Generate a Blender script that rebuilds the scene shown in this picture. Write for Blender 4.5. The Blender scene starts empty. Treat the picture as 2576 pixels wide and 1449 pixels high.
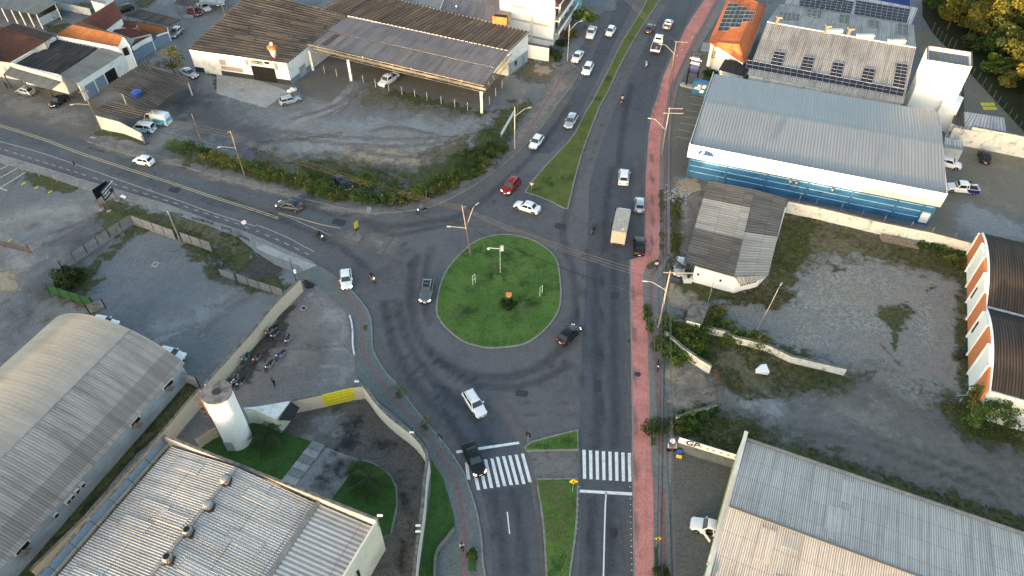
import bpy, bmesh, math, random
import numpy as np
from mathutils import Vector, Matrix, noise as mnoise
from mathutils.geometry import tessellate_polygon
R = math.radians
random.seed(7); rng = np.random.default_rng(7)
S = bpy.context.scene
C = S.collection
S.cycles.transparent_max_bounces = 40
# ---------------- camera (drone, 76 m up, looking down 45.2 deg) ----------------
PITCH = 45.2; HC = 76.0; FPX = 1849.0
cam = bpy.data.cameras.new('camera'); camo = bpy.data.objects.new('camera', cam); C.objects.link(camo)
camo.location = (0, 0, HC); camo.rotation_euler = (R(90-PITCH), 0, 0)
cam.sensor_width = 36; cam.lens = 36*FPX/2576; cam.clip_start = 1; cam.clip_end = 5000
S.camera = camo
# ---------------- light: low evening sun behind and left of the camera, clear cool sky ----------------
SUN_EL = 1.5; SUN_AZ = 212.0     # azimuth clockwise from +Y
w = bpy.data.worlds.new('World'); S.world = w; w.use_nodes = True
nt = w.node_tree; nt.nodes.clear()
sky = nt.nodes.new('ShaderNodeTexSky'); sky.sky_type = 'NISHITA'; sky.sun_disc = False
sky.sun_elevation = R(9); sky.sun_rotation = R(SUN_AZ); sky.altitude = 50; sky.dust_density = 1.5; sky.ozone_density = 1.0
bg = nt.nodes.new('ShaderNodeBackground'); bg.inputs[1].default_value = 0.12
ow = nt.nodes.new('ShaderNodeOutputWorld'); nt.links.new(sky.outputs[0], bg.inputs[0]); nt.links.new(bg.outputs[0], ow.inputs[0])
sl = bpy.data.lights.new('sun', 'SUN'); sl.energy = 3.0; sl.angle = R(0.5); sl.color = (1.0, 0.70, 0.42)
so = bpy.data.objects.new('sun', sl); C.objects.link(so)
sd = Vector((math.sin(R(SUN_AZ))*math.cos(R(SUN_EL)), math.cos(R(SUN_AZ))*math.cos(R(SUN_EL)), math.sin(R(SUN_EL))))
so.rotation_euler = sd.to_track_quat('Z', 'Y').to_euler(); so.location = (0, 0, 120)
S.view_settings.view_transform = 'Standard'; S.view_settings.look = 'None'; S.view_settings.exposure = 2.5; S.view_settings.gamma = 1
S.view_settings.use_white_balance = True; S.view_settings.white_balance_temperature = 7150; S.view_settings.white_balance_tint = 10   # camera white balance for open shade
# ---------------- surveying: a pixel of the survey grid to a point at height z ----------------
_c, _s = math.cos(R(PITCH)), math.sin(R(PITCH))
def P(x, y, z=0.0):
    u = (x-1288)/FPX; v = (y-724.5)/FPX
    d = (u, _c-v*_s, -_s-v*_c); t = (z-HC)/d[2]
    return Vector((d[0]*t, d[1]*t, z))
def J(p):
    Z = p[2]-HC; de = p[1]*_c-Z*_s
    return (1288+FPX*p[0]/de, 724.5+FPX*(-p[1]*_s-Z*_c)/de)
RO = (0, 354.2, 708.4, 1062.6)
def T(kr, x, y): return (644*int(kr[0])+x/3.75, RO[int(kr[1])]+y/3.75)
def W(kr, s, z=0.0): return [P(*T(kr, *map(float, q.split(','))), z) for q in s.split()]
def DP(s, z=0.0): return [P(*map(float, q.split(',')), z) for q in s.split()]
def top_z(b, tp):
    B = P(*b); z = 0
    while z < 30 and J((B.x, B.y, z))[1] > tp[1]: z += .02
    return z
# ---------------- mesh helpers ----------------
def tag(o, label=None, cat=None, group=None, kind=None):
    if label: o['label'] = label
    if cat: o['category'] = cat
    if group: o['group'] = group
    if kind: o['kind'] = kind
    return o
class MB:
    def __init__(s): s.v = []; s.f = []; s.uv = {}
    def add(s, vs, fs, uvs=None):
        n = len(s.v); s.v += [tuple(v) for v in vs]
        for i, f in enumerate(fs):
            if uvs: s.uv[len(s.f)] = [uvs[j] for j in f]
            s.f.append(tuple(n+j for j in f))
        return s
    def hexa(s, p):   # 8 points: 4 bottom, 4 top
        return s.add(p, [(0,3,2,1),(4,5,6,7),(0,1,5,4),(1,2,6,5),(2,3,7,6),(3,0,4,7)])
    def box(s, x0, x1, y0, y1, z0, z1):
        return s.hexa([(x0,y0,z0),(x1,y0,z0),(x1,y1,z0),(x0,y1,z0),(x0,y0,z1),(x1,y0,z1),(x1,y1,z1),(x0,y1,z1)])
    def bar(s, a, b, r, r2=None, n=6):
        a = Vector(a); b = Vector(b); r2 = r if r2 is None else r2
        d = (b-a)
        if d.length < 1e-6: return s
        d.normalize(); u = d.orthogonal().normalized(); v = d.cross(u)
        vs = []
        for c, rr in ((a, r), (b, r2)):
            for i in range(n):
                t = 2*math.pi*i/n; vs.append(c+(u*math.cos(t)+v*math.sin(t))*rr)
        fs = [(i, (i+1) % n, n+(i+1) % n, n+i) for i in range(n)]+[tuple(range(n-1, -1, -1)), tuple(range(n, 2*n))]
        return s.add(vs, fs)
    def path(s, pts, r, n=5):
        for a, b in zip(pts[:-1], pts[1:]): s.bar(a, b, r, n=n)
        return s
    def prism(s, pts, z0, z1):   # pts 2D/3D outline
        n = len(pts)
        return s.add([(p[0],p[1],z0) for p in pts]+[(p[0],p[1],z1) for p in pts],
                     [tuple(range(n-1,-1,-1)), tuple(range(n,2*n))]+[(i,(i+1)%n,n+(i+1)%n,n+i) for i in range(n)])
    def lathe(s, prof, cx=0, cy=0, n=20):   # prof (r,z)
        vs = []; fs = []
        for r, z in prof:
            for i in range(n):
                t = 2*math.pi*i/n; vs.append((cx+r*math.cos(t), cy+r*math.sin(t), z))
        for k in range(len(prof)-1):
            for i in range(n):
                fs.append((k*n+i, k*n+(i+1)%n, (k+1)*n+(i+1)%n, (k+1)*n+i))
        fs.append(tuple(range(n-1,-1,-1))); fs.append(tuple(range((len(prof)-1)*n, len(prof)*n)))
        return s.add(vs, fs)
    def quad(s, a, b, c, d): return s.add([a,b,c,d], [(0,1,2,3)])
    def wallbox(s, A, B, s0, s1, z0, z1, d0=-.02, d1=.05, frac=True):
        # box on the vertical wall running A->B (seen from outside, outside is to the RIGHT of A->B), along s0..s1
        A = Vector((A[0],A[1],0)); B = Vector((B[0],B[1],0)); L = (B-A).length; d = (B-A)/L; n = Vector((d.y,-d.x,0))
        if frac: s0 *= L; s1 *= L
        q = [A+d*s0+n*d0, A+d*s1+n*d0, A+d*s1+n*d1, A+d*s0+n*d1]
        return s.hexa([(p.x,p.y,z0) for p in q]+[(p.x,p.y,z1) for p in q])
    def build(s, name, m, parent=None, smooth=False, recalc=True, bevel=0):
        me = bpy.data.meshes.new(name); me.from_pydata(s.v, [], s.f)
        if s.uv:
            uvl = me.uv_layers.new(name='UVMap')
            for i, p in enumerate(me.polygons):
                if i in s.uv:
                    for k, li in enumerate(p.loop_indices): uvl.data[li].uv = s.uv[i][k]
        if recalc:
            bm = bmesh.new(); bm.from_mesh(me); bmesh.ops.recalc_face_normals(bm, faces=bm.faces); bm.to_mesh(me); bm.free()
        if smooth:
            for p in me.polygons: p.use_smooth = True
        me.materials.append(m); o = bpy.data.objects.new(name, me); C.objects.link(o)
        if parent is not None: o.parent = parent
        if bevel:
            b = o.modifiers.new('bevel', 'BEVEL'); b.width = bevel; b.segments = 2; b.limit_method = 'ANGLE'
        return o
def thing(name, label, cat, loc=(0,0,0), rz=0, group=None, kind=None):
    o = bpy.data.objects.new(name, None); C.objects.link(o); o.location = loc; o.rotation_euler = (0,0,rz)
    o.empty_display_size = .3
    return tag(o, label, cat, group, kind)
# things built in world coordinates keep their Empty at the origin of the part meshes: shift them to the thing's base
def rebase(root, base):
    base = Vector(base); root.location = base
    for ch in root.children:
        if ch.type == 'MESH' and not ch.get('local'):
            ch.location = ch.location-base
# ---------------- materials ----------------
def mk(name, rough=.8, metal=0.0, spec=.3):
    m = bpy.data.materials.new(name); m.use_nodes = True; t = m.node_tree; b = t.nodes['Principled BSDF']
    b.inputs['Roughness'].default_value = rough; b.inputs['Metallic'].default_value = metal
    b.inputs['Specular IOR Level'].default_value = spec
    return m, t, b
def col(c): return (c[0], c[1], c[2], 1)
def node(t, ty, **k):
    n = t.nodes.new(ty)
    for a, b in k.items(): setattr(n, a, b)
    return n
def mixc(t, fac, a, b, mode='MIX'):
    n = node(t, 'ShaderNodeMix', data_type='RGBA', blend_type=mode)
    for sock, v in ((n.inputs[0], fac), (n.inputs[6], a), (n.inputs[7], b)):
        if isinstance(v, (int, float)): sock.default_value = v
        elif isinstance(v, tuple): sock.default_value = col(v)
        else: t.links.new(v, sock)
    return n.outputs[2]
def mth(t, op, a, b=None, c=None, clamp=False):
    n = node(t, 'ShaderNodeMath', operation=op, use_clamp=clamp)
    for i, v in enumerate((a, b, c)):
        if v is None: continue
        if isinstance(v, (int, float)): n.inputs[i].default_value = v
        else: t.links.new(v, n.inputs[i])
    return n.outputs[0]
def sstep(t, v, lo, hi):
    n = node(t, 'ShaderNodeMapRange', interpolation_type='SMOOTHSTEP')
    t.links.new(v, n.inputs[0]); n.inputs[1].default_value = lo; n.inputs[2].default_value = hi
    return n.outputs[0]
def coords(t, kind='Object', scale=(1,1,1), rot=0):
    tc = node(t, 'ShaderNodeTexCoord'); mp = node(t, 'ShaderNodeMapping')
    mp.inputs['Scale'].default_value = scale; mp.inputs['Rotation'].default_value = (0,0,rot)
    t.links.new(tc.outputs[kind], mp.inputs[0]); return mp.outputs[0]
def nz(t, vec, scale, detail=3, rough=.55, dist=0):
    n = node(t, 'ShaderNodeTexNoise'); n.inputs['Scale'].default_value = scale; n.inputs['Detail'].default_value = detail
    n.inputs['Roughness'].default_value = rough; n.inputs['Distortion'].default_value = dist
    t.links.new(vec, n.inputs['Vector']); return n.outputs[0]
def bump(t, b, h, st, dist=.05):
    n = node(t, 'ShaderNodeBump'); n.inputs['Strength'].default_value = st; n.inputs['Distance'].default_value = dist
    t.links.new(h, n.inputs['Height']); t.links.new(n.outputs[0], b.inputs['Normal'])
def flat(name, c, rough=.6, metal=0, var=.15, scale=2.0, spec=.3, dirt=None, dscale=.6, damt=.5):
    m, t, b = mk(name, rough, metal, spec); v = coords(t)
    n = nz(t, v, scale, 4); lo = tuple(x*(1-var) for x in c); hi = tuple(min(1, x*(1+var)) for x in c)
    o = mixc(t, sstep(t, n, .3, .7), lo, hi)
    if dirt:
        d = sstep(t, nz(t, v, dscale, 6, .65), .52, .72)
        o = mixc(t, mth(t, 'MULTIPLY', d, damt), o, dirt)
    t.links.new(o, b.inputs['Base Color']); return m
def ground(name, cols, s1, s2, fine=6.0, fvar=.35, rough=.9, bst=.35, bscale=5, extra=None):
    """patchy ground: cols = base, second, third"""
    m, t, b = mk(name, rough, 0, .2); v = coords(t)
    o = mixc(t, sstep(t, nz(t, v, s1, 5, .6), .40, .62), cols[0], cols[1])
    o = mixc(t, sstep(t, nz(t, v, s2, 6, .6, .4), .50, .68), o, cols[2])
    if len(cols) > 3: o = mixc(t, sstep(t, nz(t, v, s2*2.3, 6, .65), .58, .70), o, cols[3])
    f = nz(t, v, fine, 3, .8)
    f = sstep(t, f, .30, .70); k = node(t, 'ShaderNodeMapRange'); t.links.new(f, k.inputs[0]); k.inputs[3].default_value = 1-fvar; k.inputs[4].default_value = 1+fvar
    cc = node(t, 'ShaderNodeCombineColor'); [t.links.new(k.outputs[0], cc.inputs[i]) for i in range(3)]
    o = mixc(t, 1.0, o, cc.outputs[0], 'MULTIPLY')
    o = mixc(t, mth(t, 'MULTIPLY', sstep(t, nz(t, v, .9, 5, .75), .42, .66), .5), o, tuple(x*1.45 for x in cols[0]))
    o = mixc(t, mth(t, 'MULTIPLY', sstep(t, nz(t, v, 2.3, 4, .8, .5), .52, .7), .5), o, tuple(x*.55 for x in cols[0]))
    t.links.new(o, b.inputs['Base Color']); bump(t, b, nz(t, v, bscale, 4, .7), bst, .06); return m
def paving(name, c1, c2, mortar, sx, sy, rot=0, patches=None, rough=.85, mort=.05):
    m, t, b = mk(name, rough, 0, .2); v = coords(t, rot=rot); v0 = coords(t)
    br = node(t, 'ShaderNodeTexBrick'); t.links.new(v, br.inputs['Vector']); br.inputs['Scale'].default_value = 1
    br.inputs['Brick Width'].default_value = sx; br.inputs['Row Height'].default_value = sy; br.inputs['Mortar Size'].default_value = mort*sy
    br.inputs['Color1'].default_value = col(c1); br.inputs['Color2'].default_value = col(c2); br.inputs['Mortar'].default_value = col(mortar)
    o = br.outputs[0]
    big = sstep(t, nz(t, v0, .12, 5, .6), .35, .7)
    o = mixc(t, mth(t, 'MULTIPLY', big, .35), o, tuple(x*.55 for x in c1))
    big2 = sstep(t, nz(t, v0, .23, 6, .65, .5), .5, .75)
    o = mixc(t, mth(t, 'MULTIPLY', big2, .4), o, tuple(min(1, x*1.5) for x in c2))
    if patches: o = mixc(t, sstep(t, nz(t, v0, patches[1], 6, .7, .6), .56, .64), o, patches[0])
    o = mixc(t, .35, o, mixc(t, sstep(t, nz(t, v0, 3.5, 3, .8), .3, .7), tuple(x*.5 for x in c1), tuple(min(1, x*1.4) for x in c2)))
    t.links.new(o, b.inputs['Base Color']); bump(t, b, br.outputs[1], -.25, .03); return m
def decal(name, c1, c2, scale=2.0, nscale=.8, noise_amt=1.0, rough=.9, amax=1.0, streak=None, soft=.12, lo=.5):
    """a patch lying on the ground whose edge frays: mesh attribute 'a' runs 0 at the rim to 1 inside"""
    m, t, b = mk(name, rough, 0, .2); v = coords(t)
    o = mixc(t, sstep(t, nz(t, v, scale, 5, .7), .35, .65), c1, c2)
    at = node(t, 'ShaderNodeAttribute'); at.attribute_name = 'a'
    n = nz(t, coords(t, scale=streak[0], rot=streak[1]) if streak else v, nscale, 6, .65, .3)
    a = mth(t, 'ADD', at.outputs['Fac'], mth(t, 'MULTIPLY', mth(t, 'SUBTRACT', n, .5), noise_amt*2.2))
    a = mth(t, 'MULTIPLY', sstep(t, a, lo-soft, lo+soft), amax)
    t.links.new(a, b.inputs['Alpha']); t.links.new(o, b.inputs['Base Color'])
    bump(t, b, nz(t, v, 5, 4, .7), .4, .06)
    return m
def roofmat(name, base, dirt, light, streak=.6, sheet=2.5, sheetn=3.0, sheetvar=.25, valley=.45, rough=.85, metal=0, rust=None, spots=0, spec=.25):
    m, t, b = mk(name, rough, metal, spec)
    tc = node(t, 'ShaderNodeTexCoord'); sp = node(t, 'ShaderNodeSeparateXYZ'); t.links.new(tc.outputs['UV'], sp.inputs[0])
    u, vv = sp.outputs[0], sp.outputs[1]
    def vec(a, c, off=0):
        n = node(t, 'ShaderNodeCombineXYZ'); t.links.new(mth(t, 'MULTIPLY', u, a), n.inputs[0]); t.links.new(mth(t, 'MULTIPLY', vv, c), n.inputs[1]); n.inputs[2].default_value = off; return n.outputs[0]
    st = nz(t, vec(.55, .10), 1.0, 5, .6)
    o = mixc(t, mth(t, 'MULTIPLY', sstep(t, st, .42, .68), streak), base, dirt)
    st2 = nz(t, vec(.9, .07, 7), 1.0, 4, .6)
    o = mixc(t, mth(t, 'MULTIPLY', sstep(t, st2, .5, .72), .55), o, light)
    big = nz(t, coords(t), .10, 4, .6)
    o = mixc(t, mth(t, 'MULTIPLY', sstep(t, big, .45, .7), .35), o, dirt)
    # sheet-to-sheet variation
    fu = mth(t, 'FLOOR', mth(t, 'DIVIDE', u, sheetn)); fv = mth(t, 'FLOOR', mth(t, 'DIVIDE', vv, sheet))
    cb = node(t, 'ShaderNodeCombineXYZ'); t.links.new(fu, cb.inputs[0]); t.links.new(fv, cb.inputs[1])
    wn = node(t, 'ShaderNodeTexWhiteNoise', noise_dimensions='3D'); t.links.new(cb.outputs[0], wn.inputs['Vector'])
    hs = node(t, 'ShaderNodeHueSaturation'); t.links.new(o, hs.inputs['Color'])
    t.links.new(mth(t, 'MULTIPLY_ADD', wn.outputs[0], 2*sheetvar, 1-sheetvar), hs.inputs['Value']); o = hs.outputs[0]
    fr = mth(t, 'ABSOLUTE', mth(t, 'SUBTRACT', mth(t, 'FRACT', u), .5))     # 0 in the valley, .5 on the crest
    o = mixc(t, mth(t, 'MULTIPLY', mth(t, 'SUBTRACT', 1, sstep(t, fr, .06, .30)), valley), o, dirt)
    lap = mth(t, 'FRACT', mth(t, 'DIVIDE', vv, sheet))
    o = mixc(t, mth(t, 'MULTIPLY', mth(t, 'LESS_THAN', lap, .035), .5), o, dirt)
    if rust: o = mixc(t, mth(t, 'MULTIPLY', sstep(t, nz(t, vec(.4, .35, 3), 1, 6, .7), .54, .72), rust[1]), o, rust[0])
    o = mixc(t, mth(t, 'MULTIPLY', sstep(t, nz(t, coords(t), 4, 3, .8), .45, .7), .25), o, dirt)
    t.links.new(o, b.inputs['Base Color']); return m
M = {}
M['gravel'] = ground('gravel_blue_grey', [(.127,.135,.140),(.182,.188,.190),(.25,.24,.22),(.105,.092,.072)], .045, .07, 5.5, .5)
M['asphalt'] = ground('asphalt_worn', [(.094,.092,.096),(.114,.112,.115),(.083,.082,.086)], .06, .10, 7, .22, .85, .15)
M['asphalt_dark'] = ground('asphalt_new', [(.066,.072,.082),(.080,.086,.096),(.056,.061,.070)], .05, .09, 7, .22, .85, .15)
M['asphalt_west'] = ground('asphalt_west', [(.082,.088,.097),(.108,.114,.12),(.066,.072,.082)], .06, .09, 7, .25, .85, .15)
M['conc'] = ground('concrete_pavement', [(.19,.185,.175),(.23,.225,.215),(.14,.137,.13)], .12, .2, 4, .2)
M['conc_lt'] = ground('concrete_light', [(.27,.27,.26),(.33,.33,.32),(.2,.2,.19)], .15, .3, 4, .15)
M['conc_dk'] = ground('concrete_stained', [(.12,.118,.112),(.16,.155,.148),(.075,.073,.07)], .15, .3, 4, .2)
M['kerb'] = flat('kerb_stone', (.21,.205,.19), .85, dirt=(.08,.08,.07), dscale=1.2)
M['pink'] = ground('pink_cycle_paint', [(.43,.165,.14),(.52,.22,.19),(.34,.135,.115),(.36,.20,.17)], .15, .45, 5, .2, .85, .1)
M['tactile'] = flat('red_tactile_paving', (.19,.105,.098), .85, dirt=(.1,.08,.075), dscale=.8)
M['pave'] = paving('grey_pavers', (.15,.155,.15), (.19,.19,.18), (.09,.09,.085), .22, .11)
M['pave_green'] = paving('grey_green_pavers', (.115,.13,.125), (.155,.165,.155), (.07,.075,.07), .22, .11, .3)
M['pave_yard'] = paving('pinkish_yard_pavers', (.165,.145,.132), (.22,.195,.18), (.095,.085,.08), .24, .12, .6)
M['pave_inner'] = paving('dark_herringbone_pavers', (.085,.077,.066), (.14,.128,.11), (.04,.036,.032), .34, .17, .78, ((.035,.033,.031), .18), mort=.12)
M['pave_tan'] = paving('tan_pavers', (.155,.14,.105), (.21,.19,.145), (.09,.082,.062), .3, .15, -.2)
M['pave_gp'] = paving('grey_herringbone', (.115,.115,.105), (.15,.15,.138), (.07,.07,.062), .3, .15, .78, mort=.12)
M['pave_brown'] = paving('brown_dusty_paving', (.115,.105,.09), (.16,.148,.128), (.08,.072,.06), .3, .15, .2)
def _cob(al=True):
    m, t, b = mk('cobblestones', .85, 0, .2); v = coords(t)
    vo = node(t, 'ShaderNodeTexVoronoi', feature='F1'); vo.inputs['Scale'].default_value = 3.4; vo.inputs['Randomness'].default_value = .55; t.links.new(v, vo.inputs['Vector'])
    ed = node(t, 'ShaderNodeTexVoronoi', feature='DISTANCE_TO_EDGE'); ed.inputs['Scale'].default_value = 3.4; ed.inputs['Randomness'].default_value = .55; t.links.new(v, ed.inputs['Vector'])
    sp = node(t, 'ShaderNodeSeparateColor'); t.links.new(vo.outputs['Color'], sp.inputs[0])
    o = mixc(t, sp.outputs[0], (.165,.16,.145), (.30,.29,.26))
    o = mixc(t, mth(t, 'MULTIPLY', sstep(t, nz(t, v, .09, 4, .6), .42, .56), .55), o, (.175,.172,.165))
    o = mixc(t, mth(t, 'MULTIPLY', sstep(t, nz(t, v, .13, 5, .6, .4), .5, .66), .5), o, (.26,.215,.165))
    gap = sstep(t, ed.outputs[0], .0, .09)
    o = mixc(t, gap, (.11,.11,.09), o)
    o = mixc(t, sstep(t, nz(t, v, .16, 7, .7, .6), .60, .66), o, (.045,.05,.028))
    o = mixc(t, sstep(t, nz(t, v, .11, 6, .7, .9), .64, .67), o, (.105,.09,.075))
    if al:
        at = node(t, 'ShaderNodeAttribute'); at.attribute_name = 'a'; a = mth(t, 'ADD', at.outputs['Fac'], mth(t, 'MULTIPLY', mth(t, 'SUBTRACT', nz(t, v, .4, 6, .65, .3), .5), 1.6)); t.links.new(sstep(t, a, .4, .6), b.inputs['Alpha'])
    t.links.new(o, b.inputs['Base Color']); bump(t, b, ed.outputs[0], .4, .05); return m
M['cobble'] = _cob()
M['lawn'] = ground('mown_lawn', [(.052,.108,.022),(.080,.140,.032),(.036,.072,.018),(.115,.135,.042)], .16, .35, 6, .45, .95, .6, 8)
M['lawn_dk'] = ground('dark_lawn', [(.032,.078,.018),(.042,.095,.022),(.024,.055,.015)], .2, .4, 6, .3, .95, .6, 8)  # deeper green grass for yard lawns, verge and planter beds
M['verge'] = ground('verge_grass', [(.075,.10,.022),(.10,.115,.030),(.05,.085,.02),(.12,.11,.04)], .2, .35, 6, .35, .95, .6, 8)
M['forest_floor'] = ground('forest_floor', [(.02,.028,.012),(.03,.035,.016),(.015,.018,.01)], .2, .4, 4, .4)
M['weeds'] = decal('weeds_patch', (.040,.052,.018), (.095,.095,.038), 1.5, .5, 1.2, soft=.3, amax=.92)
M['weeds_dry'] = decal('dry_weeds_patch', (.085,.078,.038), (.16,.14,.085), 1.5, .6, 1.2, soft=.4, amax=.9)
M['earth'] = decal('brown_earth', (.145,.13,.11), (.20,.18,.155), 1.2, .35, .7, soft=.5, amax=.9, lo=.35)
M['ruts'] = decal('wheel_ruts', (.085,.08,.072), (.13,.12,.11), 1.5, .8, .6, soft=.5, amax=.45, lo=.6)
M['skid'] = decal('skid_and_crack', (.028,.029,.032), (.04,.04,.044), 4, .8, .22, amax=.26, soft=.5, lo=.5)
M['lawn_dry'] = decal('dry_lawn_patch', (.13,.13,.05), (.19,.17,.09), 3, 1.2, 1.3, soft=.5, amax=.35, lo=.6)
M['lawn_clump'] = decal('dark_lawn_clump', (.018,.05,.012), (.03,.075,.018), 3, 1.2, 1.3, soft=.5, amax=.45, lo=.6)
M['moss'] = decal('moss_patch', (.035,.06,.018), (.065,.085,.028), 2, .8, 1.2)
M['sand'] = decal('sandy_patch', (.23,.19,.14), (.34,.28,.21), 2, .5, 1.0, soft=.3)
M['dust'] = decal('pale_dust', (.24,.24,.23), (.33,.32,.31), 2, .35, .9, amax=.85, soft=.5, lo=.5)
M['dust_blue'] = decal('pale_blue_gravel', (.21,.225,.23), (.30,.31,.31), 1.5, .3, .7, amax=.85, soft=.5, lo=.4)
M['dust_warm'] = decal('warm_dust', (.20,.18,.16), (.29,.26,.23), 2, .4, .9, amax=.8, soft=.5, lo=.6)
M['soil'] = decal('dark_soil', (.045,.042,.036), (.085,.075,.06), 2, .5, 1.0, soft=.25)
M['stain'] = decal('oil_stain', (.022,.021,.020), (.04,.038,.035), 3, .7, .9, amax=.75, soft=.4, lo=.6)
M['darkgravel'] = decal('dark_gravel', (.055,.060,.068), (.085,.09,.10), 5, .3, .8, amax=.5, soft=.5)
M['tarpatch'] = decal('tar_patch', (.040,.043,.050), (.055,.058,.066), 5, 2.5, .25, amax=.9)
M['marking'] = flat('road_paint_white', (.66,.67,.66), .6, var=.08, dirt=(.22,.22,.22), dscale=1.3, damt=.6)
M['marking_y'] = flat('road_paint_ochre', (.50,.39,.20), .7, var=.1, dirt=(.15,.13,.1), dscale=.8, damt=.6)
M['yellow_paint'] = flat('yellow_paint', (.62,.52,.02), .5, var=.06)
M['white'] = flat('white_plaster', (.72,.73,.72), .8, var=.05, dirt=(.3,.3,.28), dscale=.5, damt=.45)
M['white_clean'] = flat('white_render', (.80,.80,.78), .75, var=.03)
M['white_dirty'] = flat('weathered_white_wall', (.62,.62,.58), .85, var=.1, dirt=(.14,.135,.12), dscale=.7, damt=.8)
M['cream'] = flat('cream_render', (.56,.47,.36), .8, var=.05, dirt=(.30,.25,.2), dscale=.4, damt=.4)
M['cream_lt'] = flat('pale_cream_render', (.62,.60,.50), .8, var=.05, dirt=(.3,.3,.25), dscale=.4, damt=.4)
M['coping'] = flat('stained_coping', (.13,.12,.105), .9, var=.4, scale=1.5)
M['greywall'] = flat('grey_painted_wall', (.30,.34,.37), .75, var=.12, scale=.5, dirt=(.52,.55,.56), dscale=.45, damt=.5)
M['bluegrey'] = flat('blue_grey_paint', (.17,.24,.31), .7, var=.1)
M['black_base'] = flat('black_dado', (.03,.032,.037), .7, var=.3)
M['dark'] = flat('dark_interior', (.012,.011,.010), .9, var=.3)
M['stone'] = flat('pinkish_stone_tile', (.34,.29,.27), .8, var=.15, scale=3)
M['blue'] = flat('blue_cladding', (.030,.135,.27), .5, var=.12, scale=.4, dirt=(.014,.06,.13), dscale=.3, damt=.5)
M['blue_dk'] = flat('dark_blue_steel', (.018,.055,.16), .5)
M['blue_line'] = flat('pale_blue_rail', (.38,.60,.76), .5)
M['steel'] = flat('galvanised_steel', (.33,.34,.35), .5, .3, var=.15)
M['steel_dk'] = flat('dark_steel', (.045,.045,.045), .5, .3)
M['black'] = flat('black_paint', (.012,.012,.014), .45)
M['rust'] = flat('rusty_steel', (.17,.065,.03), .85, var=.4)
M['tank_rust'] = flat('rusty_tank', (.33,.12,.035), .8, var=.4, scale=3)
M['wood'] = flat('weathered_timber', (.20,.17,.13), .9, var=.3, scale=4)
M['pole'] = flat('concrete_pole', (.18,.175,.165), .85, var=.12, dirt=(.15,.14,.12), dscale=1)
M['pole_wood'] = flat('old_wooden_pole', (.15,.125,.10), .9, var=.25)
M['pole_white'] = flat('white_post', (.33,.33,.31), .8, var=.08)
M['wire'] = flat('power_cable', (.11,.10,.09), .6)
M['wire_dk'] = flat('black_cable', (.015,.015,.016), .6)
M['green_paint'] = flat('green_paint', (.010,.070,.024), .6, var=.1)
M['green_lt'] = flat('pale_green_metal', (.42,.60,.45), .5)
M['fascia'] = flat('cream_fascia', (.62,.60,.55), .75, var=.04, dirt=(.45,.42,.37), dscale=.3, damt=.4)
M['orange'] = flat('orange_brick', (.58,.20,.085), .8, var=.1, scale=4)
M['lime'] = flat('light_green_wall', (.32,.38,.12), .8)
M['glass'] = mk('dark_glass', .1, 0, .35)[0]; M['glass'].node_tree.nodes['Principled BSDF'].inputs[0].default_value = (.012,.015,.018,1)
M['glass_b'] = mk('bluish_glass', .08, 0, .4)[0]; M['glass_b'].node_tree.nodes['Principled BSDF'].inputs[0].default_value = (.03,.05,.06,1)
M['tyre'] = flat('tyre_rubber', (.012,.012,.013), .85)
M['rim'] = flat('alloy_rim', (.30,.31,.32), .35, .7)
M['lampglass'] = flat('headlamp_glass', (.65,.67,.68), .15, 0, spec=.8)
M['tail'] = flat('red_tail_lamp', (.35,.012,.01), .3)
def emis(name, c, st):
    m, t, b = mk(name, .4); b.inputs['Base Color'].default_value = col(c); b.inputs['Emission Color'].default_value = col(c); b.inputs['Emission Strength'].default_value = st; return m
M['headlit'] = emis('lit_headlamp', (1,.95,.85), .5)
M['taillit'] = emis('lit_tail_lamp', (.6,.03,.02), .03)
M['skin'] = flat('skin', (.33,.19,.13), .6, var=.05)
M['hair'] = flat('dark_hair', (.012,.010,.009), .7)
def cloth(name, c): 
    if name not in M: M[name] = flat(name, c, .85, var=.12, scale=6)
    return M[name]
def paint(name, c, metal=0.0):
    if name not in M:
        m, t, b = mk(name, .25, metal, .5); b.inputs['Coat Weight'].default_value = .6 if sum(c) > .3 else .12; b.inputs['Specular IOR Level'].default_value = .5 if sum(c) > .3 else .25; b.inputs['Coat Roughness'].default_value = .08
        n = nz(t, coords(t), 1.5, 3); o = mixc(t, n, tuple(x*.88 for x in c), tuple(min(1, x*1.08) for x in c)); t.links.new(o, b.inputs['Base Color']); M[name] = m
    return M[name]
PW = paint('white_car_paint', (.74,.75,.76)); PB = paint('black_car_paint', (.012,.013,.015)); PS = paint('silver_car_paint', (.42,.45,.48), .5)
PG = paint('dark_grey_car_paint', (.075,.08,.085), .4); PRd = paint('dark_red_car_paint', (.25,.015,.018), .1)
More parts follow.
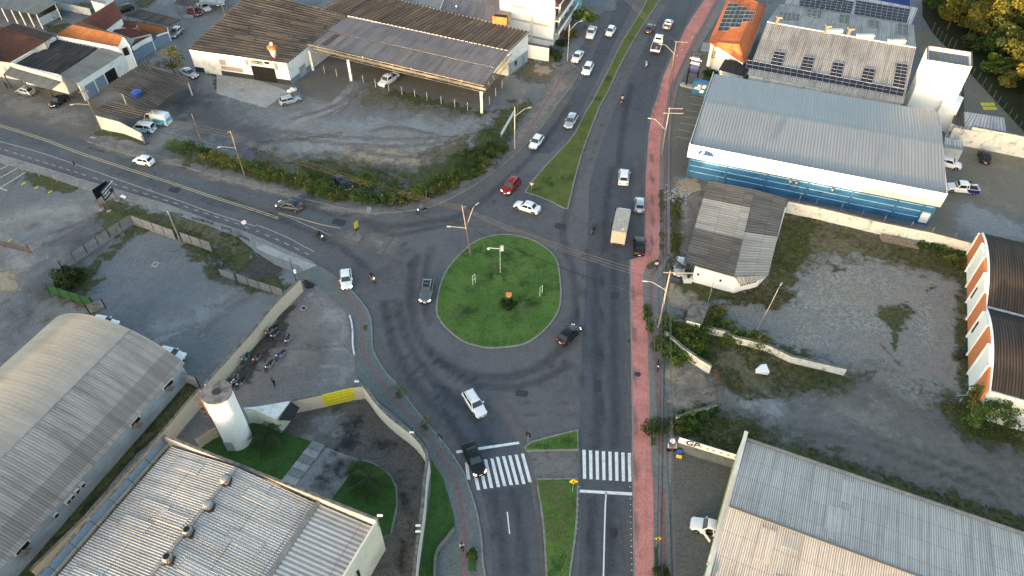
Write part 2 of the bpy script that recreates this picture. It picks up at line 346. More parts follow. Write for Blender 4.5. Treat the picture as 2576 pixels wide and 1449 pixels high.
# roofs
M['r_brown'] = roofmat('old_brown_fibre_cement', (.105,.088,.072), (.035,.030,.026), (.21,.175,.14), .7, 3.2, 1.0, .22, .6, rust=((.20,.105,.045), .45))
M['r_brown2'] = roofmat('dark_fibre_cement', (.062,.058,.054), (.022,.021,.02), (.13,.12,.11), .7, 3.2, 1.0, .25, .6, rust=((.15,.085,.04), .3))
M['r_canopy'] = roofmat('canopy_grey_purple_sheet', (.22,.195,.195), (.10,.09,.088), (.33,.30,.295), .6, 3.0, 5.0, .14, .5, rust=((.15,.11,.095), .3))
M['r_shed'] = roofmat('carport_brown_sheet', (.10,.088,.078), (.035,.031,.028), (.20,.18,.16), .7, 3.0, 1.0, .25, .6)
M['r_grey'] = roofmat('grey_fibre_cement', (.20,.20,.185), (.11,.11,.10), (.27,.265,.245), .5, 2.2, 4.0, .12, .3)
M['r_br'] = roofmat('lichen_grey_fibre_cement', (.53,.505,.465), (.20,.19,.175), (.66,.635,.59), .5, 2.6, 7.0, .05, .5)
M['r_bl'] = roofmat('streaky_white_fibre_cement', (.52,.495,.46), (.18,.165,.15), (.64,.61,.56), .5, 4.5, 7.0, .05, .5)
M['r_bl2'] = roofmat('newer_metal_sheet', (.42,.415,.40), (.21,.20,.19), (.56,.55,.53), .45, 5, 6.0, .05, .5, rust=((.30,.17,.11), .3))
M['r_barrel'] = roofmat('barrel_roof_beige', (.36,.325,.27), (.22,.20,.17), (.43,.39,.33), .4, 50, 6, .05, .15)
M['r_barrel2'] = roofmat('barrel_roof_grey', (.33,.30,.275), (.13,.118,.108), (.42,.40,.385), .7, 50, 3, .08, .25)
M['r_blue'] = roofmat('blue_grey_metal_roof', (.27,.282,.283), (.21,.218,.22), (.31,.32,.32), .4, 40, 3, .04, .5, .5, .2)
M['r_solar'] = roofmat('lichened_sheet_roof', (.36,.35,.33), (.13,.125,.12), (.48,.46,.43), .6, 3.2, 3.0, .08, .4, rust=((.36,.28,.21), .45))
M['r_saw'] = roofmat('dark_brown_corrugated', (.080,.058,.042), (.018,.015,.013), (.13,.095,.068), .6, 60, 4, .08, .8)
M['r_patch1'] = roofmat('old_patchwork_dark', (.15,.14,.125), (.055,.05,.046), (.26,.24,.21), .7, 3.0, 1.0, .2, .5)
M['r_patch2'] = roofmat('old_patchwork_light', (.36,.345,.31), (.17,.16,.14), (.46,.44,.40), .6, 3.0, 1.0, .12, .45)
M['r_white'] = roofmat('white_metal_sheet', (.42,.45,.46), (.12,.12,.12), (.62,.64,.65), .5, 30, 1, .12, .6)
M['r_tile_or'] = roofmat('orange_clay_tiles', (.48,.15,.06), (.29,.085,.035), (.58,.21,.09), .4, .35, 1.0, .10, .5)
M['r_tile_rd'] = roofmat('dark_red_clay_tiles', (.15,.052,.035), (.055,.028,.022), (.22,.085,.055), .6, .35, 1.0, .18, .5)
M['r_tile_br'] = roofmat('old_brown_clay_tiles', (.095,.042,.03), (.035,.02,.016), (.15,.065,.04), .6, .35, 1.0, .2, .5)
M['r_tile_am'] = roofmat('amber_clay_tiles', (.21,.085,.035), (.08,.038,.02), (.30,.13,.05), .6, .35, 1.0, .18, .5)
def _pv():
    m, t, b = mk('solar_cells', .45, 0, .12); tc = node(t, 'ShaderNodeTexCoord')
    br = node(t, 'ShaderNodeTexBrick'); br.offset = 0; t.links.new(tc.outputs['UV'], br.inputs['Vector']); br.inputs['Scale'].default_value = 6
    br.inputs['Brick Width'].default_value = 1; br.inputs['Row Height'].default_value = .5; br.inputs['Mortar Size'].default_value = .02
    br.inputs['Color1'].default_value = (.008,.010,.022,1); br.inputs['Color2'].default_value = (.011,.013,.028,1); br.inputs['Mortar'].default_value = (.03,.035,.05,1)
    t.links.new(br.outputs[0], b.inputs['Base Color']); return m
M['pv'] = _pv()
M['pv_frame'] = flat('aluminium_frame', (.30,.31,.33), .4, .5)
def leaf(name, c1, c2, c3):
    m, t, b = mk(name, .7, 0, .25); at = node(t, 'ShaderNodeAttribute'); at.attribute_name = 'v'
    o = mixc(t, sstep(t, at.outputs['Fac'], .0, .6), c1, c2); o = mixc(t, sstep(t, at.outputs['Fac'], .55, 1.0), o, c3)
    t.links.new(o, b.inputs['Base Color'])
    tr = node(t, 'ShaderNodeBsdfTranslucent'); t.links.new(o, tr.inputs[0]); mx = node(t, 'ShaderNodeMixShader'); mx.inputs[0].default_value = .25
    t.links.new(b.outputs[0], mx.inputs[1]); t.links.new(tr.outputs[0], mx.inputs[2]); t.links.new(mx.outputs[0], t.nodes['Material Output'].inputs[0]); return m
M['leaf'] = leaf('green_foliage', (.026,.055,.010), (.065,.12,.020), (.12,.18,.036))
M['leaf_dk'] = leaf('dark_foliage', (.014,.030,.008), (.032,.060,.014), (.058,.095,.022))
M['leaf_yl'] = leaf('yellow_green_foliage', (.05,.065,.013), (.11,.11,.018), (.21,.165,.028))
M['leaf_olive'] = leaf('olive_foliage', (.045,.060,.014), (.11,.125,.028), (.21,.21,.055))
M['leaf_dry'] = leaf('dry_foliage', (.06,.055,.02), (.11,.095,.035), (.18,.15,.06))
M['bark'] = flat('bark', (.09,.07,.05), .9, var=.3, scale=5)
# ---------------- surface builders ----------------
def sheet(name, pts, z, m, kind='structure', label=None, cat=None):
    vs = [(p[0], p[1], z) for p in pts]
    tri = tessellate_polygon([[Vector(v) for v in vs]])
    o = MB().add(vs, [tuple(t) for t in tri]).build(name, m, recalc=False)
    me = o.data
    up = [p.normal.z for p in me.polygons]
    if sum(up) < 0: me.flip_normals()
    bad = [p for p in me.polygons if p.normal.z < 0]
    if bad:
        bm = bmesh.new(); bm.from_mesh(me)
        bmesh.ops.reverse_faces(bm, faces=[f for f in bm.faces if f.normal.z < 0]); bm.to_mesh(me); bm.free()
    return tag(o, label, cat, kind=kind)
def smooth_poly(pts, n=4):
    out = []; N = len(pts)
    for i in range(N):
        p0, p1, p2, p3 = pts[i-1], pts[i], pts[(i+1) % N], pts[(i+2) % N]
        for k in range(n):
            t = k/n; out.append(.5*((2*p1)+(-p0+p2)*t+(2*p0-5*p1+4*p2-p3)*t*t+(-p0+3*p1-3*p2+p3)*t**3))
    return out
def smooth_line(pts, n=5):
    pts = [Vector(p) for p in pts]; q = [2*pts[0]-pts[1]]+pts+[2*pts[-1]-pts[-2]]; out = []
    for i in range(1, len(q)-2):
        p0, p1, p2, p3 = q[i-1:i+3]
        for k in range(n):
            t = k/n; out.append(.5*((2*p1)+(-p0+p2)*t+(2*p0-5*p1+4*p2-p3)*t*t+(-p0+3*p1-3*p2+p3)*t**3))
    out.append(pts[-1]); return out
def offs(pts, d, closed=True):
    """offset a polyline sideways (to the left of travel)"""
    N = len(pts); out = []
    for i in range(N):
        a = pts[(i-1) % N] if (closed or i > 0) else pts[i]; b = pts[(i+1) % N] if (closed or i < N-1) else pts[i]
        t = Vector((b[0]-a[0], b[1]-a[1], 0)); t.normalize(); out.append(Vector((pts[i][0]-t.y*d, pts[i][1]+t.x*d, pts[i][2] if len(pts[i]) > 2 else 0)))
    return out
def ribbon(mb, pts, w, z, closed=False):
    l = offs(pts, w/2, closed); r = offs(pts, -w/2, closed); n = len(pts)
    vs = [(p[0], p[1], z) for p in l]+[(p[0], p[1], z) for p in r]
    fs = [(i, n+i, n+(i+1) % n, (i+1) % n) for i in range(n if closed else n-1)]
    mb.add(vs, fs); return mb
def strip(name, pts, w, z, m, closed=False, h=None, kind='structure'):
    """flat ribbon, or a raised kerb when h is given"""
    mb = MB()
    if h is None: ribbon(mb, pts, w, z, closed)
    else:
        l = offs(pts, w/2, closed); r = offs(pts, -w/2, closed); n = len(pts)
        vs = [(p[0], p[1], z) for p in l]+[(p[0], p[1], z) for p in r]+[(p[0], p[1], z+h) for p in l]+[(p[0], p[1], z+h) for p in r]
        fs = []
        for i in range(n if closed else n-1):
            j = (i+1) % n; fs += [(2*n+i, 3*n+i, 3*n+j, 2*n+j), (i, 2*n+i, 2*n+j, j), (3*n+i, n+i, n+j, 3*n+j)]
        mb.add(vs, fs)
    o = mb.build(name, m, recalc=False)
    if h is None and o.data.polygons[0].normal.z < 0: o.data.flip_normals()
    return tag(o, kind=kind)
def sdist(px, py, poly):
    X = np.array([p[0] for p in poly]); Y = np.array([p[1] for p in poly]); n = len(X)
    ins = np.zeros(px.shape, bool); dm = np.full(px.shape, 1e9)
    for i in range(n):
        x1, y1, x2, y2 = X[i], Y[i], X[(i+1) % n], Y[(i+1) % n]
        cnd = ((y1 > py) != (y2 > py)) & (px < (x2-x1)*(py-y1)/((y2-y1) if y2 != y1 else 1e-9)+x1); ins ^= cnd
        dx, dy = x2-x1, y2-y1; L = dx*dx+dy*dy+1e-12
        t = np.clip(((px-x1)*dx+(py-y1)*dy)/L, 0, 1); dm = np.minimum(dm, np.hypot(px-x1-t*dx, py-y1-t*dy))
    return np.where(ins, dm, -dm)
_pz = [0.0]
def patch(name, pts, m, z, feather=2.0, cell=None, kind='structure'):
    xs = [p[0] for p in pts]; ys = [p[1] for p in pts]
    f = feather; x0, x1, y0, y1 = min(xs)-f, max(xs)+f, min(ys)-f, max(ys)+f
    if cell is None: cell = max(.35, min(1.5, max(x1-x0, y1-y0)/60), f/3)
    nx = int((x1-x0)/cell)+2; ny = int((y1-y0)/cell)+2
    gx, gy = np.meshgrid(np.linspace(x0, x1, nx), np.linspace(y0, y1, ny))
    a = np.clip(.5+sdist(gx, gy, pts)/(2*f)+.0, 0, 1)
    keep = np.zeros((ny-1, nx-1), bool)
    keep = (a[:-1,:-1] > 0) | (a[1:,:-1] > 0) | (a[:-1,1:] > 0) | (a[1:,1:] > 0)
    idx = np.arange(nx*ny).reshape(ny, nx)
    q = np.stack([idx[:-1,:-1][keep], idx[:-1,1:][keep], idx[1:,1:][keep], idx[1:,:-1][keep]], 1)
    used, inv = np.unique(q, return_inverse=True); q = inv.reshape(-1, 4)
    V = np.stack([gx.ravel()[used], gy.ravel()[used], np.full(len(used), z)], 1)
    me = bpy.data.meshes.new(name); me.from_pydata(V.tolist(), [], q.tolist())
    at = me.attributes.new('a', 'FLOAT', 'POINT'); at.data.foreach_set('value', a.ravel()[used].astype(np.float32))
    me.materials.append(m); o = bpy.data.objects.new(name, me); C.objects.link(o); return tag(o, kind=kind)
def blob(cx, cy, rx, ry, rot=0, n=14, jag=.25):
    pts = []
    for i in range(n):
        t = 2*math.pi*i/n; k = 1+random.uniform(-jag, jag); x = rx*k*math.cos(t); y = ry*k*math.sin(t)
        pts.append(Vector((cx+x*math.cos(rot)-y*math.sin(rot), cy+x*math.sin(rot)+y*math.cos(rot), 0)))
    return pts
def bl(q, f): # bilinear q=[a0,a1,b1,b0], f=(u,v): u along a0->a1, v from a to b
    a = q[0].lerp(q[1], f[0]); b = q[3].lerp(q[2], f[0]); return a.lerp(b, f[1])
def ribbed(name, q, pitch, m, parent, amp=.045, seg=4, rows=1, sag=0, square=False):
    """corrugated sheet on four corners [a0,a1,b1,b0]; ribs run from edge a to edge b"""
    q = [Vector(p) for p in q]; L = ((q[1]-q[0]).length+(q[2]-q[3]).length)/2; n = max(2, int(round(L/pitch)))
    H = ((q[3]-q[0]).length+(q[2]-q[1]).length)/2; N = n*seg
    vs = []; uv = []; fs = []
    for j in range(rows+1):
        for i in range(N+1):
            u = i/N; p = bl(q, (u, j/rows)); ph = (i % seg)/seg
            if square: dz = amp if (ph < .3 or ph > .8) else -amp
            else: dz = amp*math.cos(2*math.pi*ph)
            p = p+Vector((0, 0, dz+sag*math.sin(math.pi*j/rows))); vs.append(p); uv.append((i/seg, H*j/rows))
    for j in range(rows):
        for i in range(N):
            k = j*(N+1)+i; fs.append((k, k+1, k+N+2, k+N+1))
    o = MB().add(vs, fs, uv).build(name, m, parent, recalc=False)
    if o.data.polygons[0].normal.z < 0: o.data.flip_normals()
    sm = o.modifiers.new('thickness', 'SOLIDIFY'); sm.thickness = .03; sm.offset = -1
    return o
def resheet(q, n, mats, parent, pitch, amp=.04, us=.06, vs_=.28, lift=.05):
    q = [Vector(p) for p in q]
    for i in range(n):
        u, v = random.uniform(.03, .92-us), random.uniform(.05, .95-vs_); c = [bl(q, (u, v)), bl(q, (u+us, v)), bl(q, (u+us, v+vs_)), bl(q, (u, v+vs_))]
        ribbed('replacement_sheet', [p+Vector((0,0,lift)) for p in c], pitch, M[random.choice(mats)], parent, amp)
def edge_cap(mb, a, b, w=.3, h=.12):   # ridge cap / gutter bar of rectangular section
    a = Vector(a); b = Vector(b); d = (b-a).normalized(); n = Vector((d.y, -d.x, 0)).normalized()*w/2
    lo = Vector((0,0,-h/2)); hi = Vector((0,0,h/2))
    return mb.hexa([a-n+lo, b-n+lo, b+n+lo, a+n+lo, a-n+hi, b-n+hi, b+n+hi, a+n+hi])
def walls(name, tops, m, parent, inset=.3, drop=.08, skip=(), z0=0.0):
    """walls under a roof outline; tops are roof corners in order"""
    tops = [Vector(p) for p in tops]; c = sum(tops, Vector())/len(tops); q = []
    for p in tops:
        d = Vector((c.x-p.x, c.y-p.y, 0)); d = d.normalized()*inset*1.4; q.append(Vector((p.x+d.x, p.y+d.y, p.z-drop)))
    mb = MB(); n = len(q)
    for i in range(n):
        if i in skip: continue
        a, b = q[i], q[(i+1) % n]; mb.quad((a.x,a.y,z0), (b.x,b.y,z0), tuple(b), tuple(a))
    o = mb.build(name, m, parent, recalc=False)
    sm = o.modifiers.new('thickness', 'SOLIDIFY'); sm.thickness = .03; sm.offset = 0
    return o, q
def wallrun(name, pts, h, m, label, cat='wall', w=.18, cap=None, z=0.0, group=None, posts=None, capm='coping'):
    """free-standing boundary wall along ground points; its coping is a part"""
    n = len(pts); mb = MB(); l = offs(pts, w/2, False); r = offs(pts, -w/2, False)
    hh = h if isinstance(h, (list, tuple)) else [h]*n
    vs = []; fs = []
    for k in range(n): vs += [(l[k].x,l[k].y,z), (r[k].x,r[k].y,z), (r[k].x,r[k].y,hh[k]), (l[k].x,l[k].y,hh[k])]
    for k in range(n-1):
        a = 4*k; b = a+4; fs += [(a,b,b+3,a+3), (a+1,a+2,b+2,b+1), (a+3,b+3,b+2,a+2)]
    fs += [(0,3,2,1), (4*n-4,4*n-3,4*n-2,4*n-1)]
    base = Vector(((pts[0][0]+pts[-1][0])/2, (pts[0][1]+pts[-1][1])/2, 0))
    if not cap:
        o = mb.add(vs, fs).build(name, m); return tag(o, label, cat, group)
    t = thing(name, label, cat, group=group)
    mb.add(vs, fs).build('wall_body', m, t)
    cm = MB(); l = offs(pts, w/2+.04, False); r = offs(pts, -w/2-.04, False); vs = []; fs = []
    for k in range(n): vs += [(l[k].x,l[k].y,hh[k]), (r[k].x,r[k].y,hh[k]), (r[k].x,r[k].y,hh[k]+cap), (l[k].x,l[k].y,hh[k]+cap)]
    for k in range(n-1):
        a = 4*k; b = a+4; fs += [(a,b,b+3,a+3), (a+1,a+2,b+2,b+1), (a+3,b+3,b+2,a+2), (a,a+1,b+1,b)]
    fs += [(0,3,2,1), (4*n-4,4*n-3,4*n-2,4*n-1)]
    cm.add(vs, fs).build('coping', M[capm], t)
    rebase(t, base); return t
# ---------------- foliage ----------------
def leaves(name, centres, m, parent=None, per=60, size=.16, spread=1.0):
    """centres: list of (x,y,z,rx,ry,rz,v) clumps, filled with leaf-sized faces"""
    V = []; A = []
    for (x, y, z, rx, ry, rz, v) in centres:
        n = max(6, int(per*rng.uniform(.8, 1.2))); d = rng.normal(size=(n, 3)); d /= np.linalg.norm(d, axis=1)[:, None]
        r = rng.uniform(.35, 1.0, n)**.6; c = d*r[:, None]*np.array([rx, ry, rz])*spread+np.array([x, y, z])
        a = rng.normal(size=(n, 3)); a /= np.linalg.norm(a, axis=1)[:, None]; b = np.cross(a, rng.normal(size=(n, 3))); b /= np.linalg.norm(b, axis=1)[:, None]
        s = size*rng.uniform(.6, 1.4, n)[:, None]
        V.append(np.stack([c-a*s-b*s*.5, c+a*s-b*s*.5, c+a*s+b*s*.5, c-a*s+b*s*.5], 1).reshape(-1, 3))
        A.append(np.repeat(np.clip(v+rng.normal(0, .13, n), 0, 1), 4))
    V = np.concatenate(V); A = np.concatenate(A); n = len(V)//4
    V[:, 2] = np.maximum(V[:, 2], .02)
    me = bpy.data.meshes.new(name); me.vertices.add(len(V)); me.vertices.foreach_set('co', V.ravel().astype(np.float32))
    me.loops.add(4*n); me.loops.foreach_set('vertex_index', np.arange(4*n, dtype=np.int32)); me.polygons.add(n)
    me.polygons.foreach_set('loop_start', np.arange(0, 4*n, 4, dtype=np.int32)); me.polygons.foreach_set('loop_total', np.full(n, 4, np.int32))
    at = me.attributes.new('v', 'FLOAT', 'POINT'); at.data.foreach_set('value', A.astype(np.float32)); me.update(calc_edges=True)
    me.materials.append(m); o = bpy.data.objects.new(name, me); C.objects.link(o)
    if parent: o.parent = parent
    return o
def tree(name, label, loc, h, r, m='leaf', clumps=26, per=70, size=.2, trunk=.18, flat_=.75, group=None, cat='tree', base=.35, lean=0):
    t = thing(name, label, cat, (loc[0], loc[1], 0), group=group)
    mb = MB(); top = Vector((lean*h, 0, h*.62)); mb.bar((0,0,0), top*.5, trunk, trunk*.75, 7).bar(top*.5, top, trunk*.75, trunk*.5, 7)
    cs = []
    for i in range(clumps):
        th = random.uniform(0, 6.283); u = random.uniform(-1, 1); rr = r*random.uniform(.35, 1)*math.sqrt(max(0.05, 1-u*u*.8))
        c = Vector((lean*h+rr*math.cos(th), rr*math.sin(th), h*(base+(1-base)*.5)+u*h*(1-base)*.42)); k = r*random.uniform(.22, .42)
        cs.append((c.x, c.y, c.z, k, k, k*flat_, random.uniform(.1, .85)))
        if i % 3 == 0: mb.bar(top*random.uniform(.45, .95), c, trunk*.32, trunk*.1, 4)
    mb.build('trunk', M['bark'], t); leaves('crown', cs, M[m], t, int(per*1.6), size*.78); return t
def shrub(name, label, loc, rx, ry, h, m='leaf', clumps=12, per=60, size=.12, group=None, rz=0, cat='shrub'):
    t = thing(name, label, cat, (loc[0], loc[1], 0), rz, group=group); mb = MB(); cs = []
    for i in range(clumps):
        th = random.uniform(0, 6.283); k = math.sqrt(random.random()); c = (rx*k*math.cos(th), ry*k*math.sin(th), h*random.uniform(.3, .8)*(1.1-.5*k))
        s = random.uniform(.28, .5)*h; cs.append((c[0], c[1], c[2], s*1.1, s*1.1, s*.8, random.uniform(.1, .9)))
        if i % 2 == 0: mb.bar((c[0]*.3, c[1]*.3, 0), c, .03, .015, 4)
    mb.build('stem', M['bark'], t); leaves('leaf_mass', cs, M[m], t, int(per*1.5), size*.8); return t
def palm(name, label, loc, h, r, nf=14, m='leaf', group=None, droop=.9):
    t = thing(name, label, 'palm tree', (loc[0], loc[1], 0), group=group)
    mb = MB(); mb.bar((0,0,0), (.1,0,h*.5), .16, .13, 8).bar((.1,0,h*.5), (.15,.05,h), .13, .11, 8); mb.build('trunk', M['bark'], t)
    V = []; F = []; A = []
    for k in range(nf):
        th = 2*math.pi*k/nf*1.0+random.uniform(-.2, .2); el = random.uniform(.2, 1.1); v = random.uniform(.15, .9); prev = None
        N = 9
        for i in range(N):
            s0, s1 = i/N, (i+1)/N
            def pos(s): return Vector((.15+math.cos(th)*r*s*math.cos(el*.5), .05+math.sin(th)*r*s*math.cos(el*.5), h+r*(math.sin(el)*s*.8-droop*s*s)))
            a, b = pos(s0), pos(s1); side = Vector((-math.sin(th), math.cos(th), 0)); lw = r*.24*math.sin(math.pi*min(1, .12+s0*.9))+.03
            for sg in (-1, 1):
                for q in (0, .5):
                    c = a.lerp(b, q); tip = c+side*sg*lw+(b-a)*.8-Vector((0,0,lw*.45)); n = len(V)
                    V += [c, c+(b-a)*.34, tip+(b-a)*.08, tip]; F.append((n, n+1, n+2, n+3)); A += [v]*4
            n = len(V); V += [a+side*.02, b+side*.02, b-side*.02, a-side*.02]; F.append((n, n+1, n+2, n+3)); A += [v]*4
    me = bpy.data.meshes.new('crown'); me.from_pydata([tuple(p) for p in V], [], F); at = me.attributes.new('v', 'FLOAT', 'POINT'); at.data.foreach_set('value', A)
    me.materials.append(M[m]); o = bpy.data.objects.new('crown', me); C.objects.link(o); o.parent = t; return t
# ---------------- skin figures ----------------
def skinned(name, nodes, edges, m, parent, root=0, sub=2):
    me = bpy.data.meshes.new(name); me.from_pydata([n[:3] for n in nodes], edges, []); o = bpy.data.objects.new(name, me); C.objects.link(o)
    o.parent = parent; o.modifiers.new('skin', 'SKIN'); sv = me.skin_vertices
    if not sv: 
        bm = bmesh.new(); bm.from_mesh(me); bm.verts.layers.skin.verify(); bm.to_mesh(me); bm.free(); sv = me.skin_vertices
    for i, n in enumerate(nodes): sv[0].data[i].radius = (n[3], n[3] if len(n) < 5 else n[4]); sv[0].data[i].use_root = (i == root)
    s = o.modifiers.new('sub', 'SUBSURF'); s.levels = 1; s.render_levels = sub; me.materials.append(m); return o
def person(label, loc, heading, top, legs, pose='stand', hair='hair', group=None, helmet=None, bag=None, lean=0.0, stride=.18, parent_z=0):
    """1.72 m figure; x forward. poses: stand, walk, ride"""
    t = thing('person', label, 'person', (loc[0], loc[1], parent_z), heading, group=group)
    if pose == 'ride':
        pel = (-.12, 0, .80); ch = (.02, 0, 1.16); nk = (.07, 0, 1.38); hd = (.11, 0, 1.50)
        hips = [(-.10, s*.10, .78) for s in (1,-1)]; kn = [(.30, s*.20, .62) for s in (1,-1)]; an = [(.08, s*.20, .20) for s in (1,-1)]; toe = [(.24, s*.21, .15) for s in (1,-1)]
        sh = [(.05, s*.19, 1.33) for s in (1,-1)]; el = [(.25, s*.30, 1.10) for s in (1,-1)]; wr = [(.46, s*.33, 1.06) for s in (1,-1)]
    else:
        st = stride if pose == 'walk' else .03
        pel = (0, 0, .92); ch = (lean*.4, 0, 1.22); nk = (lean, 0, 1.46); hd = (lean+.02, 0, 1.60)
        hips = [(0, s*.09, .90) for s in (1,-1)]; kn = [(st*s*.6+.03, s*.10, .50) for s in (1,-1)]; an = [(st*s*1.1-.02, s*.10, .09) for s in (1,-1)]; toe = [(st*s*1.1+.15, s*.12, .04) for s in (1,-1)]
        sh = [(lean*.9, s*.18, 1.40) for s in (1,-1)]; el = [(lean*.7-st*s*.5, s*.25, 1.14) for s in (1,-1)]; wr = [(lean*.7-st*s*.8+.10, s*.24, .92) for s in (1,-1)]
    N = [pel+(.12,), ch+(.13,), nk+(.055,), (hd[0], 0, hd[2]-.06, .07), (hd[0], 0, hd[2]+.03, .095), (hd[0], 0, hd[2]+.10, .06)]
    E = [(0,1),(1,2),(2,3),(3,4),(4,5)]
    for i in (0, 1):
        b = len(N); N += [hips[i]+(.095,), kn[i]+(.06,), an[i]+(.038,), toe[i]+(.035,)]; E += [(0,b),(b,b+1),(b+1,b+2),(b+2,b+3)]
        b = len(N); N += [sh[i]+(.06,), el[i]+(.042,), wr[i]+(.028,)]; E += [(1,b),(b,b+1),(b+1,b+2)]
        wv = Vector(wr[i]); d = (wv-Vector(el[i])).normalized(); side = d.cross(Vector((1,0,0.01))).normalized() if pose != 'ride' else Vector((0,1,0)); pm = wv+d*.06
        N.append(tuple(pm)+(.034, .018)); E.append((b+2, b+3)); pb = b+3
        for f in range(4):
            o1 = pm+d*(.035)+side*(f-1.5)*.019; o2 = o1+d*(.028+.006*(1-abs(f-1.5)/2)); o3 = o2+d*.018+Vector((0,0,-.018))
            k = len(N); N += [tuple(o1)+(.009,), tuple(o2)+(.0085,), tuple(o3)+(.007,)]; E += [(pb,k),(k,k+1),(k+1,k+2)]
        o1 = pm-d*.03+side*.04; k = len(N); N += [tuple(o1)+(.011,), tuple(o1+d*.035+side*.008)+(.009,)]; E += [(pb,k),(k,k+1)]
    skinned('body', N, E, M['skin'], t)
    g = 1.22
    N2 = [(pel[0], 0, pel[2]+.03, .155), ch+(.165,), (nk[0]*.9, 0, nk[2]-.07, .10)]; E2 = [(0,1),(1,2)]
    for i in (0, 1):
        b = len(N2); N2 += [sh[i]+(.078,), el[i]+(.056,)]; e = tuple(Vector(el[i]).lerp(Vector(wr[i]), .85 if top != cloth('white_shirt', (.6,.6,.6)) else .1)); N2 += [e+(.042,)]; E2 += [(1,b),(b,b+1),(b+1,b+2)]
    skinned('shirt', N2, E2, top, t)
    N3 = [pel+(.15,)]; E3 = []
    for i in (0, 1):
        b = len(N3); N3 += [hips[i]+(.115,), kn[i]+(.078,), (an[i][0], an[i][1], an[i][2]+.02, .058)]; E3 += [(0,b),(b,b+1),(b+1,b+2)]
    skinned('trousers', N3, E3, legs, t)
    for i in (0, 1):
        a, b = Vector(an[i]), Vector(toe[i]); skinned('shoe', [(a.x-.05, a.y, a.z-.02, .05), (b.x, b.y, b.z+.01, .045)], [(0,1)], M['black'], t)
    if helmet is None:
        MB().lathe([(.02,hd[2]+.175),(.075,hd[2]+.155),(.108,hd[2]+.09),(.112,hd[2]+.03),(.095,hd[2]+.0)], hd[0]-.018, 0, 12).build('hair', M[hair], t, smooth=True)
    else:
        hm = MB().lathe([(.02,hd[2]+.21),(.09,hd[2]+.185),(.135,hd[2]+.11),(.14,hd[2]+.02),(.12,hd[2]-.07),(.10,hd[2]-.10)], hd[0], 0, 14).build('helmet', helmet, t, smooth=True)
        MB().box(hd[0]+.08, hd[0]+.148, -.09, .09, hd[2]-.01, hd[2]+.07).build('visor', M['glass'], hm, bevel=.02)
    # eyes, nose, mouth
    if helmet is None:
        MB().box(hd[0]+.085, hd[0]+.105, -.012, .012, hd[2]-.02, hd[2]+.025).build('nose', M['skin'], t, bevel=.005)
        for s in (-1, 1): MB().lathe([(.002,hd[2]+.045),(.010,hd[2]+.035),(.002,hd[2]+.025)], hd[0]+.088, s*.032, 8).build('eye', M['black'], t)
    if bag:
        bk = thing('backpack', bag[0], 'backpack', (loc[0], loc[1], 0), heading)
        MB().box(ch[0]-.33, ch[0]-.17, -.15, .15, ch[2]-.22, ch[2]+.20).build('bag_body', bag[1], bk, bevel=.05)
        for s in (-1, 1): MB().bar((ch[0]-.17, s*.10, ch[2]+.18), (ch[0]+.02, s*.12, ch[2]+.22), .02).bar((ch[0]+.02, s*.12, ch[2]+.22), (ch[0]+.15, s*.12, ch[2]), .02).build('strap', bag[1], bk)
    return t
# ---------------- vehicles ----------------
CT = {  # L, W, H, front-x hood end, windscreen top x, rear-glass top x, rear-glass bottom x, belt z, trunk z
 'hatch': (3.95, 1.70, 1.50, .92, .33, -1.22, -1.72, .92, .92), 'suv': (4.35, 1.80, 1.63, .98, .42, -1.45, -1.95, 1.02, 1.02),
 'sedan': (4.50, 1.75, 1.46, .95, .30, -.98, -1.52, .90, .98), 'wagon': (4.25, 1.68, 1.48, .95, .38, -1.55, -2.0, .92, .92),
 'pickup': (5.10, 1.85, 1.72, 1.25, .72, -.62, -.80, 1.05, 1.02), 'smallpickup': (4.45, 1.68, 1.50, .98, .42, -.45, -.60, .94, .90),
 'minivan': (4.40, 1.75, 1.80, 1.35, .85, -1.95, -2.12, 1.02, 1.0), 'van': (5.30, 1.95, 2.30, 2.0, 1.45, -2.50, -2.60, 1.15, 1.1)}
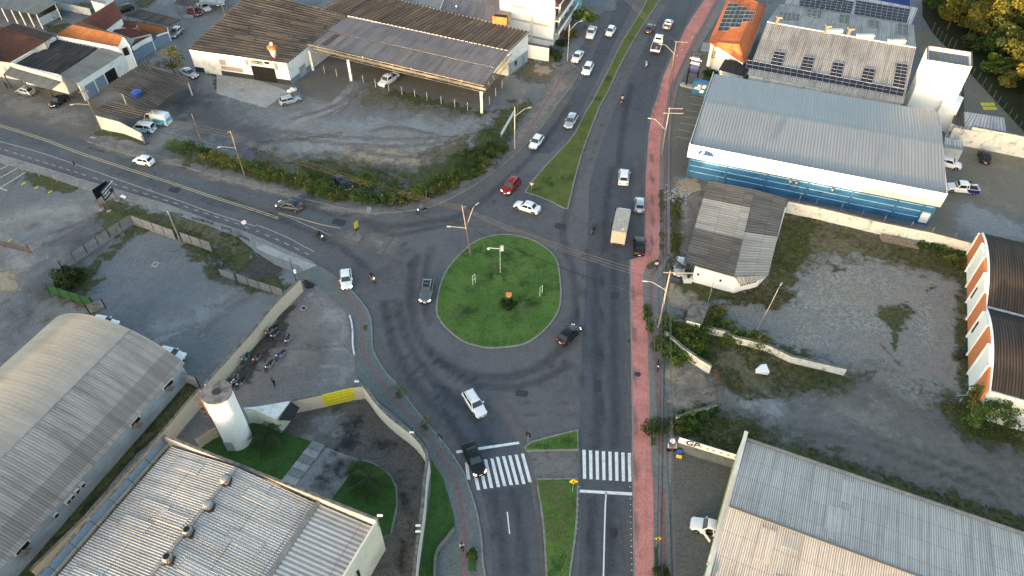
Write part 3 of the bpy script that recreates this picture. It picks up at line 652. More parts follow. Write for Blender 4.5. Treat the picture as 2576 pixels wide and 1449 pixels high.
def car(label, typ, pm, rear, front, zc=.75, lit=False, roofm=None, cat='car', group=None, rails=False, extra=None, trim='black', lowm=None, name=None, vertical=None):
    L, Wd, H, xw, xt, xrt, xrb, belt, tz = CT[typ]
    a = P(rear[0], rear[1], zc); b = P(front[0], front[1], zc); ctr = (a+b)/2; hd = math.atan2(b.y-a.y, b.x-a.x)
    t = thing(name or ('pickup_truck' if 'pickup' in typ else 'van' if typ in ('van', 'minivan') else 'parked_car' if group and 'parked' in group else 'car'), label, cat, (ctr.x, ctr.y, 0), hd, group=group)
    w2 = Wd/2; hl = L/2; hood = belt-.12
    pick = 'pickup' in typ
    # lower body lofted along x
    bt = tz if not pick else .62
    st = [(-hl, .80, .36, min(bt, .72)), (-hl+.10, .93, .26, bt-.05), (-hl+.35, .98, .20, bt), (-hl+.9, 1.0, .18, bt if pick else max(bt, belt)), (xrb+.02, 1.0, .18, (bt if pick else belt)),
          (xrb+.05, 1.0, .18, belt), (0, 1.0, .18, belt), (xw-.1, 1.0, .18, belt-.01), (xw+.15, .99, .18, hood+.04), (hl-.65, .97, .18, hood-.04), (hl-.28, .90, .20, hood-.12), (hl-.10, .82, .26, hood-.22), (hl, .66, .34, hood-.34)]
    st = sorted(st, key=lambda q: q[0]); vs = []; fs = []
    for (x, k, z0, z1) in st:
        y = w2*k; ze = z1-.10
        vs += [(x, -y*.90, z0), (x, -y, z0+.12), (x, -y, ze-.12), (x, -y*.955, ze), (x, -y*.86, z1), (x, 0, z1+.035*(k > .85)), (x, y*.86, z1), (x, y*.955, ze), (x, y, ze-.12), (x, y, z0+.12), (x, y*.90, z0)]
    n = 11
    for i in range(len(st)-1):
        for j in range(n): fs.append((i*n+j, i*n+(j+1) % n, (i+1)*n+(j+1) % n, (i+1)*n+j))
    fs += [tuple(range(n-1, -1, -1)), tuple(range((len(st)-1)*n, len(st)*n))]
    mb = MB().add(vs, fs)
    bh = .88*w2; rh = .70*w2 if typ != 'van' else .84*w2
    if typ == 'minivan': rh = .78*w2
    rz = H
    def cabv(x, y, z): return (x, y, z)
    cv = []; 
    prof = [(xw, belt-.03, bh), (xt+.04, rz-.07, rh+.02), (xt-.12, rz-.015, rh-.03), ((xt+xrt)/2, rz+.02, rh-.01), (xrt+.15, rz-.015, rh-.03), (xrt-.03, rz-.07, rh+.01), (xrb, tz-.03 if not pick else belt-.03, bh*.97)]
    base = len(mb.v)
    for (x, z, y) in prof: cv += [(x, -y, z), (x, -y*.55, z+(.02 if z > belt+.2 else 0)), (x, y*.55, z+(.02 if z > belt+.2 else 0)), (x, y, z)]
    cf = []
    for i in range(len(prof)-1):
        for j in range(3): cf.append((i*4+j, i*4+j+1, (i+1)*4+j+1, (i+1)*4+j))
    cf += [tuple(i*4 for i in range(len(prof))), tuple(i*4+3 for i in range(len(prof)-1, -1, -1))]
    if roofm is None: mb.add(cv, cf)
    body = mb.build('body', pm, t, smooth=True)
    body.modifiers.new('bevel', 'BEVEL').width = .02
    es = body.modifiers.new('split', 'EDGE_SPLIT'); es.split_angle = R(38)
    if roofm is not None: MB().add(cv, cf).build('roof', roofm, t, smooth=False)
    G = M['glass']
    def lerp(p, q, f): return Vector(p).lerp(Vector(q), f)
    # windscreen
    e = .015; A0 = Vector((xw, 0, belt-.03)); A1 = Vector((xt+.04, 0, rz-.07)); nrm = Vector((A1.z-A0.z, 0, A0.x-A1.x)).normalized()*e
    lo, hi = A0.lerp(A1, .06)+nrm, A0.lerp(A1, .95)+nrm; yl, yh = bh*.95-.02, rh*.95
    ws = MB().add([(lo.x,-yl,lo.z),(lo.x,yl,lo.z),(hi.x,yh,hi.z+.015),(hi.x,-yh,hi.z+.015)], [(0,1,2,3)]).build('windscreen', M['glass_b'], t, recalc=False)
    A0 = Vector((xrb, 0, (tz if not pick else belt)-.03)); A1 = Vector((xrt-.03, 0, rz-.07)); nrm = Vector((-(A1.z-A0.z), 0, A1.x-A0.x)).normalized()*e
    if nrm.x > 0: nrm = -nrm
    lo, hi = A0.lerp(A1, .22 if typ != 'sedan' else .1)+nrm, A0.lerp(A1, .92)+nrm
    if typ != 'van': MB().add([(lo.x,-yl*.88,lo.z),(lo.x,yl*.88,lo.z),(hi.x,yh*.92,hi.z+.01),(hi.x,-yh*.92,hi.z+.01)], [(0,3,2,1)]).build('rear_window', G, t, recalc=False)
    for s in (-1, 1):
        mb = MB(); x0, x1 = xw-.22, xrb+.22
        if typ == 'van': x1 = xt-.9
        def side(x, f):
            z = belt+.02+(rz-.14-belt)*f; y = (bh+(rh+.015-bh)*((z-belt)/(rz-.07-belt)))+.012
            return Vector((x, s*y, z))
        zt = .93
        xm = (xt+xrt)/2-.1 if not pick else xrt+.35
        segs = [(x0, xt-.02, xm+.05, xm+.05), (xm-.05, xm-.05, xrt+.05, x1)] if typ != 'van' else [(x0, xt-.05, xt-.75, xt-.75)]
        if typ in ('suv', 'wagon', 'minivan'):
            x2 = xm-.95; segs = [segs[0], (xm-.05, xm-.05, x2, x2), (x2-.1, x2-.1, xrt+.1, x1)]
        if typ == 'smallpickup': segs = [(x0, xt-.02, -.15, -.15), (-.25,-.25,-.38,-.38)]
        for (f0, f1, r1, r0) in segs:
            q = [side(f0, .04), side(f1, zt), side(r1, zt), side(r0, .04)]; mb.quad(*q)
        mb.build('side_window', G, t, recalc=False)
        MB().box(xw-.42, xw-.25, s*(w2-.02) if s > 0 else -w2-.16, w2+.16 if s > 0 else -(w2-.02), belt-.02, belt+.12).build('mirror', pm, t, bevel=.03)
        lm = M['headlit'] if lit else M['lampglass']
        MB().add([(hl-.12, s*w2*.50, hood-.20), (hl-.40, s*w2*.90, hood-.13), (hl-.24, s*w2*.93, hood-.30), (hl+.0, s*w2*.55, hood-.34)], [(0,1,2,3)] if s > 0 else [(3,2,1,0)]).build('headlight', lm, t, recalc=False).modifiers.new('th', 'SOLIDIFY').thickness = .05
        MB().box(-hl-.012, -hl+.10, s*w2*.66-.13, s*w2*.66+.13, .66 if not pick else .60, .86 if not pick else .92).build('tail_light', M['taillit'] if lit else M['tail'], t, bevel=.02)
        for xx in (hl-.78, -hl+.80):
            wh = MB(); wh.bar((xx, s*(w2-.22), .31), (xx, s*(w2+.01), .31), .315, n=18); o = wh.build('wheel', M['tyre'], t)
            rm = MB(); rm.bar((xx, s*(w2-.02), .31), (xx, s*(w2+.02), .31), .20, n=14); rm.build('rim', M['rim'], o)
            MB().bar((xx, s*(w2-.30), .34), (xx, s*(w2-.004+.008), .34), .375, n=18).build('wheel_arch', M['black'], t)
    MB().box(hl-.10, hl+.03, -w2*.45, w2*.45, .30, .48).build('grille', M['black'], t, bevel=.02)
    MB().box(hl+.03, hl+.045, -.2, .2, .38, .50).build('number_plate', M['white_clean'], t)
    MB().box(-hl-.03, -hl-.012, -.2, .2, .46, .58).build('number_plate', M['white_clean'], t)
    if rails:
        for s in (-1, 1): MB().bar((xt-.2, s*rh*.9, rz+.06), (xrt+.1, s*rh*.9, rz+.05), .025).build('roof_rail', M['steel'], t)
    if pick:
        q = MB(); x0, x1 = -hl+.06, xrb-.02; hz = tz
        q.box(x0, x1, -w2*.99, -w2*.86, .60, hz).box(x0, x1, w2*.86, w2*.99, .60, hz).box(x0-.02, x0+.08, -w2*.93, w2*.93, .60, hz)
        q.build('load_bed', pm, t, bevel=.02); MB().box(x0+.08, x1, -w2*.86, w2*.86, .60, .66).build('bed_floor', M[trim], t)
    if extra: extra(t, L, w2, H)
    return t
MOTO = {}
def moto(label, colm, rear, front, rider=None, zc=.5, group='parked motorcycles', lit=False, box=None):
    a = P(rear[0], rear[1], zc); b = P(front[0], front[1], zc); ctr = (a+b)/2; hd = math.atan2(b.y-a.y, b.x-a.x)
    t = thing('motorcycle', label, 'motorcycle', (ctr.x, ctr.y, 0), hd, group=group)
    for x in (.66, -.62):
        o = MB(); 
        n = 20
        prof = [(.30,-.05),(.265,-.05),(.265,.05),(.30,.05),(.32,0)]; vs = []; fs = []
        for i in range(n):
            tt = 2*math.pi*i/n
            for (r, y) in prof: vs.append((x+r*math.cos(tt), y, .32+r*math.sin(tt)))
        for i in range(n):
            for j in range(5): fs.append((i*5+j, i*5+(j+1) % 5, ((i+1) % n)*5+(j+1) % 5, ((i+1) % n)*5+j))
        o.add(vs, fs); wh = o.build('wheel', M['tyre'], t, smooth=True)
        sp = MB()
        for i in range(6): tt = math.pi*i/6*2; sp.bar((x, 0, .32), (x+.27*math.cos(tt), 0, .32+.27*math.sin(tt)), .012, n=4)
        sp.build('spokes', M['rim'], wh)
    fr = MB().bar((.40,0,.95), (-.1,0,.45), .04).bar((-.1,0,.45), (-.62,0,.32), .035).bar((.35,0,.85), (-.55,0,.78), .035).bar((.66,.07,.32), (.42,.07,1.0), .028).bar((.66,-.07,.32), (.42,-.07,1.0), .028)
    fr.build('frame', M['steel_dk'], t)
    MB().box(-.12,.22,-.13,.13,.26,.58).build('engine', M['steel'], t, bevel=.04)
    MB().bar((.1,.16,.30), (-.75,.19,.42), .045, .06, 8).build('exhaust', M['steel'], t)
    bm_ = MB().lathe([(.03,.70),(.13,.74),(.17,.84),(.13,.94),(.03,.98)], 0, 0, 12); bm_.v = [(.14+v[0]*1.5, v[1], v[2]) for v in bm_.v]; bm_.build('fuel_tank', colm, t, smooth=True)
    MB().hexa([(-.72,-.10,.78),(-.05,-.13,.76),(-.05,.13,.76),(-.72,.10,.78),(-.75,-.10,.90),(-.08,-.12,.84),(-.08,.12,.84),(-.75,.10,.90)]).build('seat', M['black'], t, bevel=.03)
    MB().hexa([(-.95,-.07,.60),(-.4,-.09,.55),(-.4,.09,.55),(-.95,.07,.60),(-.98,-.07,.74),(-.4,-.10,.76),(-.4,.10,.76),(-.98,.07,.74)]).build('tail_fairing', colm, t, bevel=.03)
    MB().bar((.40,-.34,1.06), (.44,0,1.0), .018).bar((.44,0,1.0), (.40,.34,1.06), .018).bar((.40,-.38,1.06), (.42,-.26,1.05), .028).bar((.40,.38,1.06), (.42,.26,1.05), .028).build('handlebar', M['black'], t)
    MB().lathe([(.02,.82),(.10,.84),(.11,.92),(.09,1.0),(.02,1.02)], .54, 0, 12).build('headlight', M['headlit'] if lit else M['lampglass'], t, smooth=True)
    MB().box(.38,.92,-.06,.06,.64,.68).build('front_mudguard', colm, t, bevel=.02)
    for s in (-1, 1): MB().bar((.40, s*.22, 1.06), (.36, s*.28, 1.20), .01).box(.34,.37,s*.28-.06,s*.28+.06,1.18,1.26).build('mirror', M['black'], t)
    if box: MB().box(-1.05,-.65,-.2,.2,.90,1.25).build('top_box', box, t, bevel=.04)
    if rider:
        p = person(rider[0], (ctr.x-.12*math.cos(hd), ctr.y-.12*math.sin(hd)), hd, rider[1], rider[2], 'ride', helmet=rider[3], bag=None, parent_z=.06)
    return t
# ---------------- poles, wires, fences, text ----------------
def pole(label, base, h, r0=.16, r1=.10, m='pole', cat='utility pole', arms=(), lamp=None, group=None, name='utility_pole', tip=None, insul=True, extra=None):
    """arms: (z, dir_deg, length_left, length_right)"""
    r0 *= .68; r1 *= .68; b = P(*base); t = thing(name, label, cat, (b.x, b.y, 0), group=group)
    tx, ty = tip or (0, 0)
    MB().bar((0,0,0), (tx,ty,h), r0, r1, 10).build('shaft', M[m], t)
    def at(z): return Vector((tx*z/h, ty*z/h, z))
    for (z, dg, l, r) in arms:
        d = Vector((math.cos(R(dg)), math.sin(R(dg)), 0)); c = at(z); o = Vector((-d.y, d.x, 0))*.14
        ar = MB().hexa([c+o-d*l+Vector((0,-.05,-.06)), c+o+d*r+Vector((0,-.05,-.06)), c+o+d*r+Vector((0,.05,-.06)), c+o-d*l+Vector((0,.05,-.06)), c+o-d*l+Vector((0,-.05,.06)), c+o+d*r+Vector((0,-.05,.06)), c+o+d*r+Vector((0,.05,.06)), c+o-d*l+Vector((0,.05,.06))]).build('crossarm', M[m if m != 'pole_white' else 'pole'], t)
        if insul:
            for k in np.linspace(-l+.1, r-.1, 4): p = c+o+d*float(k); MB().lathe([(.03,p.z+.05),(.06,p.z+.12),(.035,p.z+.18),(.05,p.z+.25),(.02,p.z+.3)], p.x, p.y, 8).build('insulator', M['steel_dk'], ar)
    for (z, dg, L, rise) in (lamp or ()):
        d = Vector((math.cos(R(dg)), math.sin(R(dg)), 0)); c = at(z); e = c+d*L*.75+Vector((0,0,rise)); f = c+d*L+Vector((0,0,rise+.05))
        la = MB().bar(c, e, .04).bar(e, f, .035).build('lamp_arm', M['steel'], t)
        u = Vector((-d.y, d.x, 0))*.14; g = f+d*.65
        MB().hexa([f-u*.7+Vector((0,0,-.05)), g-u+Vector((0,0,-.05)), g+u+Vector((0,0,-.05)), f+u*.7+Vector((0,0,-.05)), f-u*.7+Vector((0,0,.06)), g-u+Vector((0,0,.05)), g+u+Vector((0,0,.05)), f+u*.7+Vector((0,0,.06))]).build('lamp_head', M['pole_white'], la, bevel=.02)
    if extra: extra(t, at)
    return t
def wires(name, label, runs, r=.02, m='wire', sag=.35, group='overhead cables'):
    mb = MB()
    for a, b in runs:
        a = Vector(a); b = Vector(b); L = (b-a).length; pts = []
        for i in range(9): f = i/8; p = a.lerp(b, f); p.z -= sag*L/25*4*f*(1-f); pts.append(p)
        mb.path(pts, r, 4)
    o = mb.build(name, M[m]); return tag(o, label, 'cable', group)
def barfence(label, pts, h, postm='black', barm='steel', step=2.2, bar=.12, br=.032, group=None, name='metal_fence', base=None, rails=(.12, 1)):
    t = thing(name, label, 'fence', group=group)
    L = [0]
    for a, b in zip(pts[:-1], pts[1:]): L.append(L[-1]+(b-a).length)
    def at(s):
        for i in range(len(pts)-1):
            if s <= L[i+1]+1e-6: return pts[i].lerp(pts[i+1], (s-L[i])/(L[i+1]-L[i]))
        return pts[-1]
    n = max(1, round(L[-1]/step)); bars = MB(); 
    for k in range(n+1):
        p = at(L[-1]*k/n); MB().box(p.x-.05, p.x+.05, p.y-.05, p.y+.05, 0, h+.03).build('post', M[postm], t)
    s = 0
    while s < L[-1]: p = at(s); bars.bar((p.x,p.y,.1), (p.x,p.y,h), br, n=4); s += bar
    bars.build('bars', M[barm], t)
    rl = MB()
    for a, b in zip(pts[:-1], pts[1:]):
        for z in (h*.06+.05, h-.03): rl.bar((a.x,a.y,z), (b.x,b.y,z), .03, n=4)
    rl.build('rail', M[postm], t)
    if base:
        q = MB(); 
        for a, b in zip(pts[:-1], pts[1:]): edge_cap(q, (a.x,a.y,.12), (b.x,b.y,.12), .22, .24)
        q.build('plinth', M[base], t)
    rebase(t, at(L[-1]/2)*Vector((1,1,0)).length if False else Vector((at(L[-1]/2).x, at(L[-1]/2).y, 0))); return t
def text(s, m, parent, origin, xdir, up, size, name='lettering', align='LEFT', ext=.015):
    cu = bpy.data.curves.new(name, 'FONT'); cu.body = s; cu.size = size; cu.extrude = ext; cu.offset = size*.022; cu.align_x = align; cu.align_y = 'CENTER'
    tmp = bpy.data.objects.new('tmp', cu); C.objects.link(tmp); bpy.context.view_layer.update()
    me = bpy.data.meshes.new_from_object(tmp); bpy.data.objects.remove(tmp)
    x = Vector(xdir).normalized(); u = Vector(up).normalized(); n = x.cross(u)
    mt = Matrix((( x.x, u.x, n.x, origin[0]), (x.y, u.y, n.y, origin[1]), (x.z, u.z, n.z, origin[2]), (0,0,0,1)))
    me.transform(mt); me.materials.clear(); me.materials.append(m); me.name = name
    o = bpy.data.objects.new(name, me); C.objects.link(o)
    if parent is not None: o.parent = parent
    return o
# ======================= THE SETTING =======================
def slab(name, pts, h, m, z0=0.0, kind='structure'):
    vs = [(p[0], p[1], h) for p in pts]; n = len(vs); tri = [tuple(t) for t in tessellate_polygon([[Vector(v) for v in vs]])]
    vs += [(p[0], p[1], z0) for p in pts]; fs = tri+[(i, (i+1) % n, n+(i+1) % n, n+i) for i in range(n)]
    o = MB().add(vs, fs).build(name, m, recalc=True)
    return tag(o, kind=kind)
big = [(-1500,-1500),(1500,-1500),(1500,2500),(-1500,2500)]
sheet('ground', big, 0.0, M['gravel'])
# --- asphalt carriageways: one sheet
ROAD = DP('-70,268 0,288 101,312 213,352 221,358 320,390 427,411 533,442 644,473 724,493 804,511 873,527.5 911,536 951,538 1017,533 1081,523 1124,505 1177,478 1231,442 1288,398 1304,384 1368,315 1400,267 1437,219 1453,190 1458,176 1438,157 1465,110 1480,75 1495,45 1520,27 1548,24 1545,0 1535,-70 '
          '1860,-70 1773,0 1741,45 1715,91 1688,149 1669,192 1656,240 1640,283 1631,347 1630,370 1624.5,447 1623,541 1621,621 1621,645 1585,655 1586,740 1587,788 1589,922 1591,1055 1591,1143 1593,1249 1595,1449 1596,1560 '
          '1225,1560 1220,1449 1215,1420 1212,1369 1207,1329 1199,1289 1188,1249 1177,1220 1167,1190 1151,1164 1129,1132 1103,1100 1076,1068 1039,1023 999,968 975,943 951,908 937,874 935,826 931,796 916,770 897,746 880,727 855,701 812,674 788,661 745,640 700,620 650,597 600,578 533,557 427,517 320,485 208,453 107,421 0,389 -70,372')
sheet('road', ROAD, .020, M['asphalt'])
# newer, darker asphalt strips laid over it
MAINR = DP('1840,-70 1762,0 1733,45 1706,91 1680,149 1661,192 1648,240 1632,283 1623,347 1621,370 1617,447 1615,541 1612,621 1610,648 1578,655 1580,740 1581,788 1583,922 1585,1055 1585,1143 1587,1249 1589,1449 1590,1560 1452,1560 1455,1449 1459,1342 1462,1276 1458,1150 1458,1055 1463,900 1470,780 1476,640 1480,560 1482,470 1500,400 1520,340 1552,260 1590,180 1640,80 1690,-10 1715,-70')
sheet('carriageway_surface_right', MAINR, .024, M['asphalt_dark'])
sheet('carriageway_surface_left', DP('1550,-70 1555,0 1530,60 1500,120 1470,190 1440,240 1405,292 1370,345 1330,385 1385,385 1420,345 1450,300 1480,245 1510,185 1545,110 1590,20 1620,-70'), .024, M['asphalt_dark'])
sheet('carriageway_surface_south', DP('1140,1100 1185,1170 1212,1240 1232,1330 1240,1449 1243,1560 1365,1560 1362,1449 1355,1340 1338,1240 1318,1150 1300,1100 1262,1040 1180,990 1080,960'), .024, M['asphalt_dark'])
sheet('carriageway_surface_west', DP('-70,292 0,306 100,330 213,366 320,398 427,424 533,452 644,486 724,508 804,532 862,552 905,562 860,585 820,572 735,560 640,545 533,518 427,484 320,450 213,415 107,382 0,350 -70,332'), .024, M['asphalt_west'])
# tyre-polished tracks, curved with the traffic
TZ = [0]
def track(name, s, w_, z=.028, m='track'):
    TZ[0] += 1; z += TZ[0]*.00012
    pts = smooth_line(DP(s), 6); L = offs(pts, w_/2, False)+offs(pts, -w_/2, False)[::-1]; patch(name, L, M[m], z, feather=w_*.4, cell=.8)
M['track'] = decal('tyre_tracks', (.040,.042,.048), (.050,.052,.058), 3, .5, .30, amax=.30, soft=.5, lo=.55)
M['track_lt'] = decal('dusty_lane_edge', (.15,.14,.13), (.19,.18,.165), 1.5, .4, .8, amax=.5, soft=.5, lo=.6)
for s, w_ in [('965,760 985,850 1015,925 1070,1000 1130,1060 1180,1140', 1.3), ('1000,760 1020,840 1060,920 1120,985 1190,1050 1240,1130', 1.2), ('1075,880 1150,930 1240,950 1330,935 1400,890 1440,850', 1.3), ('1100,905 1170,955 1260,975 1350,960 1440,915', 1.1),
              ('1050,640 1035,700 1035,770 1050,840 1090,900', 1.3), ('1085,620 1070,690 1068,760 1080,820', 1.0), ('905,555 980,570 1070,560 1150,545 1220,500 1290,440', 1.4), ('930,575 1000,590 1080,575 1170,560', 1.0),
              ('1500,660 1497,780 1500,900 1502,1060 1500,1130', 1.1), ('1545,640 1543,780 1545,900 1547,1060 1546,1130', 1.1), ('1290,440 1345,385 1390,325 1430,265', 1.1), ('1240,1240 1262,1340 1270,1449', 1.0), ('1290,1230 1310,1340 1320,1449', 1.0),
              ('1490,1245 1487,1449', 1.0), ('1535,1245 1533,1449', 1.0), ('1450,430 1420,560 1415,600 1440,680 1448,760 1440,830', 1.2), ('1540,420 1525,520 1520,640', 1.1), ('1590,210 1570,300 1556,420', 1.2), ('700,500 800,528 880,546', 1.0), ('560,500 660,535 760,575 850,620 930,680', 1.1)]:
    track('tyre_track', s, w_)
for s, w_ in [('940,860 985,940 1050,1020 1110,1090 1150,1140', 1.6), ('905,600 960,650 1010,700', 1.8), ('650,520 760,560 860,600', 1.0), ('1245,590 1330,580 1400,600', 1.6), ('1240,1000 1290,1060 1310,1110', 1.8), ('1600,400 1600,640', 1.6), ('1440,560 1435,500 1470,400', 1.2), ('0,300 200,358 430,424 640,484 840,530', 1.2), ('1330,370 1400,290 1450,200', 1.6), ('1580,760 1584,1449', .9), ('1365,1240 1372,1449', 1.4), ('560,485 690,525', 1.2), ('1020,545 1120,520 1220,462', 1.0)]:
    track('lane_edge_dust', s, w_, .027, 'track_lt')
patch('tar_patch', W('01', '885,25 1030,60 985,112 830,75'), M['tarpatch'], .030, .3)
for s, w_ in [('1425,700 1700,700 1700,1000 1425,1000', 0)]: pass
for s, w_ in [('1476,560 1474,700 1466,860 1460,1060', .22), ('1515,660 1513,900 1517,1120', .3), ('1560,470 1500,468 1450,466', .2), ('1585,520 1540,523 1500,520', .2), ('960,740 990,850 1040,930 1110,1010 1170,1090', .25), ('985,730 1010,830 1060,910 1130,985', .22), ('1090,900 1170,965 1270,985 1370,960', .25), ('1110,915 1180,950 1260,962 1340,945', .2), ('1060,860 1100,920 1160,965', .25), ('1360,930 1430,905 1455,880', .2),
              ('1250,1090 1235,1050 1200,1010', .2), ('1300,1040 1380,1050 1450,1045', .25), ('1290,1010 1370,1020 1450,1010', .2), ('1130,560 1190,545 1250,500 1300,450', .2), ('1010,600 1030,660 1028,740', .2), ('1440,640 1470,660 1455,760 1450,850', .22), ('330,440 380,452 470,478', .2), ('600,520 700,552', .2), ('1480,1260 1478,1449', .16), ('1547,1250 1545,1449', .16), ('1230,1250 1255,1449', .16), ('1520,300 1480,420', .2), ('1570,170 1540,260', .2)]:
    track('crack', s, w_, .0295, 'skid')
for s in ['1538,560 1552,560 1551,590 1537,590', '1495,960 1512,958 1513,985 1496,987', '1180,1005 1205,1020 1198,1035 1172,1020', '840,548 872,556 866,570 835,562', '1400,560 1425,566 1420,580 1394,573', '1535,1330 1552,1330 1553,1352 1536,1352', '1300,980 1330,985 1326,1000 1297,996', '430,470 455,477 447,487 422,480', '1540,735 1556,735 1556,752 1540,752']:
    patch('tar_patch', DP(s), M['tarpatch'], .0325, .25)
# --- raised kerbed islands
def island(name, pts, m, smooth=0, h=.14, kerbw=.22):
    if smooth: pts = smooth_poly(pts, smooth)
    a = sum((pts[i].x*pts[(i+1) % len(pts)].y-pts[(i+1) % len(pts)].x*pts[i].y) for i in range(len(pts)))
    if a < 0: pts = pts[::-1]
    strip('kerb', pts, kerbw, 0, M['kerb'], True, h); slab(name, offs(pts, kerbw*.4), h-.01, m)
    return pts
RB = DP('1288,592 1244,593 1199,607 1164,634 1132,669 1113,703 1103,740 1098,783 1108,808 1129,832 1161,857 1193,869 1231,876 1288,872 1325,863 1357,842 1384,815 1404,783 1411,748 1409,708 1402,661 1381,631 1341,606')
rb = island('roundabout_lawn', RB, M['lawn'], 4)
island('splitter_lawn_north', DP('1321,484 1336,461 1368,423 1403,386 1437,354 1419,381 1448,333 1475,280 1487,262 1515,208 1539,160 1560,115 1589,67 1616,24 1640,-30 1660,-70 1700,-70 1680,-30 1660,0 1635,37 1600,91 1576,133 1552,181 1531,227 1509,267 1491,312 1472,362 1461,394 1448,442 1437,487 1428,525 1419,525 1389,509 1355,495'.replace('1437,354 1419,381 ', '1430,358 ')), M['verge'])
island('splitter_lawn_small', DP('1320,1127 1336,1113 1395,1097 1453,1083 1454,1132 1324,1135'), M['lawn'])
island('median_lawn', DP('1351,1207 1453,1205 1452,1276 1448,1342 1440,1396 1433,1449 1415,1560 1378,1560 1375,1449 1372,1396 1368,1329 1361,1276 1353,1228'), M['lawn'])
slab('median_crossing', DP('1326,1137 1454,1134 1453,1203 1348,1204'), .035, M['conc_dk'])
patch('island_dirt', W('11', '760,870 900,850 1020,880 1290,880 1370,860 1330,1000 1250,1130 1200,1150 1100,1060 960,990 850,930'), M['dust_warm'], .028, 2.2)
slab('concrete_island', W('11', '900,925 960,882 1020,895 972,960'), .14, M['conc_dk'])
slab('concrete_island', W('11', '1250,905 1297,915 1187,1080 1135,1062'), .14, M['conc_dk'])
for i in range(18):
    a_ = random.uniform(0, 6.28); rr = random.uniform(.1, .95)**.5; c_ = P(1256, 735); patch('lawn_patch', blob(c_.x+rr*8*math.cos(a_)*.9, c_.y+rr*10.6*math.sin(a_), random.uniform(.5,1.6), random.uniform(.4,1.2), random.uniform(0,3)), M[random.choice(['lawn_dry','lawn_clump','lawn_clump'])], .135+i*.0008, .7)
for i, (x, y) in enumerate([(1400,420),(1380,460),(1430,450),(1420,500),(1345,478),(1500,250),(1530,200),(1400,1240),(1430,1290),(1390,1320),(1420,1370),(1400,1420),(1365,1230),(1430,1110),(1380,1125),(1600,100),(1450,380),(1465,340)]):
    c_ = P(x, y); patch('lawn_patch', blob(c_.x, c_.y, random.uniform(.5,1.3), random.uniform(.5,1.6), random.uniform(0,3)), M[random.choice(['lawn_dry','lawn_dry','lawn_clump'])], .135+i*.0008, .7)
for s, w_ in [('1592,700 1594,900 1598,1100 1600,1400', .4), ('1640,380 1640,600 1630,650', .4), ('1640,300 1650,260 1670,200', .4)]:
    track('path_grime', s, w_, .131, 'track_lt')
# --- pavements
slab('cycle_path', DP('1773,0 1741,45 1715,91 1688,149 1669,192 1656,240 1640,283 1631,347 1630,370 1624.5,447 1623,541 1621,621 1621,645 1585,655 1586,740 1587,788 1589,922 1591,1055 1591,1143 1593,1249 1595,1449 1596,1560 '
     '1646,1560 1644,1449 1644,1276 1641,1196 1637,1143 1635,1055 1632,948 1628,836 1621,788 1617,740 1617,698 1624,674 1640,661 1657,653 1659,621 1659,487 1660,391 1660,373 1667,320 1681,240 1688,211 1704,187 1728,131 1747,93 1768,59 1799,0 1850,-70 1815,-70'), .13, M['pink'])
KR = DP('1773,0 1741,45 1715,91 1688,149 1669,192 1656,240 1640,283 1631,347 1630,370 1624.5,447 1623,541 1621,621 1621,645 1585,655 1586,740 1587,788 1589,922 1591,1055 1591,1143 1593,1249 1595,1449 1596,1560')
strip('kerb', KR, .16, 0, M['kerb'], False, .14)
slab('pavement_east', DP('1850,-70 1799,0 1768,59 1747,93 1728,131 1704,187 1688,211 1681,240 1667,320 1660,373 1660,391 1659,487 1659,621 1657,653 1640,661 1624,674 1617,698 1617,740 1621,788 1628,836 1632,948 1635,1055 1637,1143 1641,1196 1644,1276 1644,1449 1646,1560 '
     '1692,1560 1689,1449 1684,1300 1677,1143 1672,1095 1669,975 1661,842 1655,740 1665,690 1686,640 1685,560 1685,354 1690,290 1704,227 1730,175 1760,120 1795,65 1840,-10 1875,-70'), .12, M['pave'])
for s in ['1672,354 1672,450 1674,560 1672,640 1655,668 1638,700 1637,740 1638,790 1642,842 1648,905 1653,960 1656,1002 1659,1080 1660,1143', '1665,1228 1667,1330 1671,1436 1673,1560', '1700,200 1690,250 1680,300 1673,354', '1830,-40 1785,40 1755,95 1720,160 1700,200']:
    strip('tactile_strip', smooth_line(DP(s), 5), .55, .135, M['tactile'])
SWK = '880,727 897,746 916,770 931,796 935,826 937,874 951,908 975,943 999,968 1039,1023 1076,1068 1103,1100 1129,1132 1151,1164 1167,1190 1177,1220 1188,1249 1199,1289 1207,1329 1212,1369 1215,1420 1220,1449 1225,1560'
slab('pavement_southwest', DP(SWK+' 1085,1560 1094,1449 1098,1415 1112,1377 1145,1335 1143,1302 1127,1244 1113,1201 1092,1169 1081,1150 1072,1120 1052,1095 1031,1074 991,1039 943,1002 913,962 900,948 892,895 884,850 879,796 863,775 831,746 812,724 770,705 745,690 800,668 812,674 855,701'), .12, M['pave_green'])
strip('kerb', smooth_line(DP(SWK), 3), .18, 0, M['kerb'], False, .14)
for s in ['838,706 857,727 873,746 895,770 908,796 911,842 913,882 927,916 951,948 985,996 1025,1042 1068,1090 1097,1127 1132,1180 1148,1217 1159,1271 1168,1329 1167,1409 1165,1449 1163,1560']:
    strip('tactile_strip', smooth_line(DP(s), 5), .42, .135, M['tactile'])
slab('pavement_west', DP('0,389 107,421 208,453 320,485 427,517 533,557 600,578 650,597 700,620 745,640 788,661 800,668 745,690 690,665 644,635 600,598 533,572 427,535 320,505 300,500 208,475 107,440 0,409 -70,392 -70,372'), .10, M['conc'])
slab('concrete_apron', W('11', '0,960 100,990 210,1040 330,1090 400,1110 640,1210 585,1290 500,1270 400,1180 250,1120 100,1070 0,1010'), .115, M['conc_lt'])
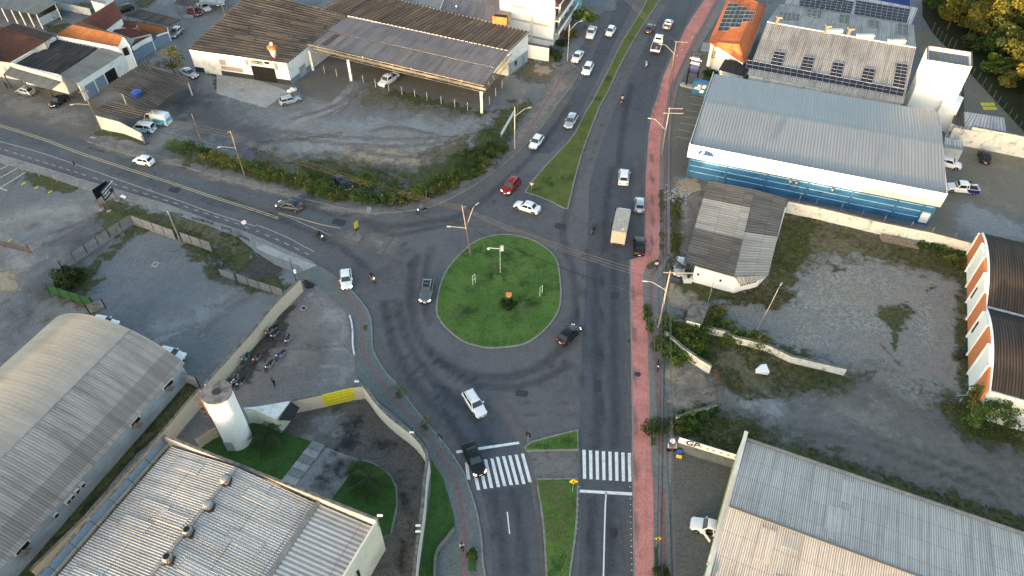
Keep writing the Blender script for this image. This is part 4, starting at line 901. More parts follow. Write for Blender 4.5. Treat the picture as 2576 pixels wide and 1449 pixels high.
strip('kerb', DP('-70,372 0,389 107,421 208,453 320,485 427,517 533,557 600,578 650,597 700,620 745,640 788,661'), .15, 0, M['kerb'], False, .12)
slab('pavement_north', DP('221,354 320,386 427,408 533,439 644,470 724,490 804,508 873,524.5 911,533 951,535 1017,530 1081,520 1124,502 1177,475 1231,439 1288,395 1304,381 1368,312 1400,264 1437,216 1453,187 1458,173 1438,157 1465,110 1440,140 1403,179 1379,213 1352,253 1315,307 1288,350 1262,405 1220,440 1180,462 1120,488 1060,510 1000,520 940,522 880,512 780,490 700,465 640,445 560,425 440,398 330,370 213,345'), .09, M['conc_dk'])
strip('kerb', smooth_line(DP('221,356 320,388 427,410 533,441 644,472 724,492 804,510 873,526.5 911,535 951,537 1017,532 1081,522 1124,504 1177,477 1231,441 1288,397 1304,383 1368,314 1400,266 1437,218 1453,189 1458,175 1438,157 1465,110 1480,75 1495,45 1520,27 1548,24 1545,0'), 3), .16, 0, M['kerb'], False, .13)
strip('tactile_strip', smooth_line(DP('1290,385 1330,330 1365,272 1400,215 1425,170'), 4), .4, .105, M['tactile'])
patch('pavement_dust', DP('1288,395 1368,310 1437,216 1403,179 1352,253 1300,330'), M['dust_warm'], .10, 1.5)
for s, w_ in [('800,520 900,532 960,535', 2.), ('500,432 620,462 760,498', 2.4), ('240,362 360,392 460,412', 2.5)]:
    track('pavement_soil', s, w_, .097, 'dust_warm')
slab('pavement_slab', W('11', '1050,625 1090,632 1075,683 1032,678'), .105, M['conc_lt'])
# --- road paint
M['marking_worn'] = flat('worn_road_paint', (.36,.36,.34), .7, var=.15, dirt=(.15,.15,.15), dscale=1.5, damt=.7)
def paint_line(s, w_, m='marking', z=.034, name='road_marking'): return strip(name, smooth_line(DP(s), 4), w_, z, M[m])
paint_line('1525,1238 1522,1290 1518,1449 1515,1560', .16)
paint_line('1276,1288 1282,1343', .13)
sheet('stop_line', DP('1458,1232 1590,1239 1590,1247 1458,1239'), .034, M['marking'])
sheet('stop_line', DP('1148,1134 1305,1111 1307,1117 1149,1141'), .034, M['marking'])
for i in range(8):
    x = 1465+i*16.28; dy = i*1.1
    sheet('crossing_stripe', DP(f'{x},{1132+dy} {x+8.5},{1132+dy} {x+9.5},{1205+dy*.9} {x+1.6},{1205+dy*.9}'), .034, M['marking'])
for xa, ya, xb, yb in [(1971,382,1990,540),(2032,395,2085,640),(2095,380,2148,628),(2150,350,2207,620),(2210,342,2272,612),(2262,326,2332,602),(2320,320,2393,593),(2378,313,2450,588),(2438,305,2512,582),(2498,295,2570,565)]:
    a, b = T('13', xa, ya), T('13', xb, yb)
    sheet('crossing_stripe', DP(f'{a[0]},{a[1]} {a[0]+8},{a[1]} {b[0]+8.5},{b[1]} {b[0]},{b[1]}'), .034, M['marking'])
for d in (-3, 3):
    paint_line(' '.join(f'{x},{y+d*.75}' for x, y in [(-40,300),(0,316),(107,350),(200,385),(320,425),(427,459),(533,495),(644,530),(700,549)]), .13, 'marking_y')
def t2(kr, s): return ' '.join('%.1f,%.1f' % T(kr, *map(float, q.split(','))) for q in s.split())
paint_line(t2('11', '210,680 330,712 500,760 640,797 790,825'), .16, 'marking_y'); paint_line(t2('11', '210,690 330,730 450,785 560,830 650,868 710,892'), .10, 'marking_worn')
paint_line('-40,344 0,356 107,386 222,425 320,460 427,497 533,535 644,570', .13, 'marking_worn'); paint_line(t2('11', '0,792 150,850 300,915 430,985 550,1047'), .13, 'marking_worn')
for x0, y0, x1, y1 in [(-10,70,10,78),(45,88,80,100),(128,112,162,124),(195,135,232,147),(262,157,300,168),(337,180,372,192),(410,203,452,215),(487,225,523,237),(555,248,592,260),(625,270,665,282),(702,293,735,303),(772,316,812,327),(880,348,925,362),(970,378,1015,390),(1063,405,1108,418),(1157,434,1202,447),(1252,462,1298,477),(1347,493,1393,507),(1442,523,1488,537),(1538,555,1585,569),(1637,583,1680,599),(1733,617,1777,631),(1828,649,1872,664),(1923,679,1968,694),(2020,712,2065,727),(2118,743,2160,757),(2212,775,2258,790),(2310,812,2350,826)]:
    a, b = T('01', x0, y0), T('01', x1, y1); paint_line(f'{a[0]},{a[1]} {b[0]},{b[1]}', .14, 'marking_worn')
for x0, y0, x1, y1 in [(0,850,32,862),(82,884,127,902),(177,922,217,942),(270,965,312,986),(362,1008,405,1030),(457,1054,498,1075)]:
    a, b = T('11', x0, y0), T('11', x1, y1); paint_line(f'{a[0]},{a[1]} {b[0]},{b[1]}', .14, 'marking_worn')
for i, (x, y) in enumerate([(1624,420),(1628,440),(1640,300),(1645,520)]): pass
for x, y in [(500,105),(0,0)][:0]: pass
for x0,y0,x1,y1 in [(1605,470,1600,485),(1560,520,1552,538),(1700,350,1698,365),(1605,425,1612,410)]:
    a, b = T('20', x0, y0), T('20', x1, y1); paint_line(f'{a[0]},{a[1]} {b[0]},{b[1]}', .14, z=.145)
# cat's-eye studs beside the carriageway
st = MB()
for y in range(1225, 1449, 15):
    for x0 in (1456-(y-1225)*.03 if y < 1340 else 1449-(y-1340)*.13, 1585+(y-1225)*.02): p = P(x0, y); st.box(p.x-.05, p.x+.05, p.y-.05, p.y+.05, .02, .06)
o = st.build('road_studs', M['marking']); tag(o, 'row of small white studs along the carriageway edge', 'road studs', kind='stuff')
# --- yards and lots
slab('motorcycle_yard', DP('760,722 831,746 863,775 879,796 884,850 892,895 900,948 905,955 897,968 830,990 725,1010 630,1030 560,1000 524,985 600,900 700,790'), .03, M['pave_yard'])
patch('yard_dust', DP('840,760 875,800 882,870 892,950 850,985 800,960 820,880 800,800 790,750'), M['dust'], .034, 3)
patch('yard_dust', DP('700,860 800,850 800,930 700,960 660,920'), M['dust_warm'], .034, 3)
patch('yard_soil', DP('700,800 740,770 700,860 620,960 560,990 640,880'), M['soil'], .036, 1.5)
slab('inner_yard', DP('640,1052 735,1040 822,1022 893,1010 930,1000 960,1045 1000,1085 1040,1120 1074,1168 1072,1260 1050,1370 1040,1449 1035,1560 930,1560 900,1390 985,1342 1000,1290 998,1220 975,1180 905,1156 785,1112 710,1086 655,1062'), .025, M['pave_inner'])
slab('service_yard', DP('565,1090 500,1125 430,1120 505,1035 540,1000 600,1040'), .02, M['conc_dk'])
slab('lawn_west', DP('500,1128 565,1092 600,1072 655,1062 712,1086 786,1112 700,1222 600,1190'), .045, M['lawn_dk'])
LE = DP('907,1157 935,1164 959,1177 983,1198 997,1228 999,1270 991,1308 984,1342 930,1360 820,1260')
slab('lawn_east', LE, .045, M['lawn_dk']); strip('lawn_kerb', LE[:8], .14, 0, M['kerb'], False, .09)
slab('ramp', DP('820,1126 907,1157 835,1256 743,1225'), .05, M['conc'])
patch('ramp_stain', DP('845,1150 880,1160 840,1230 790,1215'), M['stain'], .056, 2)
for i in range(6):
    f0, f1 = i/6, (i+1)/6; a0, b0 = Vector((788,1113)), Vector((819,1125)); a1, b1 = Vector((709,1208)), Vector((743,1222))
    q = [a0.lerp(a1, f0), b0.lerp(b1, f0), b0.lerp(b1, f1), a0.lerp(a1, f1)]
    slab('step', [P(p.x, p.y) for p in q], .10+.07*(5-i), M['conc_lt'] if i % 2 else M['conc'])
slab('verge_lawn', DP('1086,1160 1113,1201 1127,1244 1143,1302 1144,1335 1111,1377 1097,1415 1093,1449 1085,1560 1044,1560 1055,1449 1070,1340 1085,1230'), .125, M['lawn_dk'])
for s in ['862,1075 905,1060 900,1120 845,1160', '955,1110 985,1120 960,1140 930,1130', '1010,1340 1025,1335 1022,1420 1005,1430', '880,1050 925,1045 905,1070 880,1070', '1005,1190 1020,1200 1030,1290 1015,1300', '830,1010 860,1012 870,1030 850,1035']:
    patch('tyre_grime', DP(s), M['stain'], .040, 1.6)
patch('yard_dust', DP('800,1060 870,1040 850,1110 800,1105'), M['dust'], .036, 2.5)
slab('forecourt', DP('1690,1130 1700,1117 1860,1175 1848,1180 1900,1100 1880,1560 1694,1560 1691,1449 1685,1300'), .03, M['pave_gp'])
slab('blue_store_yard', DP('2383,395 2460,380 2640,420 2640,680 2440,630 2330,590 2330,560 2385,480'), .02, M['pave_tan'])
patch('yard_stain', DP('2400,520 2440,510 2576,560 2620,620 2480,610 2390,570'), M['dust'], .024, 2)
sheet('rear_yard', DP('2270,60 2345,80 2445,190 2590,350 2640,420 2460,390 2380,330 2380,250 2300,120'), .012, M['pave_tan'])
sheet('store_parking', DP('1704,227 1690,290 1687,354 1686,450 1700,445 1745,445 1760,380 1800,190 1860,90 1925,10 1960,-70 1870,-70 1840,-10 1795,65 1760,120 1730,175'), .014, M['pave_brown'])
sheet('dirt_lane', DP('1687,450 1745,445 1800,470 1760,560 1720,660 1700,720 1665,690 1686,640 1686,560'), .012, M['conc_dk'])
patch('cobbled_lot', DP('1975,560 2200,590 2425,655 2431,932 2425,1000 2330,1045 2250,1030 2180,975 2125,930 2000,880 1895,845 1800,790 1780,764 1850,740 1930,700'), M['cobble'], .02, 2.5)
sheet('canopy_floor', DP('745,222 783,180 1050,160 1290,150 1222,290 1214,292 915,208 884,205 836,225 836,260 745,240'), .014, M['pave_brown'])
slab('garage_apron', DP('545,178 600,185 712,225 725,232 668,272 545,235'), .04, M['conc_lt'])
slab('brick_terrace', W('10', '490,700 640,720 880,790 710,970 440,900 370,800'), .05, M['pave_brown'])
slab('west_parking', DP('-70,398 0,409 67,432 20,485 -70,500'), .02, M['conc_dk'])
for s in [(0,270,95,225),(0,350,160,262),(0,447,240,297)]:
    a, b = T('01', s[0], s[1]), T('01', s[2], s[3]); paint_line(f'{a[0]},{a[1]} {b[0]},{b[1]}', .12, z=.026, name='parking_line')
paint_line('0,474 18,480', .12, z=.026, name='parking_line')
for x0, y0, x1, y1 in [(1545,1287,1680,1312),(1560,1218,1690,1247),(1585,1160,1735,1185),(1615,1098,1750,1120),(1640,1040,1765,1060),(1665,975,1800,1000),(1685,910,1820,935)]:
    a, b = T('20', x0, y0), T('20', x1, y1); paint_line(f'{a[0]},{a[1]} {b[0]},{b[1]}', .10, 'marking_y', .02, 'parking_line')
sheet('shop_forecourt', DP('-70,190 0,200 40,215 130,225 250,240 260,335 221,356 101,314 0,290 -70,270'), .012, M['pave_brown'])
patch('forecourt_dust', DP('0,225 100,240 220,280 240,330 130,312 0,280'), M['dust_warm'], .018, 3)
for s in [(2010,970,2090,1045)]:
    for i in range(3):
        for j in range(2):
            x, y = 2025+i*44+j*20, 985+j*38; a = T('30', x, y); sheet('parking_box', DP(f'{a[0]-6},{a[1]-4} {a[0]+5},{a[1]-4} {a[0]+8},{a[1]+4} {a[0]-3},{a[1]+4}'), .03, M['yellow_paint'])
# --- patches of weeds, sand, gravel colour
Z = [.0]
def pt(name, s, m, f, z=None, raw=None):
    Z[0] += .0006; patch(name, DP(s) if raw is None else raw, M[m], (z if z is not None else .022)+Z[0], f)
# centre-top lot
pt('brown_earth', '1840,1000 2000,980 2200,990 2330,1050 2420,1100 2576,1180 2576,1330 2400,1240 2200,1180 2000,1100 1900,1060', 'earth', 5)
pt('brown_earth', '880,300 1000,290 1150,310 1200,350 1100,400 950,400 850,370', 'earth', 5)
for s in ['905,215 880,240 850,262 800,280 730,300', '912,222 890,250 860,275 800,298', '700,330 850,345 1000,350 1150,345', '720,345 860,362 1010,368 1180,350', '880,370 960,390 1060,395', '1100,340 1000,320 930,330', '640,360 760,350 860,335', '1850,1010 2000,1060 2150,1080 2350,1150 2520,1210', '1860,1030 2010,1085 2160,1110 2340,1180 2500,1240', '100,600 180,570 250,540', '60,640 150,600 240,560', '480,830 540,770 620,720', '500,850 560,790 650,730', '2000,1020 2100,980 2200,940', '1700,560 1735,600 1730,660']:
    track('wheel_rut', s, .9, .021, 'ruts')
    if s[0] != '1' or s[1] == '1': track('pale_rut_edge', s.replace('0 ', '4 '), .6, .0215, 'dust_warm')
pt('dry_earth', '700,240 760,225 860,250 920,275 1000,300 1060,330 960,300 880,290 760,330 680,320 640,280', 'dust_warm', 3)
pt('dry_earth', '915,215 1000,245 1100,275 1215,300 1215,330 1120,320 1020,300 940,280 880,240', 'weeds_dry', 2.2)
pt('pink_gravel', '960,270 1060,290 1150,320 1100,350 1000,340 940,300', 'dust_warm', 4)
pt('pale_gravel', '560,300 700,270 850,290 1000,310 1180,320 1200,370 1080,400 900,390 720,385 560,360 470,330', 'dust_blue', 6)
pt('pale_gravel', '560,270 680,290 850,300 1100,300 1230,310 1200,380 1050,385 850,380 650,365 500,345', 'dust_blue', 5)
pt('pale_track', '560,330 680,310 800,260 880,215 905,225 860,275 760,330 660,370 560,380 450,380 430,350', 'dust', 3.5)
pt('pale_track', '700,350 850,330 1050,350 1180,330 1200,370 1080,400 900,385 760,390', 'dust', 4)
pt('sand', '860,380 960,370 1050,390 1100,385 1060,420 990,410 900,405', 'sand', 2.5)
pt('weeds', '650,375 720,400 800,400 860,405 940,420 1000,432 1060,440 1000,470 900,480 780,450 700,430 640,410', 'weeds_dry', 3)
pt('weeds', '760,415 820,405 870,425 930,430 900,470 830,465 780,445', 'weeds', 2.5)
pt('weeds', '1030,440 1090,415 1130,395 1180,365 1230,330 1260,290 1290,260 1340,260 1310,310 1280,360 1240,410 1180,450 1100,480 1020,490', 'weeds', 2.5)
pt('weeds', '1110,370 1180,340 1150,390 1100,400 1060,390', 'weeds_dry', 2.5)
pt('weeds', '440,385 520,400 620,420 700,445 800,470 900,490 1000,500 1080,495 1000,518 900,510 800,492 700,465 600,435 500,415 440,400', 'weeds', 1.6, .09)
pt('weeds', '990,225 1060,245 1140,262 1220,285 1215,292 1120,272 1040,255 980,238', 'weeds', 1.2)
pt('weeds', '535,185 560,180 590,190 580,215 548,222', 'weeds', 1.4); pt('dark_gravel_patch', '480,210 540,250 620,300 700,330 640,380 500,350 440,290', 'darkgravel', 4)
pt('weeds', '1325,150 1395,160 1400,185 1375,205 1330,200 1300,190', 'weeds_dry', 2); pt('sand', '1345,160 1385,170 1390,190 1350,190', 'sand', 1.5)
# verge at top-left wall
pt('weeds', '237,325 300,335 370,355 368,366 320,352 245,338', 'weeds', .7, .02)
pt('lawn', '110,65 170,60 160,85 130,82', 'weeds', 1.5); pt('lawn', '190,10 240,5 235,40 210,30', 'weeds', 2); pt('lawn', '340,-10 400,-10 370,20 330,15', 'weeds', 2)
# west lot
pt('pale_gravel', '90,520 190,505 260,520 200,560 120,545 60,560 -20,570 -20,540', 'dust', 3); pt('pale_gravel', '0,640 60,620 120,590 60,700 0,720', 'dust', 3)
pt('sand', '-20,690 40,690 42,730 0,740 -20,740', 'sand', 1.5)
pt('dark_gravel_patch', '250,560 230,640 160,700 100,790 40,830 90,720 150,640 210,560', 'darkgravel', 3.5)
pt('weeds', '64,433 130,445 200,470 190,482 120,480 68,450', 'weeds', 1.0); pt('weeds', '255,515 290,505 420,545 540,585 600,590 640,620 630,660 600,680 560,675 545,640 530,625 430,580 330,550 290,600 255,585', 'weeds', 1.4, .03)
pt('weeds', '420,545 520,560 590,600 620,625 560,640 520,600 440,575', 'weeds_dry', 1.4, .032)
pt('weeds', '335,567 300,610 240,660 200,690 215,700 260,665 340,590 380,580 360,570', 'weeds', 1); pt('weeds', '540,640 560,700 600,715 590,725 540,700 500,650 460,620 480,610', 'weeds', 1.4)
pt('weeds', '130,745 180,760 240,790 250,780 190,745', 'weeds_dry', 1.2)
pt('pale_gravel', '380,800 480,770 560,730 600,740 540,800 460,850 380,860', 'dust', 4)
pt('moss', '150,690 200,680 240,700 230,740 170,745 140,720', 'weeds', 1.8)
pt('soil', '644,640 700,660 700,700 660,720 600,690 600,660', 'soil', 2, .02)
pt('weeds', '600,715 690,700 740,725 700,735 640,735', 'weeds', 1)
pt('concrete_strip', '380,855 478,822 483,830 392,865', 'dust', .4)
# strip between barrel shed and cream wall
pt('ditch_weeds', '472,962 500,985 430,1060 340,1140 200,1300 60,1470 -20,1560 -20,1500 60,1420 240,1210 400,1055', 'weeds', .8, .03)
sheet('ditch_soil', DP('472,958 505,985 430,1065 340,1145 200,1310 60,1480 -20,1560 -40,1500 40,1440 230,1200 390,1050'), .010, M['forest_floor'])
# east side
pt('verge', '1660,480 1668,480 1670,640 1662,650', 'weeds', .5, .12); pt('verge', '1688,490 1715,480 1712,640 1700,660 1688,640', 'weeds', 1, .03)
pt('verge', '1625,670 1655,655 1650,672 1632,680', 'weeds', .5, .12); pt('verge', '1621,770 1636,768 1638,840 1626,842', 'weeds', .5, .12)
pt('soil', '1645,770 1660,770 1672,950 1668,1090 1655,960 1650,850', 'dust_warm', .8, .12)
pt('sand', '1690,700 1760,730 1790,770 1760,790 1700,770 1670,740', 'sand', 1.8, .03); pt('sand', '1670,930 1720,920 1790,960 1800,1010 1740,1040 1690,1030', 'sand', 2.2, .03)
pt('soil', '1700,965 1760,960 1755,1000 1700,990', 'darkgravel', 2, .034)
pt('weeds', '1690,660 1740,690 1850,745 1930,720 1990,740 1960,780 1900,760 1850,760 1780,755 1700,720', 'weeds', 1.5, .03)
pt('weeds', '1925,540 1990,530 2100,560 2250,600 2400,640 2425,700 2330,680 2200,650 2080,640 2010,660 1985,720 1940,760 1900,740 1930,640', 'weeds_dry', 2.4, .03)
pt('weeds', '1975,545 2050,560 2030,640 1990,700 1960,740 1935,700 1950,620', 'weeds', 2, .034); pt('weeds', '2240,620 2400,650 2428,680 2420,700 2340,680 2240,640', 'weeds', 1.2, .034)
pt('weeds', '1670,800 1760,800 1900,860 2040,900 2130,950 2160,960 2100,990 2040,985 1980,1010 1920,1020 1860,1000 1790,940 1700,880', 'weeds', 2.2, .026)
pt('weeds', '1760,860 1900,880 2000,910 1990,960 1900,990 1820,960', 'weeds_dry', 2.2, .030); pt('weeds', '1700,1040 1790,1040 1900,1050 1970,1090 1960,1115 1870,1150 1800,1120 1720,1100', 'weeds', 2, .026)
pt('weeds', '1720,1060 1860,1070 1880,1120 1800,1120', 'weeds_dry', 2, .03); pt('weeds', '1870,1100 2100,1180 2300,1260 2450,1310 2576,1350 2620,1340 2576,1300 2400,1250 2200,1190 2000,1110 1900,1070', 'weeds', 1.8, .026)
pt('weeds', '2350,1010 2430,1000 2440,1040 2520,1070 2620,1110 2620,1140 2500,1120 2420,1090 2380,1050', 'weeds', 2.2, .03); pt('weeds', '2410,650 2432,660 2434,1000 2420,990 2405,800', 'weeds', 1, .032)
pt('weeds', '2200,780 2280,770 2290,800 2260,830 2200,800', 'weeds', 1.2, .03); pt('weeds', '2244,790 2256,790 2258,880 2246,880', 'moss', .6, .036)
pt('soil_patch', '2400,880 2450,870 2440,900 2400,905', 'stain', 1, .036)
pt('pale_gravel', '2000,1020 2200,1000 2300,1060 2350,1120 2200,1130 2050,1080', 'dust_warm', 4); pt('pale_gravel', '1850,1000 1960,990 2000,1060 1930,1060', 'dust', 3)
pt('dirt', '1700,445 1760,450 1760,480 1705,500', 'sand', 1.2, .02); pt('pale_lane', '1700,500 1740,520 1735,640 1712,680 1716,580', 'dust_warm', 1.5, .02)
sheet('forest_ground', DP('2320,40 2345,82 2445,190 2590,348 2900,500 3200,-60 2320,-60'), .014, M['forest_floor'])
# unseen ridge added toward the sun, crest shaped to shade ground and lower walls
d0 = Vector((math.sin(R(SUN_AZ)), math.cos(R(SUN_AZ)), 0)); d1 = Vector((-d0.y, d0.x, 0)); vs = []; fs = []
NX = 700
for i in range(NX+1):
    tt = -230+460*i/NX; n1 = mnoise.noise(Vector((tt*.035, 3.1, 0))); n2 = mnoise.noise(Vector((tt*.16, 9.7, 0))); n3 = mnoise.noise(Vector((tt*.8, 1.7, 0)))
    q_ = min(1, max(0, (-60-tt)/35)); hh = 8.8+1.9*q_*q_*(3-2*q_)+1.0*math.exp(-((tt+8)/20)**2)+5.5*math.exp(-((tt+63)/4.5)**2)+n1*2.0+n2*1.5+n3*.6
    c = d0*118+d1*tt
    for (off, z) in ((-16, 0), (-6, hh*.8), (0, hh), (10, hh*.7), (25, 0)): p = c+d0*off; vs.append((p.x, p.y, z))
for i in range(NX):
    for j in range(4): a = i*5+j; fs.append((a, a+1, a+6, a+5))
tag(MB().add(vs, fs).build('shade_ridge', M['forest_floor']), kind='structure')
# ======================= BUILDINGS =======================
def V3(p, z): return Vector((p[0], p[1], z))
def building(name, label, cat='building', group=None): return thing(name, label, cat, group=group)
def done(t):
    pts = []
    for ch in t.children:
        if ch.type == 'MESH' and len(ch.data.vertices): pts.append(ch.data.vertices[0].co)
    c = sum(pts, Vector())/len(pts); rebase(t, (c.x, c.y, 0)); return t
# ---- 1 barrel-vaulted warehouse, bottom left
t = building('barrel_warehouse', 'large barrel-vaulted warehouse with beige and grey streaked roof at lower left')
E0 = P(456, 906, 3.4); dd = Vector((-.3595, -.9331, 0)); nn = Vector((-.9331, .3595, 0)); Wb, Hb = 20.5, 3.6
Rb = (Wb*Wb/4+Hb*Hb)/(2*Hb)
def arc(x, L, dz=0):
    z = 3.4+math.sqrt(max(Rb*Rb-(x-Wb/2)**2, 0))-(Rb-Hb)+dz; p = E0+nn*x+dd*L; return Vector((p.x, p.y, z))
def barrelseg(name, x0, x1, m, L=62, rib=.33, amp=.02):
    vs = []; uv = []; fs = []; nx = 14; N = int(L/rib)*4
    for j in range(nx+1):
        x = x0+(x1-x0)*j/nx
        for i in range(N+1): vs.append(arc(x, L*i/N, amp*math.cos(2*math.pi*(i % 4)/4))); uv.append((i/4*.33, x*1.0))
    for j in range(nx):
        for i in range(N): k = j*(N+1)+i; fs.append((k, k+1, k+N+2, k+N+1))
    o = MB().add(vs, fs, uv).build(name, m, t, recalc=False)
    if o.data.polygons[len(o.data.polygons)//2].normal.z < 0: o.data.flip_normals()
    o.modifiers.new('th', 'SOLIDIFY').thickness = .04
    return o
barrelseg('roof', -.45, 6.6, M['r_barrel2'], amp=.018); barrelseg('roof', 6.6, Wb, M['r_barrel'], amp=.002, rib=.5)
mb = MB()
for k in range(6): mb.bar(arc(6.6, k*10.3, .04), arc(6.6, (k+1)*10.3, .04), .07, n=6)
mb.build('ridge_strip', M['steel'], t)
B0 = P(472, 962); mbw = MB(); L = 60
wt = arc(.25, .3); 
prof = [(0.0, 0.0), (.0, 1.2), (.08, 2.1), (.30, 2.9), (.55, 3.38)]
vs = []; 
for (o_, z) in prof:
    for l in (.3, 62): p = E0+nn*(o_-.1)+dd*l; vs.append((p.x, p.y, z))
mbw.add(vs, [(2*i, 2*i+1, 2*i+3, 2*i+2) for i in range(4)]); 
mbw.build('wall', M['greywall'], t, recalc=False).modifiers.new('th', 'SOLIDIFY').thickness = .2
mbe = MB(); vs = [tuple(E0+nn*0+dd*.3-Vector((0,0,3.4)))]+[tuple(arc(x, .3, -.1)) for x in np.linspace(0, Wb, 24)]+[tuple(E0+nn*Wb+dd*.3-Vector((0,0,3.4)))]
mbe.add(vs, [tuple(range(len(vs)))]).build('gable_wall', M['greywall'], t)
for (cx_, cy_, wl) in [(1590,990,2.0), (1268,1330,1.8), (212,1195+1328,2.0)]:
    p = P(*T('02', cx_, cy_), 1.9); s = (p-E0).dot(dd)
    def wp(off, l, z): q = E0+nn*(off-.1)+dd*l; return (q.x, q.y, z)
    fr = MB().hexa([wp(-.10,s-wl/2,1.2), wp(-.10,s+wl/2,1.2), wp(.2,s+wl/2,1.2), wp(.2,s-wl/2,1.2), wp(-.10,s-wl/2,2.7), wp(-.10,s+wl/2,2.7), wp(.35,s+wl/2,2.7), wp(.35,s-wl/2,2.7)]).build('window', M['white_dirty'], t, bevel=.08)
    MB().hexa([wp(-.13,s-wl/2+.25,1.35), wp(-.13,s+wl/2-.25,1.35), wp(.2,s+wl/2-.25,1.35), wp(.2,s-wl/2+.25,1.35), wp(-.13,s-wl/2+.25,2.55), wp(-.13,s+wl/2-.25,2.55), wp(.2,s+wl/2-.25,2.55), wp(.2,s-wl/2+.25,2.55)]).build('pane', M['dark'], fr)
    sh = MB()
    for k in range(4): sh.hexa([wp(-.45-.03*k, s-.45+.2*k, 1.5+.25*k), wp(-.45, s+.25+.2*k, 1.4+.25*k), wp(-.15, s+.25+.2*k, 1.45+.25*k), wp(-.15, s-.45+.2*k, 1.55+.25*k), wp(-.45, s-.45+.2*k, 1.56+.25*k), wp(-.45, s+.25+.2*k, 1.46+.25*k), wp(-.15, s+.25+.2*k, 1.51+.25*k), wp(-.15, s-.45+.2*k, 1.61+.25*k)])
    sh.build('shutter', M['wood'], fr)
for (cx_, cy_, gg) in [(775,590,1), (715,645,1), (668,700,1), (630,740,1), (515,870,1)]:
    p = P(*T('03', cx_, cy_), 2.2); s = (p-E0).dot(dd)
    a = thing('air_conditioner', 'small box air-conditioning unit on the grey barrel warehouse wall, one of five' if cy_ < 800 else 'single larger air-conditioning unit lower left on barrel warehouse wall', 'air conditioner', group='air-conditioning units on the barrel warehouse')
    if cy_ < 800: a['label'] = 'small box air-conditioning unit in the cluster of four on the grey barrel warehouse wall'
    MB().hexa([wp(-.45,s-.32,1.9), wp(-.45,s+.32,1.9), wp(0,s+.32,1.9), wp(0,s-.32,1.9), wp(-.45,s-.32,2.4), wp(-.45,s+.32,2.4), wp(0,s+.32,2.4), wp(0,s-.32,2.4)]).build('casing', M['white_dirty'], a, bevel=.03)
    MB().hexa([wp(-.47,s-.22,1.97), wp(-.47,s+.22,1.97), wp(-.44,s+.22,1.97), wp(-.44,s-.22,1.97), wp(-.47,s-.22,2.33), wp(-.47,s+.22,2.33), wp(-.44,s+.22,2.33), wp(-.44,s-.22,2.33)]).build('grille', M['dark'], a)
    done(a)
done(t)
# ---- 2 white ribbed-roof building, bottom left
t = building('factory_hall', 'wide low hall with streaky white ribbed roof and four round roof vents')
ZP = 6.6
c0, c1, c2 = P(411, 1095, ZP), P(804, 1247, ZP), P(951, 1308, ZP)
dl = (P(93, 1449, ZP)-c0).normalized(); dr = (c2-c0).normalized()
Lx = (c2-c0).length; Lm = (c1-c0).length; LY = 24
def g2(u, v, z=ZP): p = c0+dr*u+dl*v; return Vector((p.x, p.y, z))
gut = 1.0; rid = ((P(600, 1177, ZP)-c0).dot(dr)); val = Lm
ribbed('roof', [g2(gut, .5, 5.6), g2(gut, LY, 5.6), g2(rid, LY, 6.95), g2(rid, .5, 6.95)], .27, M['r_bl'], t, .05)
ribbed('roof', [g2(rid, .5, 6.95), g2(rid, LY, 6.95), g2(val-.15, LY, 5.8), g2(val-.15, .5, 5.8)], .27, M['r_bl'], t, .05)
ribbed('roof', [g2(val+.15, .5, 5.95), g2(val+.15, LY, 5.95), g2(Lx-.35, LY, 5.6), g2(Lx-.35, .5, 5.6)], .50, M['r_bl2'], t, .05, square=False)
mb = MB(); edge_cap(mb, g2(rid, .5, 7.02), g2(rid, LY, 7.02), .28, .06); mb.build('ridge_cap', M['conc_lt'], t)
resheet([g2(gut, .5, 5.6), g2(gut, LY, 5.6), g2(rid, LY, 6.95), g2(rid, .5, 6.95)], 5, ['r_bl','r_bl2'], t, .27, .04, .05, .4); resheet([g2(rid, .5, 6.95), g2(rid, LY, 6.95), g2(val-.15, LY, 5.8), g2(val-.15, .5, 5.8)], 5, ['r_bl','r_bl2','r_br'], t, .27, .04, .05, .4)
mb = MB(); edge_cap(mb, g2(val, .3, 5.98), g2(val, LY, 5.98), .55, .16); mb.build('valley_gutter', M['conc'], t)
mb = MB(); edge_cap(mb, g2(gut-.12, .5, 5.35), g2(gut-.12, LY, 5.35), .35, .15); mb.build('gutter', M['steel_dk'], t)
mb = MB()   # parapets
mb.hexa([g2(0,0,5.3), g2(0,LY,5.3), g2(.18,LY,5.3), g2(.18,0,5.3), g2(0,0,ZP), g2(0,LY,ZP), g2(.18,LY,ZP), g2(.18,0,ZP)])
mb.build('parapet', M['bluegrey'], t)
MB().hexa([g2(0.2,0,5.3), g2(.2,.18,5.3), g2(Lm,.18,5.3), g2(Lm,0,5.3), g2(.2,0,ZP), g2(.2,.18,ZP), g2(Lm,.18,ZP), g2(Lm,0,ZP)]).build('parapet', M['steel'], t)
MB().hexa([g2(Lm+.05,0,5.3), g2(Lm+.05,.22,5.3), g2(Lx,.22,5.3), g2(Lx,0,5.3), g2(Lm+.05,0,ZP), g2(Lm+.05,.22,ZP), g2(Lx,.22,ZP), g2(Lx,0,ZP)]).build('parapet', M['cream_lt'], t)
mb = MB(); edge_cap(mb, g2(0,0,ZP+.05), g2(Lx,0,ZP+.05), .3, .1); edge_cap(mb, g2(0.08,.2,ZP+.05), g2(0.08,LY,ZP+.05), .28, .1); mb.build('coping', M['coping'], t)
mb = MB()
for k in range(9): MB().bar(g2(.2, .5+k*2.6, ZP-.1), g2(.95, .5+k*2.6, 5.45), .035, n=4).build('parapet_bracket', M['steel_dk'], t)
mb = MB()
